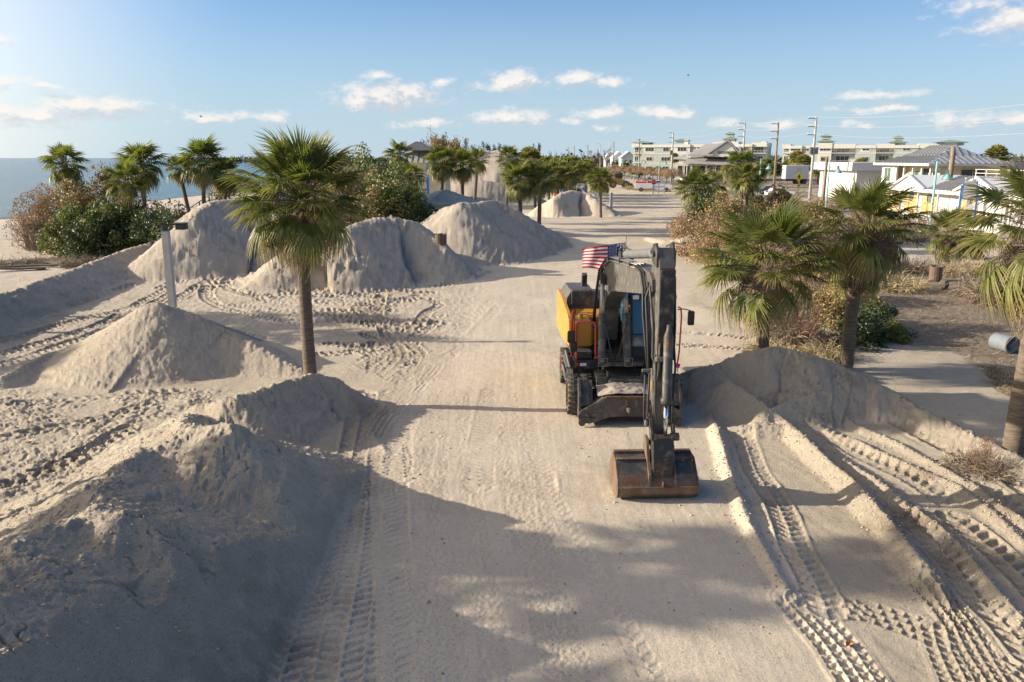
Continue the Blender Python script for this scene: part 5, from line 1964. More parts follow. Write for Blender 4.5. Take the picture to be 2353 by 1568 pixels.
# yellow side panel (viewer's left): rises to the rear
b = upp()
b.prism([(20.25, 1.42), (20.25, 2.12), (20.9, 2.22), (22.3, 2.38), (23.45, 2.42), (23.62, 2.1), (23.62, 1.3), (22.2, 1.25)], 'x', -1.27, -1.19)
b.build('side_panel', M_ye, exc)
b = upp()
b.prism([(23.42, 1.35), (23.42, 2.3), (23.55, 2.38), (23.75, 2.1), (23.8, 1.5), (23.65, 1.3)], 'x', -1.19, 1.2)
b.build('counterweight', M_dk, exc)
b = upp()
b.cbox((-.955, 20.1, 1.83), (.47, .72, .66), bev=.05)
b.build('fuel_tank', M_ye, exc)
b = upp()
b.box(-1.19, -.3, 20.48, 21.7, 1.42, 2.14)
b.build('tank_housing', M_ye, exc)
b = upp()
b.cyl((-.98, 20.25, 2.16), (-.98, 20.25, 2.25), .06, 12)
b.cyl((-.98, 20.25, 2.25), (-.98, 20.25, 2.275), .07, 12)
b.build('filler_cap', mat('cap_yellow', (.62, .36, .01), .4), exc)
b = upp()
b.tube([(-1.12, 20.5, 2.2), (-.9, 20.6, 2.21), (-.7, 20.35, 2.19), (-.62, 20.5, 2.2)], .012, 5)
b.tube([(-.9, 20.9, 2.19), (-.75, 20.75, 2.2), (-.5, 20.8, 2.19)], .012, 5)
b.build('cable', M_bk, exc)
b = upp()
b.box(-.775, -.72 + .1, 19.735, 19.738, 2.04, 2.10)
b.build('sticker', M_blue, exc)
# engine hood
b = upp()
b.prism([(-1.18, 2.14), (-1.18, 2.42), (-1.06, 2.62), (-.45, 2.62), (-.33, 2.5), (-.33, 2.14)], 'y', 21.72, 23.3)
b.build('engine_hood', M_bm, exc)
b = upp()
b.cbox((-.78, 21.95, 2.42), (.58, .5, .44), bev=.03)
b.build('air_box', M_gr, exc)
b = upp()
b.prism([(-.30, 2.05), (-.30, 2.36), (.1, 2.42), (.9, 2.38), (1.2, 2.2), (1.2, 1.42), (-.3, 1.42)], 'y', 21.9, 23.35)
b.build('rear_hood', M_lg, exc)
b = upp()
b.prism([(-.3, 1.9), (-.3, 2.16), (.3, 2.2), (.3, 1.9)], 'y', 21.35, 21.9)
for k in range(14):
    b.box(-.3 + k * .042, -.3 + k * .042 + .02, 20.95, 21.34, 2.10, 2.135)
b.box(-.32, .32, 20.9, 21.36, 2.05, 2.10)
b.build('cooling_grille', mat('grille_black', (.03, .03, .03), .6), exc)
b = upp()
b.prism([(-.30, 2.17), (-.30, 2.23), (0.0, 2.30), (.22, 2.28), (.22, 2.2)], 'y', 21.2, 21.5)
b.build('hood_trim', M_ye, exc)
b = upp()
b.prism([(22.55, 2.6), (22.5, 2.95), (22.66, 3.0), (22.78, 2.6)], 'x', -.66, -.52)
b.build('exhaust_stack', M_dk, exc)
b = upp()
b.cbox((-.2, 22.3, 2.7), (.16, .06, .03), bev=.01)
b.tube([(-.2, 22.3, 2.4), (-.2, 22.3, 2.7)], .012, 5)
b.build('beacon_bracket', M_dk, exc)

# steps and boxes under the tank
b = upp()
b.cbox((-.98, 19.62, 1.36), (.42, .36, .17), bev=.02)
b.build('step_box', M_dk, exc)
b = upp()
b.box(-1.17, -.79, 19.46, 19.78, 1.452, 1.468)
for k in range(9):
    for j in range(3):
        b.box(-1.155 + k * .041, -1.155 + k * .041 + .02, 19.48 + j * .1, 19.48 + j * .1 + .07, 1.468, 1.482)
b.build('step_grating', M_grate, exc)
b = upp()
b.box(-1.2, -.62, 19.36, 19.42, 1.05, 1.24)
b.box(-1.22, -.60, 19.36, 19.9, 1.235, 1.262)
b.build('front_valance', M_dk, exc)
b = upp()
b.cbox((-1.0, 19.345, 1.155), (.17, .04, .085), bev=.015)
b.build('headlight', M_lamp, exc)
b = upp()
b.cbox((-1.15, 19.345, 1.155), (.07, .03, .08), bev=.01)
b.build('indicator_lamp', M_red, exc)
# orange handrails
b = upp()
b.sm = True
rr = .028
b.tube([(-1.16, 19.44, 1.27), (-1.17, 19.5, 1.7), (-1.17, 19.58, 2.12), (-1.13, 19.6, 2.18), (-.72, 19.6, 2.18), (-.68, 19.58, 2.13), (-.68, 19.5, 1.5), (-.68, 19.44, 1.28)], rr, 8)
b.build('handrail', M_or, exc)
b = upp()
b.sm = True
b.tube([(-1.27, 19.6, 1.3), (-1.27, 19.66, 2.15), (-1.25, 19.7, 2.42), (-1.18, 19.85, 2.45), (-1.17, 20.1, 2.16)], rr, 8)
b.tube([(-1.22, 19.6, 1.7), (-1.22, 19.62, 2.3), (-1.2, 19.9, 2.34)], rr, 8)
b.build('handrail', M_or, exc)
b = upp()
b.cbox((-.66, 19.41, 1.31), (.14, .08, .06), bev=.02)
b.build('handrail_foot', M_or, exc)
# left mirror
b = upp()
b.cbox((-1.31, 19.4, 1.86), (.20, .06, .30), (0, 0, .15), bev=.04)
b.cbox((-1.25, 19.42, 1.6), (.17, .06, .26), (0, 0, .15), bev=.04)
b.tube([(-1.3, 19.44, 2.0), (-1.25, 19.6, 2.3), (-1.2, 19.9, 2.5)], .012, 5)
b.build('mirror', M_bk, exc)

# cab on the viewer's right
cx0, cx1 = .16, 1.25
b = upp()
rib = .05
Yf, Yb = 19.30, 21.05
prof_s = [(Yf + .0, 1.36), (Yf - .04, 1.9), (Yf + .16, 2.78), (Yf + .3, 2.88), (Yb, 2.88), (Yb, 1.36)]
# frame pillars
for xx in (cx0, cx1 - rib):
    b.prism([(Yf, 1.36), (Yf - .04, 1.9), (Yf + .16, 2.8), (Yf + .23, 2.8), (Yf + .05, 1.9), (Yf + .08, 1.36)], 'x', xx, xx + rib)
    b.box(xx, xx + rib, Yb - .08, Yb, 1.36, 2.84)
    b.box(xx, xx + rib, Yf + .16, Yb, 2.78, 2.86)
    b.box(xx, xx + rib, Yf, Yb, 1.36, 1.70)
b.box(cx0, cx1, Yf + .14, Yf + .24, 2.76, 2.86)
b.box(cx0, cx1, Yf - .03, Yf + .05, 1.36, 1.62)
b.box(cx0, cx1, Yb - .06, Yb, 1.36, 2.2)
b.build('cab_frame', M_bk, exc)
b = upp()
b.prism([(Yf + .04, 2.86), (Yf + .1, 2.94), (Yb, 2.95), (Yb + .05, 2.86)], 'x', cx0 - .02, cx1 + .02)
b.build('cab_roof', M_gr, exc)
b = upp()
b.prism([(Yf - .025, 1.95), (Yf + .15, 2.76), (Yf + .16, 2.76), (Yf - .015, 1.95)], 'x', cx0 + rib, cx1 - rib)
b.build('windscreen', M_blglass, exc)
b = upp()
b.prism([(Yf - .01, 1.62), (Yf - .03, 1.93), (Yf - .02, 1.93), (Yf, 1.62)], 'x', cx0 + rib, cx1 - rib)
b.prism([(Yf + .06, 1.72), (Yf + .02, 1.93), (Yf + .2, 2.76), (Yb - .1, 2.76), (Yb - .1, 1.72)], 'x', cx0 + .02, cx0 + .03)
b.prism([(Yf + .06, 1.72), (Yf + .02, 1.93), (Yf + .2, 2.76), (Yb - .1, 2.76), (Yb - .1, 1.72)], 'x', cx1 - .03, cx1 - .02)
b.build('cab_window', M_glass, exc)
b = upp()
b.cbox((.7, 20.4, 1.75), (.5, .5, .12), bev=.04)
b.cbox((.7, 20.65, 2.05), (.48, .12, .6), bev=.04)
b.build('operator_seat', M_bk, exc)
b = upp()
b.cbox((cx0 + .07, Yf - .1, 1.25), (.5, .2, .2), bev=.03)
b.build('cab_step', M_dk, exc)
b = upp()
b.cbox((cx0 - .02, Yf - .12, 1.30), (.05, .04, .08))
b.build('indicator_lamp', M_red, exc)
for xx in (cx0 + .10, cx1 - .05):
    b = upp()
    b.cbox((xx, Yf + .03, 2.86), (.16, .08, .11), bev=.015)
    b.build('work_light', M_lamp, exc)
b = upp()
b.sm = True
b.tube([(1.30, 19.25, 2.62), (1.36, 19.2, 2.6), (1.385, 19.2, 2.4), (1.37, 19.2, 1.5), (1.34, 19.2, 1.2), (1.28, 19.25, 1.16)], .020, 8)
b.build('handrail', M_or, exc)
b = upp()
b.cbox((1.61, 19.15, 2.36), (.17, .07, .36), bev=.04)
b.tube([(1.3, 19.3, 2.55), (1.45, 19.2, 2.58), (1.60, 19.17, 2.54)], .014, 5)
b.build('mirror', M_bk, exc)
b = upp()
b.cbox((1.35, 19.2, 1.14), (.10, .04, .10), (.3, .3, .2))
b.box(1.34, 1.36, 19.18, 19.2, .98, 1.12)
b.build('marker_tape', M_pink, exc)

# --- boom
BX = -.255
hw = .20
boom_side = [(20.35, 1.55), (20.05, 1.62), (19.95, 2.0), (19.85, 2.46), (19.35, 2.86), (18.75, 3.10), (18.2, 3.20), (14.85, 3.70), (14.45, 3.72), (14.25, 3.86), (14.30, 4.05), (14.6, 4.15), (15.2, 4.15),
             (17.2, 4.00), (18.85, 3.85), (19.7, 3.62), (20.2, 3.2), (20.5, 2.6), (20.6, 1.9), (20.5, 1.6)]
b = upp()
b.prism(boom_side, 'x', BX - hw, BX + hw)
b.build('boom', M_bm, exc)
b = upp()      # cylinder pin on the knee
b.cyl((BX - .32, 19.55, 3.28), (BX + .32, 19.55, 3.28), .085, 16)
b.cyl((BX - .34, 19.55, 3.28), (BX - .22, 19.55, 3.28), .13, 16)
b.cyl((BX + .22, 19.55, 3.28), (BX + .34, 19.55, 3.28), .13, 16)
b.build('knee_pin', M_dk, exc)
for s in (-1, 1):
    P0 = Vector((BX - .06 + s * .31, 18.8, 1.42))
    P1 = Vector((BX + s * .28, 19.55, 3.28))
    d = (P1 - P0)
    b = upp()
    b.sm = True
    b.tube([P0, P0 + d * .03, P0 + d * .52, P0 + d * .55, P0 + d * .55], [.09, .10, .10, .112, .06], 16)
    b.build('boom_cylinder', M_gr, exc)
    b = upp()
    b.sm = True
    b.tube([P0 + d * .53, P1], .062, 14)
    b.build('cylinder_rod', mat('dusty_rod', (.42, .39, .34), .4, metal=.5, var=.3), exc)
    b = upp()
    b.sm = True
    b.tube([P0 + d * .55 + Vector((0, -.13, 0)), P0 + d * .48 + Vector((0, -.13, -.02))], .025, 6)
    b.tube([P0 + d * .48 + Vector((0, -.13, 0)), P0 + d * .3 + Vector((-s * .12, -.15, 0)), P0 + d * .1 + Vector((-s * .2, -.12, 0)), P0 + Vector((-s * .28, -.05, 0))], .014, 5)
    b.build('hose', M_hose, exc)
    b = upp()
    b.cbox((P0.x, 18.68, 1.42), (.12, .08, .12), bev=.03)
    b.tube([(P0.x - .1, 18.6, 1.5), (P0.x + .1, 18.6, 1.5), (P0.x + .1, 18.6, 1.3), (P0.x - .1, 18.6, 1.3), (P0.x - .1, 18.6, 1.5)], .013, 5)
    b.build('lamp_guard', M_lg, exc)
b = upp()
b.cbox((BX - .27, 18.95, 3.16), (.10, .09, .12), bev=.02)
b.tube([(BX - .27, 18.99, 3.1), (BX - .2, 18.99, 3.02)], .015, 5)
b.build('work_light', M_lamp, exc)
# pipes and hoses along the boom
b = upp()
b.sm = True
for dx, dz in ((-.235, -.03), (-.235, .045), (-.16, .05), (-.10, .06)):
    b.tube([(BX + dx, 20.25, 3.0 + dz), (BX + dx, 19.75, 3.62 + dz), (BX + dx, 18.9, 3.86 + dz), (BX + dx, 17.2, 4.0 + dz), (BX + dx, 15.5, 4.12 + dz)], .021, 6)
b.build('boom_pipe', M_pipe, exc)
b = upp()
for yy, zz in ((18.9, 3.88), (17.4, 4.01), (16.2, 4.09)):
    b.cbox((BX - .19, yy, zz), (.16, .07, .10))
b.build('pipe_clamp', M_dk, exc)
b = upp()
b.sm = True
for dx in (.0, .06, -.05):
    b.tube([(BX - .24 + dx, 15.5, 4.14), (BX - .24 + dx, 14.9, 4.10), (BX - .26 + dx, 14.55, 3.85), (BX - .26 + dx, 14.45, 3.4), (BX - .22 + dx, 14.35, 2.9), (BX - .19 + dx * .6, 14.3, 2.4)], .024, 7)
b.tube([(BX - .36, 20.3, 1.9), (BX - .38, 20.0, 2.6), (BX - .34, 19.9, 3.2), (BX - .24, 19.8, 3.62)], .03, 7)
b.tube([(BX - .42, 20.1, 2.0), (BX - .43, 19.8, 2.7), (BX - .36, 19.65, 3.5), (BX - .24, 19.4, 3.8)], .025, 7)
b.build('hose', M_hose, exc)
b = upp()
b.sm = True
b.tube([(BX - .05, 14.6, 4.2), (BX - .22, 14.35, 3.9), (BX - .16, 14.22, 3.2), (BX - .17, 14.15, 2.65), (BX - .12, 14.05, 2.5), (BX - .08, 14.0, 2.68)], .025, 7)
b.tube([(BX + .18, 14.6, 4.1), (BX + .24, 14.4, 3.6), (BX + .25, 14.25, 3.0), (BX + .20, 14.1, 2.6)], .022, 7)
b.tube([(BX - .1, 14.5, 4.2), (BX - .28, 14.4, 3.7), (BX - .25, 14.3, 3.1), (BX - .2, 14.25, 2.3)], .022, 7)
b.build('hose', M_hose, exc)

# --- stick
b = upp()
stick_side = [(14.42, 4.62), (14.18, 4.60), (13.98, 4.30), (13.92, 3.6), (13.96, 2.6), (14.05, 1.6), (14.10, .98), (14.16, .90), (14.26, .90), (14.32, 1.0), (14.40, 1.9), (14.55, 2.9), (14.74, 3.62), (14.78, 3.9), (14.70, 4.2), (14.52, 4.42)]
b.prism(stick_side, 'x', BX - .135, BX + .135)
b.build('stick', M_bm, exc)
b = upp()      # the ears at the head of the stick and the box in front
for s in (-1, 1):
    b.prism([(14.50, 4.35), (14.48, 4.68), (14.25, 4.72), (14.1, 4.5), (14.1, 4.3)], 'x', BX + s * .15 - .02, BX + s * .15 + .02)
    b.prism([(13.97, 3.0), (13.84, 2.9), (13.82, 2.5), (13.97, 2.25)], 'x', BX + s * .10 - .015, BX + s * .10 + .015)
b.box(BX - .13, BX + .13, 13.90, 13.94, 3.0, 4.28)
b.build('stick_head', M_dk, exc)
b = upp()
b.cyl((BX - .24, 14.52, 3.88), (BX + .24, 14.52, 3.88), .10, 16)
b.cyl((BX - .21, 14.30, 4.52), (BX + .21, 14.30, 4.52), .055, 12)
b.cyl((BX - .22, 14.2, 1.0), (BX + .22, 14.2, 1.0), .06, 12)
b.build('pivot_pin', M_dk, exc)
# stick cylinder on top of the boom
A = Vector((BX, 18.05, 4.06))
B_ = Vector((BX, 14.32, 4.54))
d = B_ - A
b = upp()
b.sm = True
b.tube([A, A + d * .02, A + d * .78, A + d * .79, A + d * .83, A + d * .83], [.08, .098, .098, .125, .125, .06], 18)
b.build('stick_cylinder', M_lg, exc)
b = upp()
b.sm = True
b.tube([A + d * .8, B_], .05, 14)
b.build('cylinder_rod', M_chr, exc)
b = upp()
for s in (-1, 1):
    b.prism([(18.35, 3.86), (18.2, 4.13), (18.0, 4.15), (17.75, 3.9)], 'x', BX + s * .12 - .02, BX + s * .12 + .02)
b.build('cylinder_lug', M_dk, exc)
b = upp()
b.sm = True
b.tube([(BX - .1, 18.6, 3.95), (BX - .12, 18.5, 4.2), (BX - .05, 18.2, 4.28), (BX, 17.9, 4.22), (BX + .06, 17.5, 4.2)], .022, 6)
b.tube([(BX - .05, 18.7, 3.95), (BX - .02, 18.55, 4.15), (BX + .05, 18.3, 4.18)], .022, 6)
b.tube([(BX + .1, 14.6, 4.62), (BX + .18, 14.4, 4.72), (BX + .28, 14.2, 4.70), (BX + .32, 14.1, 4.74)], .014, 5)
b.build('hose', M_hose, exc)
# bucket cylinder down the front of the stick
A = Vector((BX + .03, 13.80, 3.10))
B_ = Vector((BX + .06, 13.88, 1.2))
d = B_ - A
b = upp()
b.sm = True
b.tube([A + Vector((0, 0, .22)), A + Vector((0, 0, .12)), A, A + d * .60, A + d * .605, A + d * .655, A + d * .655], [.04, .05, .088, .088, .11, .11, .05], 18)
b.build('bucket_cylinder', M_gr, exc)
b = upp()
b.sm = True
b.tube([A + d * .68, B_], .043, 14)
b.build('cylinder_rod', M_chr, exc)
b = upp()
b.sm = True
b.tube([(BX - .17, 13.92, 2.75), (BX - .16, 13.85, 2.2), (BX - .15, 13.84, 1.7), (BX - .10, 13.84, 1.5)], .018, 6)
b.tube([(BX - .22, 14.1, 2.35), (BX - .24, 14.05, 1.9), (BX - .24, 14.05, 1.6), (BX - .25, 14.1, 1.35)], .02, 6)
b.tube([(BX - .28, 14.2, 2.3), (BX - .29, 14.15, 1.8), (BX - .27, 14.15, 1.4)], .02, 6)
b.tube([(BX + .17, 13.95, 2.9), (BX + .2, 13.9, 2.5), (BX + .18, 13.9, 1.8), (BX + .2, 13.95, 1.45)], .02, 6)
b.tube([(BX + .22, 14.3, 4.1), (BX + .24, 14.2, 3.2), (BX + .21, 14.1, 2.6)], .018, 6)
b.build('hose', M_hose, exc)
b = upp()
b.cbox((BX - .10, 13.86, 2.68), (.16, .10, .10), bev=.02)
b.cbox((BX - .24, 14.1, 1.40), (.08, .10, .12), bev=.02)
b.cbox((BX - .22, 14.08, 1.52), (.06, .08, .05), bev=.01)
b.cbox((BX - .26, 14.2, 2.38), (.16, .06, .05))
b.build('valve_block', M_pipe, exc)
b = upp()
b.box(BX - .176, BX - .168, 14.12, 14.16, 2.0, 2.2)
b.build('warning_label', mat('label_yellow', (.7, .38, .02), .5), exc)
# linkage
b = upp()
for s in (-1, 1):
    b.prism([(14.40, 1.78), (14.28, 1.78), (13.80, 1.26), (13.80, 1.15), (13.94, 1.15)], 'x', BX + .02 + s * .205 - .02, BX + .02 + s * .205 + .02)
b.build('link_arm', M_dk, exc)
b = upp()
b.cyl((BX - .22, 13.88, 1.2), (BX + .30, 13.88, 1.2), .05, 12)
for xx in (BX - .14, BX + .20, BX + .28):
    b.cyl((xx - .035, 13.88, 1.2), (xx + .035, 13.88, 1.2), .075, 14)
b.build('link_pin', M_stl, exc)
b = upp()
b.cyl((BX - .24, 14.34, 1.74), (BX + .26, 14.34, 1.74), .045, 12)
b.build('link_pin', M_stl, exc)
b = upp()
b.prism([(13.84, 1.22), (13.96, 1.22), (14.1, .80), (14.06, .55), (13.74, .48), (13.72, .70)], 'x', BX - .16, BX + .20)
b.build('quick_coupler', M_dk, exc)

# --- bucket: back and bottom towards the viewer, mouth to the machine
bx0, bx1 = BX - .80, BX + .665
arc = [(14.36, .74), (14.05, .72), (13.80, .50), (13.72, .40), (13.66, .29), (13.68, .16), (13.78, .055), (14.05, .03), (14.35, .04), (14.72, .10)]
inn = [(y_ + (.03 if i < 6 else .0), z_ + (.0 if i < 5 else .03)) for i, (y_, z_) in enumerate(arc)]
b = upp()
n_ = len(arc)
vs = [(bx0, *p) for p in arc] + [(bx1, *p) for p in arc] + [(bx0, *p) for p in inn] + [(bx1, *p) for p in inn]
fs = []
for i in range(n_ - 1):
    fs.append((i, i + 1, n_ + i + 1, n_ + i))
    fs.append((2 * n_ + i, 3 * n_ + i, 3 * n_ + i + 1, 2 * n_ + i + 1))
fs.append((0, n_, 3 * n_, 2 * n_))
fs.append((n_ - 1, 3 * n_ - 1, 4 * n_ - 1, 2 * n_ - 1))
b.cur = 0
b.add(vs, fs)
for i in range(2):
    b.mi[i * 2] = 1
    b.mi[i * 2 + 1] = 1
b.build('bucket', [M_stl, M_stld], exc)
for xx in (bx0, bx1):
    b = upp()
    poly = arc + [(14.62, .45)]
    b.prism(poly, 'x', xx - .02, xx + .02)
    b.build('bucket_side', M_stl, exc)
b = upp()
b.prism([(14.38, .71), (14.38, .78), (14.28, .78), (14.28, .745)], 'x', bx0, bx1)
b.prism([(14.02, .70), (14.0, .73), (14.04, .745), (14.08, .735)], 'x', bx0, bx1)
b.prism([(13.66, .28), (13.645, .30), (13.68, .325)], 'x', bx0, bx1)
b.prism([(14.68, .07), (14.9, .10), (14.9, .125), (14.68, .12)], 'x', bx0, bx1)
b.build('bucket_rib', M_stl, exc)
for s in (-1, 1):
    b = upp()
    xx = BX + .02 + s * .235
    b.prism([(14.30, 1.10), (14.16, 1.12), (14.02, .98), (13.90, .70), (13.72, .52), (13.66, .30), (13.72, .28), (13.78, .45), (13.92, .66), (14.2, .80), (14.34, .84)], 'x', xx - .025, xx + .025)
    b.build('bucket_ear', M_stl, exc)
b = upp()
b.cbox((BX + .02, 13.665, .36), (.05, .05, .13), (.2, 0, 0), bev=.02)
b.build('lifting_eye', M_stl, exc)
b = upp()
for xx in (.42, .60):
    b.cyl((BX + xx, 13.90, .74), (BX + xx, 13.885, .725), .018, 8)
b.build('bolt', M_pipe, exc)

# --- flag on the machine
fl = empty('flag', (EX[0], EX[1], EX[2]), 0, 'american flag waving on a thin staff behind the excavator', 'flag')
Yg = 22.6
ptop = UY(1438.5, 548, Yg)
pmid = UY(1438, 559, Yg)
b = MB(Tl)
b.cyl((ptop[0], Yg, 2.2), (ptop[0], Yg, ptop[2]), .014, 8)
b.lathe([(0, .0), (.025, .01), (.02, .04), (0, .05)], ptop, 'z', 10)
b.build('staff', mat('staff_wood', (.32, .23, .14), .7), fl)
Wf, Hf = 1.24, .76
z1 = pmid[2]


def flag_p(u, v):
    """u 0 at the staff .. 1 fly, v 0 top .. 1 bottom"""
    x = ptop[0] - .015 - Wf * u * (1 - .04 * u)
    y = Yg + .10 * math.sin(u * 7.5 + v * 1.2) * u ** .6 + .05 * math.sin(u * 15 - v * 2) * u + .10 * u
    z = z1 - Hf * v + .02 - (.05 + .17 * (1 - v) ** 1.2) * u ** 1.4 - .02 * math.sin(u * 6) - .05 * u * v * math.sin(u * 5)
    return (x, y, z)


nu, nv = 52, 26
b = MB(Tl)
b.sm = True
vs = [flag_p(i / nu, j / nv) for j in range(nv + 1) for i in range(nu + 1)]
b.add(vs, [])
for j in range(nv):
    for i in range(nu):
        st = j * 13 // nv
        b.cur = 2 if (i < nu * .4 and st < 7) else (0 if st % 2 == 0 else 1)
        a = j * (nu + 1) + i
        b.f.append((a, a + 1, a + nu + 2, a + nu + 1))
        b.mi.append(b.cur)
        b.smooth.add(len(b.f) - 1)
b.build('flag_cloth', [mat('flag_red', (.52, .02, .03), .75, transl=.3), mat('flag_white', (.78, .74, .70), .75, transl=.3), mat('flag_blue', (.015, .03, .15), .75, transl=.2)], fl)
b = MB(Tl)
for rr_ in range(9):
    for cc in range(6 if rr_ % 2 == 0 else 5):
        u = .4 * ((cc + .5 + (0 if rr_ % 2 == 0 else .5)) / 6)
        v = 7 / 13 * ((rr_ + .7) / 9.4)
        c0 = Vector(flag_p(u, v))
        e1 = (Vector(flag_p(u + .01, v)) - c0).normalized()
        e2 = (Vector(flag_p(u, v + .01)) - c0).normalized()
        nn = e1.cross(e2)
        pts = []
        for k in range(10):
            a = math.pi * 2 * k / 10 + math.pi / 2
            q = .024 if k % 2 == 0 else .010
            pts.append(c0 + e1 * math.cos(a) * q - e2 * math.sin(a) * q - nn * .004 * (1 if nn.y > 0 else -1))
        b.add(pts, [tuple(range(10))])
o = b.build('stars', mat('flag_star', (.85, .85, .85), .7), fl)

# ---------------------------------------------------------------- street furniture, debris, machines
M_conc = mat('pole_concrete', (.52, .50, .46), .85, var=.2, vscale=2, bump=.2)
M_woodp = mat('pole_wood', (.30, .23, .15), .9, var=.35, vscale=3, stretch=(6, 6, .6))
M_wood = mat('weathered_wood', (.20, .16, .115), .9, var=.4, vscale=5, stretch=(5, 5, .8), bump=.4)
M_teal = mat('teal_paint', (.26, .50, .47), .5, var=.1)
M_white = mat('white_paint', (.66, .65, .63), .55, var=.08)
M_cream = mat('cream_paint', (.66, .64, .56), .7, var=.08)
M_mint = mat('mint_paint', (.42, .47, .41), .7, var=.08, vscale=1)
M_beige = mat('beige_paint', (.52, .43, .33), .7, var=.1)
M_yel = mat('pale_yellow_paint', (.70, .60, .36), .7, var=.1)
M_ochre = mat('ochre_boards', (.58, .38, .15), .75, var=.15, vscale=1)
M_win = mat('window_dark', (.03, .035, .04), .12, spec=.7)
M_wing = mat('window_green', (.10, .16, .13), .15, spec=.7)
M_roofg = mat('metal_roof_grey', (.50, .52, .54), .38, metal=.35, var=.12)
M_roofs = mat('shingle_roof_grey', (.38, .365, .34), .8, var=.15, vscale=1)
M_roofgr = mat('green_metal_roof', (.24, .34, .28), .5, var=.15)
M_blk = mat('black_paint', (.03, .03, .032), .5)
M_shelter = mat('shelter_roof', (.33, .37, .375), .45, metal=.3, var=.2)
M_wire = mat('wire', (.30, .30, .30), .6)
M_stopred = mat('stop_red', (.45, .02, .025), .5)
M_signy = mat('sign_yellow', (.75, .62, .02), .5)
M_bluep = mat('blue_paint', (.03, .17, .55), .45)
M_pipeb = mat('grey_pipe', (.20, .23, .25), .6, var=.2)
M_tyreb = mat('car_tyre', (.03, .03, .03), .8)
M_car = mat('car_white', (.75, .75, .75), .3, coat=.5)


def text_obj(txt, size, m_, name='lettering'):
    cu = bpy.data.curves.new('t', 'FONT')
    cu.body = txt
    cu.size = size
    cu.align_x = 'CENTER'
    cu.align_y = 'CENTER'
    cu.extrude = .004
    o = bpy.data.objects.new('t', cu)
    COL.objects.link(o)
    dg = bpy.context.evaluated_depsgraph_get()
    me = bpy.data.meshes.new_from_object(o.evaluated_get(dg))
    bpy.data.objects.remove(o)
    me.materials.clear()
    me.materials.append(m_)
    o2 = bpy.data.objects.new(name, me)
    COL.objects.link(o2)
    return o2


def thing(name, loc, label, cat, group=None, rz=0):
    return empty(name, loc, rz, label, cat, group)


def P_(b, name, m_, root, kind=None):
    o = b.build(name, m_, root)
    if kind:
        o['kind'] = kind
    return o


# light pole behind the cone heap
x, y = -11.9, 27.5
r0 = thing('light_pole', (x, y, gz(x, y)), 'white square light pole with a flat black lamp head behind the cone-shaped heap', 'light pole')
zt = UY(391, 531, y)[2] - gz(x, y)
zl = UY(391, 517, y)[2] - gz(x, y)
b = MB()
b.prism([(-.11, -.11), (.11, -.11), (.11, .11), (-.11, .11)], 'z', -.6, zt)
P_(b, 'pole', M_conc, r0)
b = MB()
b.box(-.13, .13, -.13, .13, zt, zt + .02)
b.box(-.05, .05, -.05, .05, zt + .02, zt + .33)
P_(b, 'tenon', M_blk, r0)
b = MB()
b.box(.05, .62, -.035, .035, zl - .02, zl + .05)
P_(b, 'arm', M_blk, r0)
b = MB()
b.cbox((.57, 0, zl - .06), (.36, .3, .2), bev=.03)
b.cbox((.55, 0, zl + .05), (.42, .32, .05), bev=.02)
P_(b, 'lamp_head', M_blk, r0)

# concrete stub posts in the middle distance
for i, (px, pyt, pyb, Y, lb) in enumerate([(1158, 452, 472, 78, 'grey concrete post left of the paired palms'), (1148, 462, 470, 80, 'short pale post beside the grey concrete post'), (1403, 449, 490, 92, 'x'),
                                          (1003, 440, 470, 72, 'dark green post under the dark palm by the store'), (1297 + 106, 0, 0, 0, '')]):
    if Y == 0 or px == 1403:
        continue
    x, _, zt = UY(px, pyt, Y)
    z0 = gz(x, Y)
    b = MB()
    b.box(-.16, .16, -.16, .16, -.3, zt - z0)
    o = b.build('post', M_conc if i != 3 else M_blk, None, (x, Y, z0), lb, 'post')
x, Y = UY(1404, 480, 96)[0], 96
o = MB().prism([(-.15, -.15), (.15, -.15), (.15, .15), (-.15, .15)], 'z', -.3, UY(1404, 447, 96)[2]).build('post', M_conc, None, (x, Y, gz(x, Y)), 'square concrete post standing in front of the white pickup', 'post')
o.location.x = UY(1404 - 0, 480, 96)[0]

# slatted litter bin on the brown ground
def litter_bin(label, px, py, Y, hgt, rad):
    x, Y, z = hit(px, py)
    root = thing('litter_bin', (x, Y, z - (.58 if py < 600 else 0)), label, 'litter bin', 'slatted litter bins')
    for k in range(18):
        a = k * 2 * math.pi / 18
        b = MB(Matrix.Rotation(a, 4, 'Z'))
        b.box(rad - .02, rad + .02, -.062, .062, .03 + (k % 3) * .01, hgt - (k % 4) * .015)
        P_(b, 'slat', mat('slat_brown', (.15, .10, .075), .85, objvar=.35, bump=.3), root)
    b = MB()
    b.lathe([(rad - .03, .05), (rad - .03, hgt * .9), (rad - .06, hgt * .9), (rad - .06, .06)], (0, 0, 0), 'z', 18)
    P_(b, 'liner', M_blk, root)
    return root


litter_bin('slatted brown litter bin standing on the brown ground at the right', 2148, 646, 0, .78, .28)
litter_bin('slatted brown litter bin half buried between two sand heaps', 1013, 556, 0, .95, .29)
x = UY(2171, 640, 38.0)[0]
b = MB()
b.lathe([(0, .02), (.17, .04), (.23, .25), (.16, .45), (0, .47)], (0, 0, 0), 'z', 10)
b.build('stump', M_bark, None, (x, 38, gz(x, 38)), 'dark round stump beside the litter bin on the brown ground', 'stump')
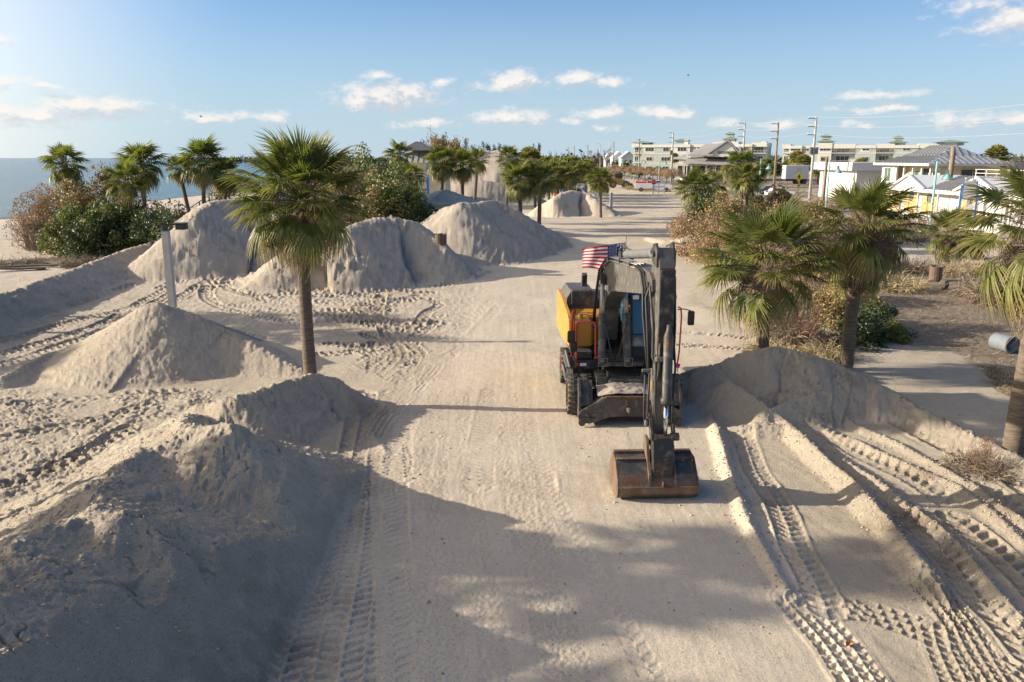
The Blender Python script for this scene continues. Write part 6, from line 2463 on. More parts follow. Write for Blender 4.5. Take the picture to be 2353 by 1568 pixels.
# pipe
x, Y = UY(2305, 800, 25.4)[0], 25.4
r0 = thing('concrete_pipe', (x, Y, gz(x, Y) + .27), 'short grey pipe lying open-ended on the brown ground', 'pipe', rz=math.radians(-76))
b = MB()
b.sm = True
b.lathe([(.255, -.36), (.27, -.33), (.27, .30), (.275, .33), (.255, .35), (.235, .35), (.235, -.3), (.0, -.3)], (0, 0, 0), 'x', 28)
P_(b, 'barrel', M_pipeb, r0)
b = MB()
b.lathe([(.272, .30), (.282, .31), (.282, .345), (.272, .355)], (0, 0, 0), 'x', 28)
P_(b, 'rim', mat('pipe_rim', (.16, .14, .13), .7), r0)

# hip-roofed shelter behind the heaps
x, Y = UY(1022, 460, 68)[0], 68
g0 = gz(x, Y)
r0 = thing('shelter', (x, Y, 0), 'small open shelter with a grey green hipped metal roof behind the grey heap', 'shelter')
ze = UY(1000, 468, 66)[2] + .0
za = UY(1026, 437, Y)[2]
w_ = 2.6
b = MB()
eav = [(-w_, -w_), (w_, -w_), (w_, w_), (-w_, w_)]
rid = [(-.25, -.25), (.25, -.25), (.25, .25), (-.25, .25)]
vs = [(a, c, ze) for a, c in eav] + [(a, c, za) for a, c in rid] + [(a, c, ze - .16) for a, c in eav]
b.add(vs, [(0, 1, 5, 4), (1, 2, 6, 5), (2, 3, 7, 6), (3, 0, 4, 7), (4, 5, 6, 7), (0, 8, 9, 1), (1, 9, 10, 2), (2, 10, 11, 3), (3, 11, 8, 0), (11, 10, 9, 8)])
P_(b, 'roof', M_shelter, r0)
for s in range(4):
    R4 = Matrix.Rotation(s * math.pi / 2, 4, 'Z')
    for k in range(-4, 5):
        xx = k * .56
        t = max(0, abs(xx) - .25) / (w_ - .25)
        b = MB(R4)
        b.tube([(xx, -w_, ze + .02), (xx * (.25 / w_ if False else 1), -.25 - (w_ - .25) * t, ze + (za - ze) * (1 - t) + .02)], .022, 4)
        if t < .95:
            P_(b, 'seam', M_shelter, r0)
for sx in (-1, 1):
    for sy in (-1, 1):
        b = MB()
        b.box(sx * 1.9 - .11, sx * 1.9 + .11, sy * 1.9 - .11, sy * 1.9 + .11, -.3, ze - .1)
        P_(b, 'post', M_cream, r0)
b = MB()
for s in range(4):
    pass
b.box(-2.0, 2.0, -2.0, -1.85, ze - .42, ze - .17)
P_(b, 'beam', M_cream, r0)
r0.rotation_euler.z = math.radians(24)

# metal-roofed store with gable
x, Y = UY(974, 420, 100)[0], 100
zr = UY(967, 344, Y)[2]
zg = UY(967, 330, Y)[2]
ze = UY(967, 373, Y)[2]
r0 = thing('store_building', (x, Y, 0), 'yellow walled store with a pale ribbed metal roof and small roof gable behind the palms', 'building')
b = MB()
b.box(-2.6, 2.6, .4, 9, 0, ze)
P_(b, 'wall', M_yel, r0)
b = MB()
b.add([(-3.2, -.4, ze - .05), (3.2, -.4, ze - .05), (1.6, 4.2, zr + .1), (-1.5, 4.2, zr + .1), (-3.2, 9.5, ze - .05), (3.2, 9.5, ze - .05)], [(0, 1, 2, 3), (0, 3, 4), (1, 5, 2), (3, 2, 5, 4), (0, 4, 5, 1)])
P_(b, 'roof', mat('pale_metal_roof', (.50, .51, .50), .5, metal=.2, var=.1), r0)
for k in range(9):
    xx = -2.9 + k * .7
    b = MB()
    t = 1 if xx > -1.5 and xx < 1.6 else max(0, 1 - (abs(xx - (-1.5 if xx < 0 else 1.6))) / 2)
    b.tube([(xx, -.42, ze), (xx, -.4 + 4.6 * t, ze + (zr + .12 - ze) * t)], .035, 4)
    P_(b, 'seam', M_roofg, r0)
b = MB()
b.add([(-3.0, -.2, zr - .1), (1.4, -.2, zr - .1), (-.8, -.2, zg + .25), (-3.0, 5, zr - .1), (1.4, 5, zr - .1), (-.8, 5, zg + .25)], [(0, 1, 2), (0, 2, 5, 3), (1, 4, 5, 2), (3, 5, 4)])
P_(b, 'roof_gable', mat('gable_grey', (.30, .30, .29), .7), r0)
b = MB()
b.box(.35, .65, -.3, .0, 0, ze - .1)
P_(b, 'column', M_bluep, r0)
b = MB()
b.tube([(.7, 2, zr), (.7, 2, zg + 2.3)], .07, 6)
b.tube([(.7, 2, zg + 1.9), (.2, 2, zg + 1.9), (.2, 2, zg + 1.7)], .05, 6)
P_(b, 'vent_pipe', M_white, r0)

# wooden seat, boards, deck on the beach bank
M_seat = M_wood
x, Y = UY(78, 540, 56)[0], 56
r0 = thing('beach_bench', (x, Y, gz(x, Y)), 'broken grey timber bench with slatted back below the far left shrubs', 'seat', rz=.25)
for k in range(3):
    b = MB()
    b.box(-.75, .55, .42, .46, .95 + k * .28, 1.12 + k * .28)
    P_(b, 'slat', M_seat, r0)
for xx in (-.7, .62):
    b = MB()
    b.box(xx - .05, xx + .05, .36, .46, -.1, 1.75 if xx < 0 else 1.0)
    P_(b, 'back_post', M_seat, r0)
for xx in (-.35, .75):
    b = MB()
    b.box(xx - .13, xx + .13, -.42, -.2, -.1, .95)
    P_(b, 'leg', M_seat, r0)
b = MB()
b.box(-.6, .95, -.5, .35, .95, 1.03)
P_(b, 'seat_board', M_seat, r0)
for i, (px, py, Y, l, rz, lb) in enumerate([(20, 585, 44.5, 3.4, .55, 'long weathered plank at the far left, lowest of the fallen boards'), (70, 575, 46, 3.2, .62, 'long weathered plank along the edge of the bank at far left'), (112, 560, 47.5, 2.4, -.5, 'pale plank tipped against the dead fronds'),
                                            (95, 580, 46, 1.6, .1, 'short board across the two long planks'), (60, 592, 45, 1.7, .05, 'short board lying between the long planks'), (150, 578, 46.3, 1.0, 1.2, 'short upright board end before the bank shrubs')]):
    x = UY(px, py, Y)[0]
    b = MB()
    b.cbox((0, 0, .12), (l, .22, .09), (rnd.uniform(-.1, .1), rnd.uniform(-.08, .08), 0))
    b.build('plank', M_wood, None, (x, Y, gz(x, Y)), lb, 'plank', 'fallen boards on the bank').rotation_euler.z = rz
# timber stairs between the bank palms
x, Y = UY(478, 440, 84)[0], 84
r0 = thing('beach_stairs', (x, Y, gz(x, Y)), 'grey timber stairs and railing behind the clump of bank palms', 'stairs')
for k in range(5):
    b = MB()
    b.box(-1.8 + k * .35, -1.2 + k * .35, -.7, .7, .25 + k * .28, .33 + k * .28)
    P_(b, 'step', M_wood, r0)
for k in range(6):
    b = MB()
    xx = -1.8 + k * 1.05
    b.box(xx, xx + .12, -.85, -.73, -.2, 1.1 + min(k, 2) * .7)
    P_(b, 'post', M_wood, r0)
b = MB()
b.tube([(-1.8, -.8, 1.1), (.4, -.8, 2.5), (3.4, -.8, 2.5)], .06, 4)
b.box(-.1, 3.6, -.7, .9, 1.45, 1.55)
P_(b, 'platform', M_wood, r0)
x, Y = UY(408, 485, 62)[0], 62
r0 = thing('picnic_table', (x, Y, gz(x, Y)), 'weathered picnic table in the speckled shrubs left of the high heap', 'picnic table', rz=.1)
b = MB()
b.box(-1, 1, -.4, .4, 1.15, 1.23)
P_(b, 'table_top', M_wood, r0)
for yy in (-.8, .7):
    b = MB()
    b.box(-1, 1, yy, yy + .25, .75, .81)
    P_(b, 'bench', M_wood, r0)
for xx in (-.7, .7):
    b = MB()
    b.box(xx - .06, xx + .06, -.7, .7, .6, .72)
    b.box(xx - .05, xx + .05, -.35, -.25, -.1, 1.15)
    b.box(xx - .05, xx + .05, .25, .35, -.1, 1.15)
    P_(b, 'leg', M_wood, r0)

# --- utility poles with wires -------------------------------------------------
poles = []


def utility_pole(label, px_top, py_top, Y, m_, r_=.2, arms=3, side=-1, base=0, transf=0):
    x, _, zt = UY(px_top, py_top, Y)
    root = thing('utility_pole', (x, Y, base), label, 'utility pole', 'utility poles along the street')
    zt -= base
    b = MB()
    b.sm = True
    b.tube([(0, 0, -.3), (0, 0, zt)], [r_, r_ * .62], 8)
    P_(b, 'pole', m_, root)
    at = []
    for k in range(arms):
        b = MB()
        z = zt - .25 - k * 1.15
        b.box(min(0, side * 1.15), max(0, side * 1.15), -.05, .05, z - .06, z + .04)
        P_(b, 'cross_arm', M_pipe, root)
        for t in (.55, 1.05):
            b = MB()
            b.lathe([(0, 0), (.07, .02), (.05, .08), (.08, .12), (0, .22)], (side * t, 0, z + .04), 'z', 7)
            P_(b, 'insulator', M_wht, root)
        at.append((x + side * 1.05, Y, base + z + .25))
    for k in range(transf):
        b = MB()
        b.lathe([(0, 0), (.26, 0), (.28, .1), (.28, .9), (.2, 1.0), (0, 1.02)], (-.45 + .8 * k, -.1, zt * .56), 'z', 12)
        P_(b, 'transformer', M_lg, root)
    poles.append(at)
    return root


utility_pole('tall pale concrete utility pole left of the hip roofed house, nearest on the street', 1876, 268, 119, M_conc, .26, 3, -1, 0, 2)
utility_pole('tan wooden utility pole, second from the nearest', 1789, 281, 131, M_woodp, .22, 3, -1)
utility_pole('grey utility pole rising behind the tall thicket palm', 1712, 280, 150, M_conc, .24, 3, -1, 0, 1)
utility_pole('pale utility pole in front of the big grey roofed restaurant', 1547, 303, 209, M_conc, .30, 3, -1, 0, 1)
utility_pole('wooden utility pole at the left end of the green condominium', 1470, 319, 262, M_woodp, .26, 3, -1)
utility_pole('utility pole above the white town houses', 1411, 326, 335, M_woodp, .26, 2, -1)
utility_pole('utility pole left of the town houses', 1380, 329, 386, M_conc, .26, 2, -1)
utility_pole('far utility pole by the broad brown pine', 1351, 333, 450, M_woodp, .28, 2, -1)
utility_pole('second farthest utility pole on the vanishing street', 1320, 336, 547, M_woodp, .3, 2, -1)
utility_pole('farthest utility pole on the vanishing street', 1307, 338, 610, M_woodp, .3, 2, -1)
# wires run on towards the camera's side, beyond the frame
near_pts = [(42.5, 30, z) for z in (12.2, 11.0, 9.8)]
seqs = [near_pts] + poles
for i in range(len(seqs) - 1):
    for k in range(min(3, len(seqs[i]), len(seqs[i + 1]))):
        a, c = Vector(seqs[i][k]), Vector(seqs[i + 1][k])
        L_ = (c - a).length
        sag = L_ * .012 if i else 1.6
        pts = [a.lerp(c, t / 14) + Vector((0, 0, -sag * 4 * (t / 14) * (1 - t / 14))) for t in range(15)]
        b = MB()
        b.tube(pts, .022 if i < 4 else .03, 4, cap=False)
        b.build('power_line', M_wire, None, None, 'thin power line strung between the utility poles along the street', 'power line', 'power lines along the street')
utility = [(2191, 339, 79, 'stout wooden service pole in front of the yellow walled shop', .24), (1900, 361, 109, 'short wooden pole beside the teal lamp at the white flat roofed building', .18)]
for px, py, Y, lb, rr in utility:
    x, _, zt = UY(px, py, Y)
    root = thing('wooden_pole', (x, Y, 0), lb, 'pole')
    b = MB()
    b.sm = True
    b.tube([(0, 0, -.2), (0, 0, zt)], [rr, rr * .85], 8)
    P_(b, 'pole', M_woodp, root)
    b = MB()
    b.tube([(rr, 0, .5), (rr, 0, zt - .3), (.2, 0, zt - .8), (-.5, 0, zt - .9)], .035, 5)
    P_(b, 'conduit', M_pipe, root)


def street_lamp(label, px, Y, px_lamp, zt=6.0):
    x = UY(px, 380, Y)[0]
    xl = UY(px_lamp, 390, Y)[0] - x
    root = thing('street_lamp', (x, Y, 0), label, 'street lamp', 'teal bell-shaped street lamps')
    b = MB()
    b.sm = True
    b.tube([(0, 0, -.1), (0, 0, .6), (0, 0, zt)], [.16, .11, .085], 8)
    P_(b, 'pole', M_teal, root)
    b = MB()
    b.tube([(0, 0, zt - .9), (xl, 0, zt - .75)], .035, 5)
    b.tube([(0, 0, zt - .5), (xl * .6, 0, zt - .75)], .02, 4)
    P_(b, 'arm', M_teal, root)
    b = MB()
    b.sm = True
    b.lathe([(0, .35), (.10, .33), (.14, .12), (.14, .0), (.28, -.2), (.42, -.42), (.44, -.50), (.38, -.46), (.1, -.2), (0, -.2)], (xl, 0, zt - 1.0), 'z', 14)
    P_(b, 'lamp_shade', M_teal, root)


for px, Y, pl, zt, lb in [(2153, 69, 2178, 5.9, 'teal street lamp beside the blue sign, nearest of its row'), (1906, 93, 1926, 6.0, 'teal street lamp in front of the white flat roofed building'), (1748, 118, 1766, 6.1, 'teal street lamp just right of the thicket palms'),
                          (1515, 200, 1529, 6.2, 'teal street lamp left of the restaurant porch'), (1468, 232, 1481, 6.2, 'teal street lamp before the middle of the green condominium'), (1431, 265, 1441, 6.2, 'teal street lamp beyond the yellow loader'),
                          (1405, 296, 1414, 6.2, 'teal street lamp below the white town houses'), (1303 + 43, 340, 1353, 6.4, 'farthest teal street lamp of the row')]:
    street_lamp(lb, px, Y, pl, zt)

# stop sign, barricades, cone
x, Y = UY(1502, 430, 140)[0], 140
r0 = thing('stop_sign', (x, Y, 0), 'red octagonal stop sign standing in front of the white utility truck', 'stop sign')
b = MB()
zc = UY(1503, 419, Y)[2]
oct_ = [(.42 * math.cos(math.pi / 8 + k * math.pi / 4), zc + .42 * math.sin(math.pi / 8 + k * math.pi / 4)) for k in range(8)]
b.prism(oct_, 'y', -.03, 0)
P_(b, 'panel', M_stopred, r0)
b = MB()
o2 = [(.45 * math.cos(math.pi / 8 + k * math.pi / 4), zc + .45 * math.sin(math.pi / 8 + k * math.pi / 4)) for k in range(8)]
b.prism(o2, 'y', .001, .02)
P_(b, 'border', M_white, r0)
b = MB()
b.box(-.04, .04, .03, .09, 0, zc + .1)
P_(b, 'post', M_pipe, r0)
t_ = text_obj('STOP', .34, M_white)
t_.parent = r0
t_.location = (0, -.04, zc)
t_.rotation_euler = (math.pi / 2, 0, 0)
for i, (px, lb) in enumerate([(1506, 'left one of two white three-rail barricades by the stop sign'), (1523, 'right one of two white three-rail barricades by the stop sign')]):
    x, Y = UY(px, 440, 143)[0], 143 + i
    r0 = thing('barricade', (x, Y, 0), lb, 'barricade', 'white road barricades')
    for k in range(3):
        b = MB()
        b.box(-.62, .62, -.04, 0, .45 + k * .62, .72 + k * .62)
        P_(b, 'rail', M_white, r0)
    for s in (-1, 1):
        b = MB()
        b.box(s * .5 - .03, s * .5 + .03, 0.001, .06, 0, 2.0)
        P_(b, 'leg', M_pipe, r0)
x, Y = UY(1539, 438, 152)[0], 152
r0 = thing('traffic_cone', (x, Y, 0), 'orange traffic cone in front of the nose of the white utility truck', 'traffic cone')
P_(MB().lathe([(.24, .04), (.04, .95), (0, .96)], (0, 0, 0), 'z', 12), 'cone', mat('cone_orange', (.75, .12, .02), .5), r0)
P_(MB().box(-.28, .28, -.28, .28, 0, .04), 'base', M_blk, r0)

# crossing sign
x, Y = UY(1835, 420, 105)[0], 105
zc = UY(1835, 407, Y)[2]
r0 = thing('crossing_sign', (x, Y, 0), 'yellow diamond pedestrian crossing sign above the twiggy shrubs', 'road sign')
P_(MB().prism([(-.60, zc), (0, zc - .60), (.60, zc), (0, zc + .60)], 'y', -.03, 0), 'panel', M_signy, r0)
P_(MB().box(-.28, .28, -.03, 0, zc - 1.25, zc - .95), 'plate', M_signy, r0)
P_(MB().box(-.04, .04, .005, .06, 0, zc + .4), 'post', M_pipe, r0)
b = MB()
for poly in ([(-.05, .22), (.05, .22), (.06, .32), (-.02, .36), (-.08, .30)], [(-.08, .18), (.08, .18), (.07, -.08), (-.07, -.08)], [(-.07, -.08), (.0, -.08), (-.16, -.36), (-.22, -.34)], [(0, -.08), (.07, -.08), (.18, -.34), (.10, -.36)],
             [(-.08, .16), (-.02, .12), (-.20, -.04), (-.24, .0)], [(.08, .16), (.03, .1), (.18, -.06), (.22, -.02)]):
    b.prism([(a, zc + c) for a, c in poly], 'y', -.05, -.034)
P_(b, 'walking_figure', M_blk, r0)
P_(MB().prism([(-.18, zc - 1.08), (.06, zc - 1.02), (.06, zc - .98), (.18, zc - 1.1), (.06, zc - 1.2), (.06, zc - 1.15)], 'y', -.05, -.034), 'arrow', M_blk, r0)

# blue framed blank sign
x, Y = UY(2228, 440, 66)[0], 66
r0 = thing('blank_sign', (x, Y, 0), 'tall blue framed sign with a blank grey panel before the yellow walled shop', 'sign', rz=-.3)
za, zb = UY(2228, 457, Y)[2], UY(2228, 416, Y)[2]
P_(MB().cbox((0, 0, (za + zb) / 2), (.98, .18, zb - za), bev=.03), 'panel', mat('sign_grey', (.42, .42, .44), .5), r0)
for s in (-1, 1):
    b = MB()
    b.box(s * .60 - .07, s * .60 + .07, -.10, .10, .6, zb - .35)
    b.box(s * .50 - .04, s * .50 + .04, -.08, .08, zb - .5, zb + .02)
    P_(b, 'post', M_bluep, r0)
for s in (-1, 1):
    P_(MB().tube([(s * .4, 0, zb), (s * .45, -.2, zb + .25), (s * .4, -.35, zb + .18)], .03, 5), 'spotlight', M_wht, r0)
P_(MB().cbox((.15, .05, 1.9), (.55, .12, 1.2)), 'lower_panel', M_white, r0)


# --- vehicles ---------------------------------------------------------------
def wheel_at(root, x, y, r_=.40, w=.25):
    b = MB()
    b.lathe([(r_ * .55, -w / 2), (r_, -w / 2 + .03), (r_, w / 2 - .03), (r_ * .55, w / 2)], (0, 0, 0), 'y', 18)
    o = P_(b, 'wheel', M_tyreb, root)
    o.location = (x, y, r_)
    q = MB()
    q.lathe([(0, -w / 2 + .02), (r_ * .5, -w / 2 + .0), (r_ * .6, -w / 2 + .04)], (0, 0, 0), 'y', 14)
    q.lathe([(0, w / 2 - .02), (r_ * .5, w / 2), (r_ * .6, w / 2 - .04)], (0, 0, 0), 'y', 14)
    h_ = P_(q, 'rim', M_lg, o)


def truck_body(root, L0, L1, w, prof, m_=M_car):
    b = MB()
    b.prism(prof, 'y', -w / 2, w / 2)
    P_(b, 'body', m_, root)


x, Y = UY(1500, 430, 153)[0], 153
r0 = thing('utility_truck', (x, Y, 0), 'white utility truck with side lockers and red gear in its bed', 'truck', rz=-.12)
truck_body(r0, 0, 0, 2.0, [(.1, .55), (.1, 1.55), (.25, 2.05), (1.25, 2.12), (2.0, 1.45), (3.3, 1.30), (3.45, 1.1), (3.45, .5)])
P_(MB().box(-3.4, .05, -1.02, 1.02, .60, 1.58), 'service_body', M_car, r0)
P_(MB().prism([(1.28, 2.06), (1.95, 1.48), (1.93, 1.46), (1.26, 2.04)], 'y', -.85, .85), 'windscreen', M_win, r0)
P_(MB().prism([(.32, 1.5), (.35, 1.98), (1.2, 2.03), (1.75, 1.5)], 'y', -1.012, -1.003), 'side_window', M_win, r0)
for k in range(3):
    P_(MB().box(-3.25 + k * 1.1, -2.25 + k * 1.1, -1.045, -1.023, .95 if k == 1 else .75, 1.5), 'locker_door', M_car, r0)
P_(MB().box(-3.5, -3.38, -.95, .95, .5, .7), 'bumper', M_lg, r0)
P_(MB().box(3.44, 3.56, -.95, .95, .45, .75), 'bumper', M_lg, r0)
b = MB()
b.box(-3.2, -1.2, -.8, .5, 1.585, 1.85)
b.box(-1.0, -.2, -.7, .6, 1.585, 1.95)
b.tube([(-3.2, -.5, 1.9), (-2.2, -.3, 2.15), (-1.0, -.4, 1.95)], .06, 5)
P_(b, 'red_gear', mat('gear_red', (.55, .03, .02), .5), r0)
P_(MB().box(3.452, 3.47, -.75, -.45, .85, 1.05), 'headlight', M_lamp, r0)
P_(MB().box(3.452, 3.47, .45, .75, .85, 1.05), 'headlight', M_lamp, r0)
for xx in (-2.2, 2.5):
    wheel_at(r0, xx, -.92)
    wheel_at(r0, xx, .92)

x, Y = UY(1328, 430, 118)[0], 118
r0 = thing('pickup_truck', (x, Y, 0), 'white pickup with dark side windows parked behind the sunlit heap', 'pickup truck', rz=-.35)
truck_body(r0, 0, 0, 1.95, [(-2.7, .5), (-2.7, 1.35), (-1.2, 1.38), (-1.0, 1.95), (-.6, 2.02), (.7, 2.0), (1.3, 1.4), (2.5, 1.25), (2.7, 1.0), (2.7, .45)])
P_(MB().prism([(-.9, 1.42), (-.75, 1.88), (.0, 1.93), (.0, 1.42)], 'y', -.99, -.978), 'side_window', M_win, r0)
P_(MB().prism([(.08, 1.42), (.08, 1.92), (.6, 1.92), (1.1, 1.42)], 'y', -.99, -.978), 'side_window', M_win, r0)
P_(MB().prism([(.72, 1.97), (1.28, 1.42), (1.3, 1.42), (.75, 1.98)], 'y', -.8, .8), 'windscreen', M_win, r0)
b = MB()
for xx in (-2.6, -1.3):
    for yy in (-.85, .85):
        b.tube([(xx, yy, 1.35), (xx, yy, 2.2)], .03, 4)
b.box(-2.65, 0.2, -.88, -.84, 2.16, 2.22)
b.box(-2.65, 0.2, .84, .88, 2.16, 2.22)
P_(b, 'ladder_rack', M_white, r0)
for xx in (-1.8, 1.75):
    wheel_at(r0, xx, -.9)
    wheel_at(r0, xx, .9)

x, Y = UY(1503, 398, 246)[0], 246
for (px, Y, lb, m_) in [(1503, 246, 'white car parked under the pruned street trees', M_car), (1585, 215, 'white van parked before the restaurant', M_car), (1775, 140, 'dark grey car parked beyond the thicket palms', mat('car_grey', (.08, .09, .11), .3, coat=.5)),
                        (1795, 132, 'white car half hidden by the tan pole', M_car)]:
    x = UY(px, 398, Y)[0]
    r0 = thing('parked_car', (x, Y, 0), lb, 'car', 'cars parked along the street', rz=rnd.uniform(-.2, .2))
    truck_body(r0, 0, 0, 1.8, [(-2.2, .35), (-2.25, .9), (-1.7, 1.0), (-1.2, 1.45), (.4, 1.48), (1.1, 1.0), (2.1, .85), (2.2, .4)], m_)
    P_(MB().prism([(-1.45, 1.02), (-1.12, 1.38), (.35, 1.4), (.9, 1.02)], 'y', -.915, -.903), 'side_window', M_win, r0)
    for xx in (-1.35, 1.35):
        wheel_at(r0, xx, -.85, .32, .2)
        wheel_at(r0, xx, .85, .32, .2)

# yellow loader
x, Y = UY(1426, 425, 172)[0], 172
r0 = thing('wheel_loader', (x, Y, 0), 'dusty yellow wheeled loader between the palm and the white utility truck', 'loader')
M_ly = mat('loader_yellow', (.42, .27, .06), .6, var=.3)
P_(MB().prism([(-2.6, .8), (-2.6, 1.9), (-1.0, 2.1), (-.2, 1.9), (.9, 1.5), (.9, .7)], 'y', -.7, .7), 'body', M_ly, r0)
b = MB()
b.box(-1.2, .3, -.65, .65, 2.95, 3.1)
for xx in (-1.15, .2):
    for yy in (-.6, .6):
        b.box(xx - .05, xx + .05, yy - .05, yy + .05, 1.9, 2.95)
P_(b, 'cab_frame', M_blk, r0)
P_(MB().box(-1.1, .15, -.55, .55, 1.9, 2.9), 'cab_glass', M_win, r0)
b = MB()
for yy in (-.55, .55):
    b.tube([(.2, yy, 1.7), (1.6, yy, 1.2), (2.2, yy, .5)], .12, 6)
P_(b, 'lift_arm', M_ly, r0)
P_(MB().prism([(2.1, .25), (2.1, .9), (2.3, 1.0), (2.5, .6), (3.3, .22), (3.3, .16), (2.3, .16)], 'y', -1.2, 1.2), 'bucket', M_stld, r0)
for xx in (-1.7, 1.0):
    for yy in (-.95, .95):
        b = MB()
        b.lathe([(.35, -.22), (.72, -.2), (.75, 0), (.72, .2), (.35, .22)], (0, 0, 0), 'y', 20)
        o = P_(b, 'wheel', M_tyre, r0)
        o.location = (xx, yy, .75)
        q = MB()
        q.lathe([(0, -.16), (.36, -.2), (.4, -.12)], (0, 0, 0), 'y', 14)
        q.lathe([(0, .16), (.36, .2), (.4, .12)], (0, 0, 0), 'y', 14)
        P_(q, 'rim', M_ly, o)

# blue vacuum machine and white tank
x, Y = UY(1293, 412, 128)[0], 128
r0 = thing('blue_pump_trailer', (x, Y, 0), 'bright blue trailer machine with a hose reel behind the palms', 'trailer')
P_(MB().prism([(-1.1, .7), (-1.0, 1.6), (-.8, 1.9), (-.7, 2.7), (-.2, 3.05), (.3, 2.7), (.35, 1.9), (1.9, 1.7), (1.9, .7)], 'y', -.9, .9), 'body', M_bluep, r0)
b = MB()
b.lathe([(.5, -.12), (.6, -.12), (.6, .12), (.5, .12)], (.9, -1.05, 1.5), 'y', 20)
for k in range(6):
    a = k * math.pi / 3
    b.tube([(.9, -1.05, 1.5), (.9 + .55 * math.cos(a), -1.05, 1.5 + .55 * math.sin(a))], .03, 4)
P_(b, 'hose_reel', M_white, r0)
P_(MB().box(.8, 2.6, -.8, .8, .5, .7), 'chassis', M_blk, r0)
for s in (-1, 1):
    wheel_at(r0, .3, s * .95, .4, .22)
x, Y = UY(1330, 408, 134)[0], 134
r0 = thing('pump_station', (x, Y, 0), 'white pipework pump beside the blue trailer machine', 'pump')
P_(MB().tube([(-1.4, 0, .9), (-.2, 0, .9), (-.2, 0, 1.9), (.9, 0, 1.9), (.9, 0, 1.0), (1.6, 0, 1.0)], .26, 10), 'pipe', M_cream, r0)
P_(MB().lathe([(0, 0), (.6, 0), (.6, 1.2), (0, 1.3)], (.9, .8, .3), 'z', 14), 'tank', M_white, r0)
P_(MB().cbox((0, .2, .3), (3, 1.4, .3)), 'skid', M_blk, r0)
P_(MB().tube([(1.0, .5, 1.2), (1.0, .5, 3.0)], .05, 5), 'stack', M_pipe, r0)
x, Y = UY(1275, 420, 122)[0], 122
r0 = thing('barrel', (x, Y, 0), 'orange traffic barrel left of the blue trailer machine', 'barrel')
P_(MB().lathe([(.28, 0), (.26, .35), (.24, .7), (.2, 1.05), (0, 1.05)], (0, 0, 0), 'z', 12), 'drum', mat('cone_orange', (.75, .12, .02), .5), r0)
P_(MB().lathe([(.265, .4), (.262, .55)], (0, 0, 0), 'z', 12), 'stripe', M_white, r0)


# ---------------------------------------------------------------- buildings
def window(root, M_, x0, x1, z0, z1, y=-.02, frame=M_white, glass=M_win, mull=1):
    """a window on the plane y: frame proud of the wall, panes recessed inside it"""
    b = MB(M_)
    t = .10
    b.box(x0 - t, x1 + t, y - .06, y + .0, z1, z1 + t)
    b.box(x0 - t, x1 + t, y - .08, y + .0, z0 - t, z0)
    b.box(x0 - t, x0, y - .06, y, z0, z1)
    b.box(x1, x1 + t, y - .06, y, z0, z1)
    for k in range(mull):
        xm = x0 + (x1 - x0) * (k + 1) / (mull + 1)
        b.box(xm - .04, xm + .04, y - .055, y - .012, z0, z1)
    f = P_(b, 'window', frame, root)
    P_(MB(M_).box(x0, x1, y - .010, y - .003, z0, z1), 'pane', glass, f)
    return f


def rotz(a, loc=(0, 0, 0)):
    return Matrix.Translation(loc) @ Matrix.Rotation(a, 4, 'Z')


def condo(label, Y, pxl, pxr, bays, ztop, seed):
    """long three storey block facing the camera"""
    xl = UY(pxl, 380, Y)[0]
    xr = UY(pxr, 380, Y)[0]
    r = random.Random(seed)
    root = thing('condominium', ((xl + xr) / 2, Y, 0), label, 'apartment building', 'pale green condominium blocks', rz=math.radians(-24))
    M0 = Matrix.Translation((-(xl + xr) / 2, 0, 0))
    D = 16
    fl = (0.6, 4.2, 7.9, ztop)
    # bays: (x0 frac, x1 frac, kind)
    for (f0, f1, kind) in bays:
        x0 = xl + (xr - xl) * f0
        x1 = xl + (xr - xl) * f1
        w = x1 - x0
        dy = {'g': 0, 'b': -.5, 'r': 1.8, 'e': -.2}[kind]
        m_ = {'g': M_mint, 'b': M_cream, 'r': M_mint, 'e': M_cream}[kind]
        P_(MB(M0).box(x0, x1, dy, D, 0, ztop - .3), 'wall', m_, root)
        # parapet
        up = .9 if kind in 'e' else (.5 if kind == 'r' else .0)
        P_(MB(M0).box(x0 - .15, x1 + .15, min(dy, 0) - .35, D, ztop - .3, ztop + .75 + up), 'parapet', M_cream, root)
        for k in range(3):
            z0 = fl[k] + .9
            P_(MB(M0).box(x0 + .003, x1 - .003, dy - .12, dy - .003, fl[k] - .25, fl[k] + .05), 'floor_band', M_white, root)
            if kind == 'r':      # recessed balcony with rail
                window(root, M0, x0 + w * .2, x0 + w * .75, fl[k] + .5, fl[k] + 2.6, dy, M_white, M_win, 2)
                b = MB(M0)
                b.box(x0, x1, -.25, dy - .13, fl[k] - .1, fl[k] + .1)
                P_(b, 'balcony_floor', M_white, root)
                b = MB(M0)
                b.box(x0, x1, -.25, -.2, fl[k] + 1.05, fl[k] + 1.12)
                n = int(w / .5)
                for q in range(n + 1):
                    xx = x0 + w * q / n
                    b.box(xx - .02, xx + .02, -.25, -.2, fl[k] + .1, fl[k] + 1.05)
                P_(b, 'railing', M_cream, root)
            else:
                n = max(1, int(w / 5.2))
                for q in range(n):
                    xc = x0 + w * (q + .5) / n
                    ww = 1.1 if r.random() < .7 else 1.7
                    if kind == 'b' or r.random() < .5:
                        P_(MB(M0).box(xc - ww - .5, xc + ww + .5, dy - .05, dy - .003, z0 - .6, z0 + 1.8), 'panel', M_beige if r.random() < .6 else M_cream, root)
                    window(root, M0, xc - ww, xc + ww, z0, z0 + 1.35, dy - .05, M_white, M_win, 1 if ww < 1.5 else 2)
    return root, M0, xl, xr


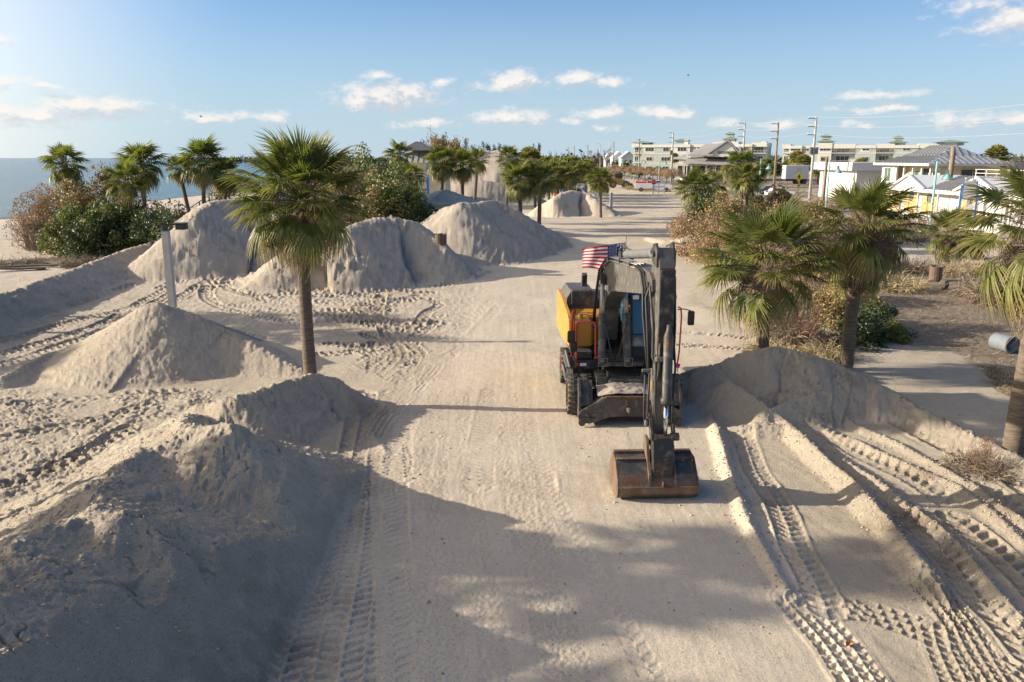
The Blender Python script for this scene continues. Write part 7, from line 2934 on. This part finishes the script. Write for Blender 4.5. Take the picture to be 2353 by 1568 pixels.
root, M0, xl, xr = condo('long mint green and cream condominium, left one of the two blocks', 320, 1447, 1752, [(0, .075, 'r'), (.075, .33, 'g'), (.33, .45, 'b'), (.45, .62, 'g'), (.62, .80, 'e'), (.80, .90, 'b'), (.90, 1.0, 'r')], 10.6, 3)


def cupola(root, M_, x, y, z, w, h, stages=1):
    for k in range(stages):
        ww = w * (1 - .35 * k)
        z0 = z + k * h * 1.1
        P_(MB(M_).box(x - ww * .36, x + ww * .36, y - ww * .36, y + ww * .36, z0, z0 + h * .6), 'cupola', M_mint, root)
        b = MB(M_)
        b.add([(x - ww / 2, y - ww / 2, z0 + h * .6), (x + ww / 2, y - ww / 2, z0 + h * .6), (x + ww / 2, y + ww / 2, z0 + h * .6), (x - ww / 2, y + ww / 2, z0 + h * .6), (x, y, z0 + h * 1.2)],
              [(0, 1, 4), (1, 2, 4), (2, 3, 4), (3, 0, 4), (3, 2, 1, 0)])
        P_(b, 'cupola_roof', M_roofgr, root)


cupola(root, M0, xl + 3.2, 5, 11.4, 9, 1.2)
cupola(root, M0, xl + (xr - xl) * .36, 6, 12.0, 7, 1.4)
cupola(root, M0, xl + (xr - xl) * .72, 6, 12.3, 6, 1.7, 2)
P_(MB(M0).box(xl + (xr - xl) * .39, xl + (xr - xl) * .42, 3, 6, 11.3, 13.2), 'chimney', M_cream, root)
P_(MB(M0).box(xr - 2.2, xr - .3, 1, 6, 11.3, 12.2), 'chimney', M_cream, root)
root, M0, xl, xr = condo('long mint green and cream condominium, right one of the two blocks', 292, 1804, 2168, [(0, .045, 'r'), (.045, .12, 'b'), (.12, .22, 'g'), (.22, .30, 'e'), (.30, .44, 'r'), (.44, .56, 'g'), (.56, .66, 'r'), (.66, .80, 'g'), (.80, .94, 'r'), (.94, 1, 'e')], 9.8, 5)
cupola(root, M0, xl + (xr - xl) * .255, 6, 11.0, 7, 1.7, 2)
cupola(root, M0, xl + (xr - xl) * .68, 6, 10.6, 7, 1.5, 2)
cupola(root, M0, xl + (xr - xl) * .97, 4, 10.4, 11, 1.6, 1)

# town houses with white gables
for k, (px, lb) in enumerate([(1398, 'left one of three white gabled town houses'), (1416, 'middle one of three white gabled town houses'), (1438, 'right one of three white gabled town houses')]):
    Y = 400 - k * 10
    x = UY(px + 6, 380, Y)[0]
    r0 = thing('town_house', (x, Y, 0), lb, 'house', 'white gabled town houses')
    w = 2.6 + k * .4
    zt = UY(px, 363, Y)[2]
    zp = UY(px, 350, Y)[2]
    P_(MB().box(-w, w, 0, 9, 0, zt), 'wall', M_white, r0)
    P_(MB().prism([(-w, zt), (w, zt), (0, zp)], 'y', 0.003, 9), 'gable', M_white, r0)
    P_(MB().prism([(-w - .4, zt - .25), (0, zp + .05), (w + .4, zt - .25), (w + .4, zt + .1), (0, zp + .45), (-w - .4, zt + .1)], 'y', -.6, 9.3), 'roof', mat('roof_light', (.62, .62, .62), .6), r0)
    for xx in (-1.2, 1.2):
        window(r0, None, xx - .6, xx + .6, zt - 2.6, zt - 1.0, 0)
for k, (px, lb) in enumerate([(1776, 'left one of two low white houses between the condominiums'), (1792, 'right one of two low white houses between the condominiums')]):
    Y = 330
    x = UY(px, 380, Y)[0]
    r0 = thing('low_house', (x, Y, 0), lb, 'house', 'low white houses')
    P_(MB().box(-2, 2, 0, 8, 0, 2.6), 'wall', M_white, r0)
    P_(MB().prism([(-2.4, 2.5), (2.4, 2.5), (0, 4.4)], 'y', -.4, 8.4), 'roof', mat('roof_light', (.62, .62, .62), .6), r0)
x, Y = UY(1246 + 115, 384, 430)[0] - 18, 430
r0 = thing('low_building', (UY(1350, 384, 430)[0] - 18, Y, 0), 'low flat yellowish building in the trees behind the palm row', 'building')
P_(MB().box(-13, 13, 0, 8, 0, 3.9), 'wall', M_yel, r0)
P_(MB().box(-13.5, 13.5, -.5, 8.5, 3.9, 4.6), 'roof', mat('roof_blue_grey', (.34, .40, .46), .6), r0)

# restaurant with the big light hipped roof
Y = 228
xl = UY(1532, 380, Y)[0]
xr = UY(1728, 380, Y)[0]
r0 = thing('restaurant', ((xl + xr) / 2, Y, 0), 'big restaurant under a sweeping light grey hipped roof in the middle distance', 'building', rz=math.radians(-18))
M0 = Matrix.Translation((-(xl + xr) / 2, 0, 0))


def RX(px, dy=0):
    return UY(px, 380, Y + dy)[0]


P_(MB(M0).box(RX(1548), xr, 1.5, 20, 0, 4.4), 'wall', M_cream, r0)
zE = UY(1560, 366, Y)[2]
b = MB(M0)
ra, rb = RX(1600), RX(1662)
zA = UY(1659, 327, Y + 8)[2]
b.add([(RX(1540), -.5, zE), (RX(1735), -.5, zE - .8), (RX(1745), 22, zE - .8), (RX(1540), 22, zE), (ra, 10, zA - 2.0), (rb, 8, zA)], [(0, 1, 5, 4), (1, 2, 5), (2, 3, 4, 5), (3, 0, 4), (3, 2, 1, 0)])
P_(b, 'roof', M_roofs, r0)
b = MB(M0)
b.add([(RX(1585), -4.5, zE + 1.2), (RX(1640), -4.5, zE + 1.2), (RX(1655), 8, zA - .3), (RX(1612), 8, zA - .6), (RX(1585), -4.5, zE + .9), (RX(1640), -4.5, zE + .9)], [(0, 1, 2, 3), (0, 4, 5, 1), (0, 3, 4), (1, 5, 2)])
P_(b, 'porch_roof', M_roofs, r0)
b = MB(M0)     # the front gable with dark vent
gx0, gx1 = RX(1622), RX(1700)
b.prism([(gx0, zE + .6), (gx1, zE + .6), ((gx0 + gx1) / 2 + 1, zA - .2)], 'y', -3.5, 4)
P_(b, 'gable', M_cream, r0)
b = MB(M0)
gm = (gx0 + gx1) / 2 + 1
b.prism([(gx0 - .6, zE + .4), (gm, zA + .0), (gx1 + .6, zE + .4), (gx1 + .6, zE + .75), (gm, zA + .5), (gx0 - .6, zE + .75)], 'y', -4.1, 4.1)
P_(b, 'gable_roof', M_roofs, r0)
P_(MB(M0).box(gm - 2.5, gm + 2.5, -3.54, -3.503, zE + 1.4, zE + 2.1), 'vent', mat('vent_grey', (.2, .2, .19), .8), r0)
b = MB(M0)
b.add([(RX(1575), -5, zE - .9), (RX(1745), -5, zE - 1.7), (RX(1735), 2, zE + .4), (RX(1590), 2, zE + .8), (RX(1575), -5, zE - 1.15), (RX(1745), -5, zE - 1.95)], [(0, 1, 2, 3), (0, 4, 5, 1), (0, 3, 4), (1, 5, 2)])
P_(b, 'awning_roof', M_roofs, r0)
for k in range(7):
    xx = RX(1556) + k * 2.1
    window(r0, M0, xx, xx + 1.5, 1.6, 4.0, 1.5, M_white, M_win, 0)
for k in range(4):
    xx = RX(1640) + k * 2.9
    window(r0, M0, xx, xx + 2.3, 2.2, 3.6, 1.5, M_white, M_win, 1)
for k in range(8):
    P_(MB(M0).box(RX(1560) + k * 2.6, RX(1560) + k * 2.6 + .25, -3.8, -3.55, 0, zE - .9), 'column', M_white, r0)
b = MB(M0)
b.box(RX(1545), RX(1640), -4, -3.85, 1.2, 1.35)
b.box(RX(1545), RX(1640), -4, -3.85, .2, .4)
P_(b, 'railing', M_white, r0)
P_(MB(M0).box(RX(1578), RX(1588), -1, 0, zE + .3, zE + 1.8), 'roof_hatch', M_white, r0)

# white flat-roofed building
r0 = thing('flat_building', (50, 118, 0), 'low white flat roofed building behind the teal lamp', 'building')
T0 = Matrix.Translation((-50, -118, 0))
P_(MB(T0).box(50, 56, 118, 132, 0, 4.7), 'wall', M_white, r0)
P_(MB(T0).box(48.9, 57, 117.2, 133, 4.4, 5.55), 'fascia', M_white, r0)
for k in range(3):
    P_(MB(T0).box(49.96, 49.997, 120 + k * 3.6, 121.3 + k * 3.6, .1, 2.4), 'door', mat('door_offwhite', (.55, .54, .5), .6), r0)

# white box trailer
Y = 196
x0, x1 = UY(1805, 395, Y)[0], UY(1859, 395, Y)[0]
r0 = thing('box_trailer', ((x0 + x1) / 2, Y, 0), 'white box trailer with a side door behind the crossing sign', 'trailer')
w = (x1 - x0) / 2
za, zb = UY(1830, 412, Y)[2], UY(1830, 380, Y)[2]
P_(MB().cbox((0, 1.3, (za + zb) / 2), (2 * w, 2.6, zb - za), bev=.08), 'box', M_white, r0)
P_(MB().box(-.3, .9, -.04, -.003, za + .5, zb - .5), 'door', mat('door_offwhite', (.55, .54, .5), .6), r0)
P_(MB().box(-w + .3, w - .3, .3, 2.3, za - .4, za), 'chassis', M_blk, r0)
for s in (-1, 1):
    wheel_at(r0, s * .9 + 1.2, .3, .45, .25)
    wheel_at(r0, s * .9 + 1.2, 2.3, .45, .25)

# raised house with the hipped metal roof
hx0, hx1, hy0, hy1 = 50.0, 58.5, 97.0, 110.0
r0 = thing('hip_roof_house', (hx0, hy0, 0), 'pale yellow and white raised house with a ribbed grey hipped metal roof', 'house')
T0 = Matrix.Translation((-hx0, -hy0, 0))
ze = 5.55
P_(MB(T0).box(hx0, hx0 + .35, hy0 + 9.2, hy1, 1.6, ze), 'wall', M_white, r0)
P_(MB(T0).box(hx0 + 1.6, hx1, hy0 + 1.2, hy1 - .3, 1.6, ze), 'wall', M_yel, r0)
P_(MB(T0).box(hx0 - .3, hx1 + 2, hy0 - .5, hy1 + .2, 1.35, 1.6), 'deck_floor', M_white, r0)
P_(MB(T0).box(hx0 + .3, hx1, hy0 + .5, hy1, 0, 1.35), 'base', M_white, r0)
b = MB(T0)
o_ = .9
ex0, ex1, ey0, ey1 = hx0 - o_, hx1 + o_, hy0 - o_, hy1 + o_
rz0, rz1 = (hx0 + 3.3, hy0 + 4.4), (hx0 + 5.2, hy0 + 9.0)
zm, zt = 6.45, 7.75
mid = [(ex0 + 2.6, ey0 + 2.9), (ex1 - 2.6, ey0 + 2.9), (ex1 - 2.6, ey1 - 2.9), (ex0 + 2.6, ey1 - 2.9)]
V8 = [(ex0, ey0, ze), (ex1, ey0, ze), (ex1, ey1, ze), (ex0, ey1, ze)] + [(a, c, zm) for a, c in mid] + [((ex0 + ex1) / 2, mid[0][1] + 1.6, zt), ((ex0 + ex1) / 2, mid[2][1] - 1.6, zt)]
b.add(V8, [(0, 1, 5, 4), (1, 2, 6, 5), (2, 3, 7, 6), (3, 0, 4, 7), (4, 5, 8), (5, 6, 9, 8), (6, 7, 9), (7, 4, 8, 9), (3, 2, 1, 0)])
P_(b, 'roof', M_roofg, r0)


def lerp(a, c, t):
    return tuple(a[i] + (c[i] - a[i]) * t for i in range(3))


for (A, B, C_, D_, n) in ((0, 1, 5, 4, 14), (3, 0, 4, 7, 18)):
    for k in range(n + 1):
        t = k / n
        p = lerp(V8[A], V8[B], t)
        # up the slope, stopping at the hip
        L_ = math.dist(V8[A][:2], V8[B][:2])
        d_ = min(t, 1 - t) * L_
        run = 2.75
        s = min(1, d_ / 2.75)
        inward = (0, run, 0) if A == 0 else (run - .15, 0, 0)
        q = (p[0] + inward[0] * s, p[1] + inward[1] * s, ze + (zm - ze) * s)
        if s > .05:
            P_(MB(T0).tube([(p[0], p[1], p[2] + .05), (q[0], q[1], q[2] + .05)], .05, 4), 'seam', M_lg, r0)
for k in range(12):      # upper roof seams on the street side and front
    t = (k + .5) / 12
    y_ = mid[0][1] + (mid[3][1] - mid[0][1]) * t
    dd = min(t, 1 - t) * (mid[3][1] - mid[0][1])
    s = min(1, dd / 1.6)
    P_(MB(T0).tube([(mid[0][0], y_, zm + .05), (mid[0][0] + ((ex0 + ex1) / 2 - mid[0][0]) * s, y_, zm + (zt - zm) * s + .05)], .05, 4), 'seam', M_lg, r0)
    if k % 2 == 0:
        x_ = mid[0][0] + (mid[1][0] - mid[0][0]) * t
        s = 1 - abs(t - .5) * 2
        P_(MB(T0).tube([(x_, mid[0][1], zm + .05), (x_, mid[0][1] + 1.6 * s, zm + (zt - zm) * s + .05)], .05, 4), 'seam', M_lg, r0)
P_(MB(T0).box(ex0 - .02, ex0 + .06, ey0, ey1, ze - .28, ze - .004), 'gutter', M_white, r0)
P_(MB(T0).box(ex0, ex1, ey0 - .03, ey0 + .05, ze - .28, ze - .004), 'gutter', M_white, r0)
MW = Matrix.Translation((0, 0, 0)) @ Matrix.Rotation(-math.pi / 2, 4, 'Z')     # walls facing -x: local x runs towards -y
MWl = lambda yy, xx: T0 @ Matrix.Translation((xx, yy, 0)) @ Matrix.Rotation(-math.pi / 2, 4, 'Z')
window(r0, MWl(hy1, hx0), .9, 2.6, 3.2, 4.9, 0, M_white, M_wing, 1)
for yy in (hy0 + 8.3, hy0 + 6.6, hy0 + 4.0, hy0 + 2.0):
    pass
for k, yy in enumerate((8.9, 6.9, 4.6, 2.4, .3)):
    P_(MB(T0).box(hx0, hx0 + .22, hy0 + yy, hy0 + yy + .22, 1.6, ze), 'column', M_white, r0)
window(r0, MWl(hy0 + 9.1, hx0 + 1.6), 1.0, 3.0, 1.9, 4.6, 0, M_white, M_wing, 1)
window(r0, MWl(hy0 + 9.1, hx0 + 1.6), 4.1, 5.2, 1.8, 4.8, 0, M_blk, M_win, 0)
window(r0, MWl(hy0 + 9.1, hx0 + 1.6), 6.4, 7.5, 2.6, 4.6, 0, M_white, M_win, 0)
window(r0, T0 @ Matrix.Translation((0, hy0 + 1.2, 0)), hx0 + 4.2, hx0 + 7.0, 2.2, 4.8, 0, M_beige, M_win, 1)
b = MB(T0)
b.box(hx0 - .05, hx0 + .03, hy0 + .5, hy1 - 4, 2.5, 2.58)
P_(b, 'porch_rail', M_white, r0)

# roof deck with railing to the right of the house
r0 = thing('roof_deck', (44, 66, 0), 'roof terrace with a white metal railing above the ribbed shop roof', 'terrace')
T0 = Matrix.Translation((-44, -66, 0))
P_(MB(T0).box(44.6, 58, 58, 79, 2.9, 4.15), 'deck', mat('deck_grey', (.4, .38, .35), .8), r0)
for k in range(13):
    P_(MB(T0).box(44.7, 44.78, 58 + k * 1.7, 58.08 + k * 1.7, 4.15, 5.15), 'post', M_white, r0)
for z in (5.1, 4.75, 4.45):
    P_(MB(T0).box(44.7, 44.76, 58, 78.6, z, z + .05), 'rail', M_white, r0)
P_(MB(T0).box(48, 52, 70, 72, 4.15, 5.4), 'counter', M_cream, r0)
r1 = thing('water_tank', (51.5, 74, 4.15), 'dark round tank on the roof terrace', 'tank')
P_(MB().lathe([(0, 0), (.9, 0), (.9, 1.2), (0, 1.25)], (0, 0, 0), 'z', 16), 'tank', M_beige, r1)
P_(MB().lathe([(0, 1.26), (.95, 1.26), (.95, 1.36), (0, 1.4)], (0, 0, 0), 'z', 16), 'lid', M_white, r1)

# shop with the ribbed roof, two white gables and ochre boards
sx, sy0, sy1 = 40.5, 58.0, 88.0
r0 = thing('beach_shop', (sx, sy0, 0), 'long shop with a ribbed grey roof, two small white gables and ochre boarded windows', 'shop')
T0 = Matrix.Translation((-sx, -sy0, 0))
ze, zr = 3.3, 4.45
P_(MB(T0).box(sx, sx + 8, sy0 + 1, sy1 - 1, 0, ze), 'wall', M_white, r0)
b = MB(T0)
b.add([(sx - 1.2, sy0 - .5, ze), (sx - 1.2, sy1, ze), (sx + 4.1, sy1 - 4, zr), (sx + 4.1, sy0 + 5, zr), (sx + 9, sy0 - .5, ze), (sx + 9, sy1, ze)], [(0, 3, 2, 1), (0, 4, 3), (4, 5, 2, 3), (5, 1, 2), (0, 1, 5, 4)])
P_(b, 'roof', mat('shop_roof', (.33, .31, .29), .55, metal=.2, var=.15), r0)
n = 48
for k in range(n + 1):
    t = k / n
    y_ = sy0 - .5 + (sy1 - sy0 + .5) * t
    s = min(1, (y_ - sy0 + .5) / 5.5, (sy1 - y_) / 4)
    if s > .04:
        P_(MB(T0).tube([(sx - 1.2, y_, ze + .05), (sx - 1.2 + 5.3 * s, y_, ze + (zr - ze) * s + .05)], .05, 4), 'seam', mat('seam_light', (.52, .50, .47), .5), r0)
P_(MB(T0).box(sx - 1.28, sx - 1.2, sy0 - .5, sy1, ze - .32, ze), 'gutter', M_white, r0)
for yc in (80.5, 68.5):
    g = 3.4
    b = MB(T0)
    b.add([(sx - 1.15, yc - g, ze + .02), (sx - 1.15, yc + g, ze + .02), (sx - 1.15, yc, ze + 1.25), (sx + 4.0, yc, ze + 1.25)], [(0, 1, 2), (0, 2, 3), (1, 3, 2)])
    P_(b, 'gable', mat('gable_white_ribs', (.66, .68, .68), .6), r0)
    b = MB(T0)
    b.tube([(sx - 1.3, yc - g, ze + .02), (sx - 1.3, yc, ze + 1.3), (sx - 1.3, yc + g, ze + .02)], .14, 4)
    P_(b, 'barge_board', M_white, r0)
for k in range(7):
    y_ = 63 + k * 3.5
    if k in (3,):
        continue
    P_(MB(T0).box(sx - .08, sx - .003, y_, y_ + 2.7, .8, 2.5), 'board', M_ochre if k > 1 else M_white, r0)
    if k > 1:
        b = MB(T0)
        b.lathe([(.0, -.02), (.42, -.02), (.42, .0), (0, .0)], (sx - .1, y_ + 1.3, 2.35), 'x', 14)
        P_(b, 'round_sign', M_lg, r0)
for k in range(8):
    P_(MB(T0).box(sx - 1.1, sx - .95, 60 + k * 3.7, 60.15 + k * 3.7, 0, ze - .3), 'column', M_white, r0)
window(r0, T0 @ Matrix.Translation((sx, 63.5, 0)) @ Matrix.Rotation(-math.pi / 2, 4, 'Z'), .6, 2.4, .9, 2.4, 0, M_white, M_win, 1)
r1 = thing('crate', (39.2, 63.0, 0), 'pale grey box standing before the shop wall', 'crate')
P_(MB().cbox((0, 0, .45), (1.0, 1.3, .9), bev=.04), 'box', M_lg, r1)
r1 = thing('picnic_bench', (38.4, 74, 0), 'white outdoor table before the ochre boards of the shop', 'table')
P_(MB().box(-.8, .8, -1.2, 1.2, .7, .8), 'table_top', M_white, r1)
for s in (-1, 1):
    P_(MB().box(-.6, .6, s * .9 - .05, s * .9 + .05, 0, .7), 'leg', M_white, r1)

# distant houses on the right horizon
for px, Y, w, h, lb in [(2330, 240, 14, 5.0, 'low house at the far right horizon'), (1240 + 25, 470, 10, 5, 'small house deep in the far palms')]:
    x = UY(px, 380, Y)[0]
    r0 = thing('far_house', (x, Y, 0), lb, 'house')
    P_(MB().box(-w / 2, w / 2, 0, 8, 0, h * .65), 'wall', M_beige, r0)
    P_(MB().prism([(-w / 2 - .5, h * .65), (w / 2 + .5, h * .65), (w * .3, h), (-w * .3, h)], 'y', -.5, 8.5), 'roof', M_roofs, r0)

# three gulls in the sky
for px, py, Y, lb in [(462, 269, 120, 'small dark bird in the sky above the sea'), (1581, 174, 150, 'tiny bird high above the condominium')]:
    x, _, z = UY(px, py, Y)
    b = MB()
    b.tube([(-.15, 0, 0), (0, 0, .03), (.25, 0, 0)], [.03, .07, .02], 6)
    b.add([(0, 0, .03), (.12, -.5, .22), (0, -.55, .2), (-.08, -.1, .03)], [(0, 1, 2, 3)])
    b.add([(0, 0, .03), (.12, .5, .22), (0, .55, .2), (-.08, .1, .03)], [(0, 1, 2, 3)])
    b.build('bird', M_blk, None, (x, Y, z), lb, 'bird', 'birds in the sky')

# fallen leaves on the sand
for px, py, lb in [(308, 939, 'orange fallen leaf on the pitted sand below the cone heap'), (787, 1021, 'orange fallen leaf in the hollow under the palm ridge'), (64, 1021, 'orange fallen leaf at the left edge on pitted sand'), (2275, 1099, 'orange fallen leaf on the grey bank at the right'), (1945, 1487, 'small tan leaf by the tyre tracks at the bottom right')]:
    x, y = U(px, py, 0)
    b = MB()
    b.add([(0, 0, .01), (.07, .05, .04), (.14, 0, .02), (.07, -.06, .05), (.07, 0, .0)], [(0, 4, 1), (1, 4, 2), (2, 4, 3), (3, 4, 0)])
    b.build('fallen_leaf', mat('leaf_orange', (.42, .16, .04), .8), None, (x, y, gz(x, y) + .01), lb, 'leaf', 'fallen leaves').rotation_euler.z = rnd.uniform(0, 6)


# clods of sand scattered along the banks and the feet of the heaps
def clods():
    r = np.random.RandomState(12)
    P = []
    for Q, _, _ in BERMS[:8]:
        S_ = spline(Q, .12)
        S_ = S_[S_[:, 1] < 24]
        for _k in range(14):
            P.append(S_[:, :2] + r.normal(0, .22, (len(S_), 2)))
    for pi in (0, 1, 2, 3, 4, 12):
        for ln in PILES[pi][1]:
            ln = ln[0] if isinstance(ln, tuple) else ln
            S_ = spline(ln, .12)
            for _k in range(10):
                P.append(S_[:, :2] + r.normal(0, .7, (len(S_), 2)))
    P.append(np.stack([r.uniform(-4, 11, 900), 7.5 + 14 * r.rand(900) ** 1.2], 1))
    P = np.concatenate(P).astype(np.float32)
    P = P[(P[:, 1] > 6.5) & (P[:, 1] < 26)]
    x, y = P[:, 0], P[:, 1]
    z, _, _ = terrain_fields(x, y)
    n = len(x)
    s = (.007 + .022 * r.rand(n) ** 3.5)[:, None]
    base = np.array([(1, 0, 0), (0, 1, 0), (-1, 0, 0), (0, -1, 0), (0, 0, .8), (0, 0, -.8)], float)
    V = np.stack([np.stack([x, y, z + s[:, 0] * .3], 1) + (base[k] * s * r.uniform(.6, 1.3, (n, 1)) + r.normal(0, .25, (n, 3)) * s) for k in range(6)], 1).reshape(-1, 3)
    F_ = [(0, 1, 4), (1, 2, 4), (2, 3, 4), (3, 0, 4), (1, 0, 5), (2, 1, 5), (3, 2, 5), (0, 3, 5)]
    idx = (np.arange(n)[:, None, None] * 6 + np.array(F_)[None]).reshape(-1, 3)
    me = bpy.data.meshes.new('sand_clods')
    me.vertices.add(len(V))
    me.vertices.foreach_set('co', V.astype(np.float32).ravel())
    me.loops.add(len(idx) * 3)
    me.loops.foreach_set('vertex_index', idx.astype(np.int32).ravel())
    me.polygons.add(len(idx))
    me.polygons.foreach_set('loop_start', np.arange(len(idx), dtype=np.int32) * 3)
    me.polygons.foreach_set('loop_total', np.full(len(idx), 3, np.int32))
    me.materials.append(mat('clod', (.46, .38, .285), .95, island=.3))
    me.update(calc_edges=True)
    o = bpy.data.objects.new('sand_clods', me)
    COL.objects.link(o)
    tag(o, 'small crumbs and clods of sand scattered along the banks', 'clods', kind='stuff')


clods()
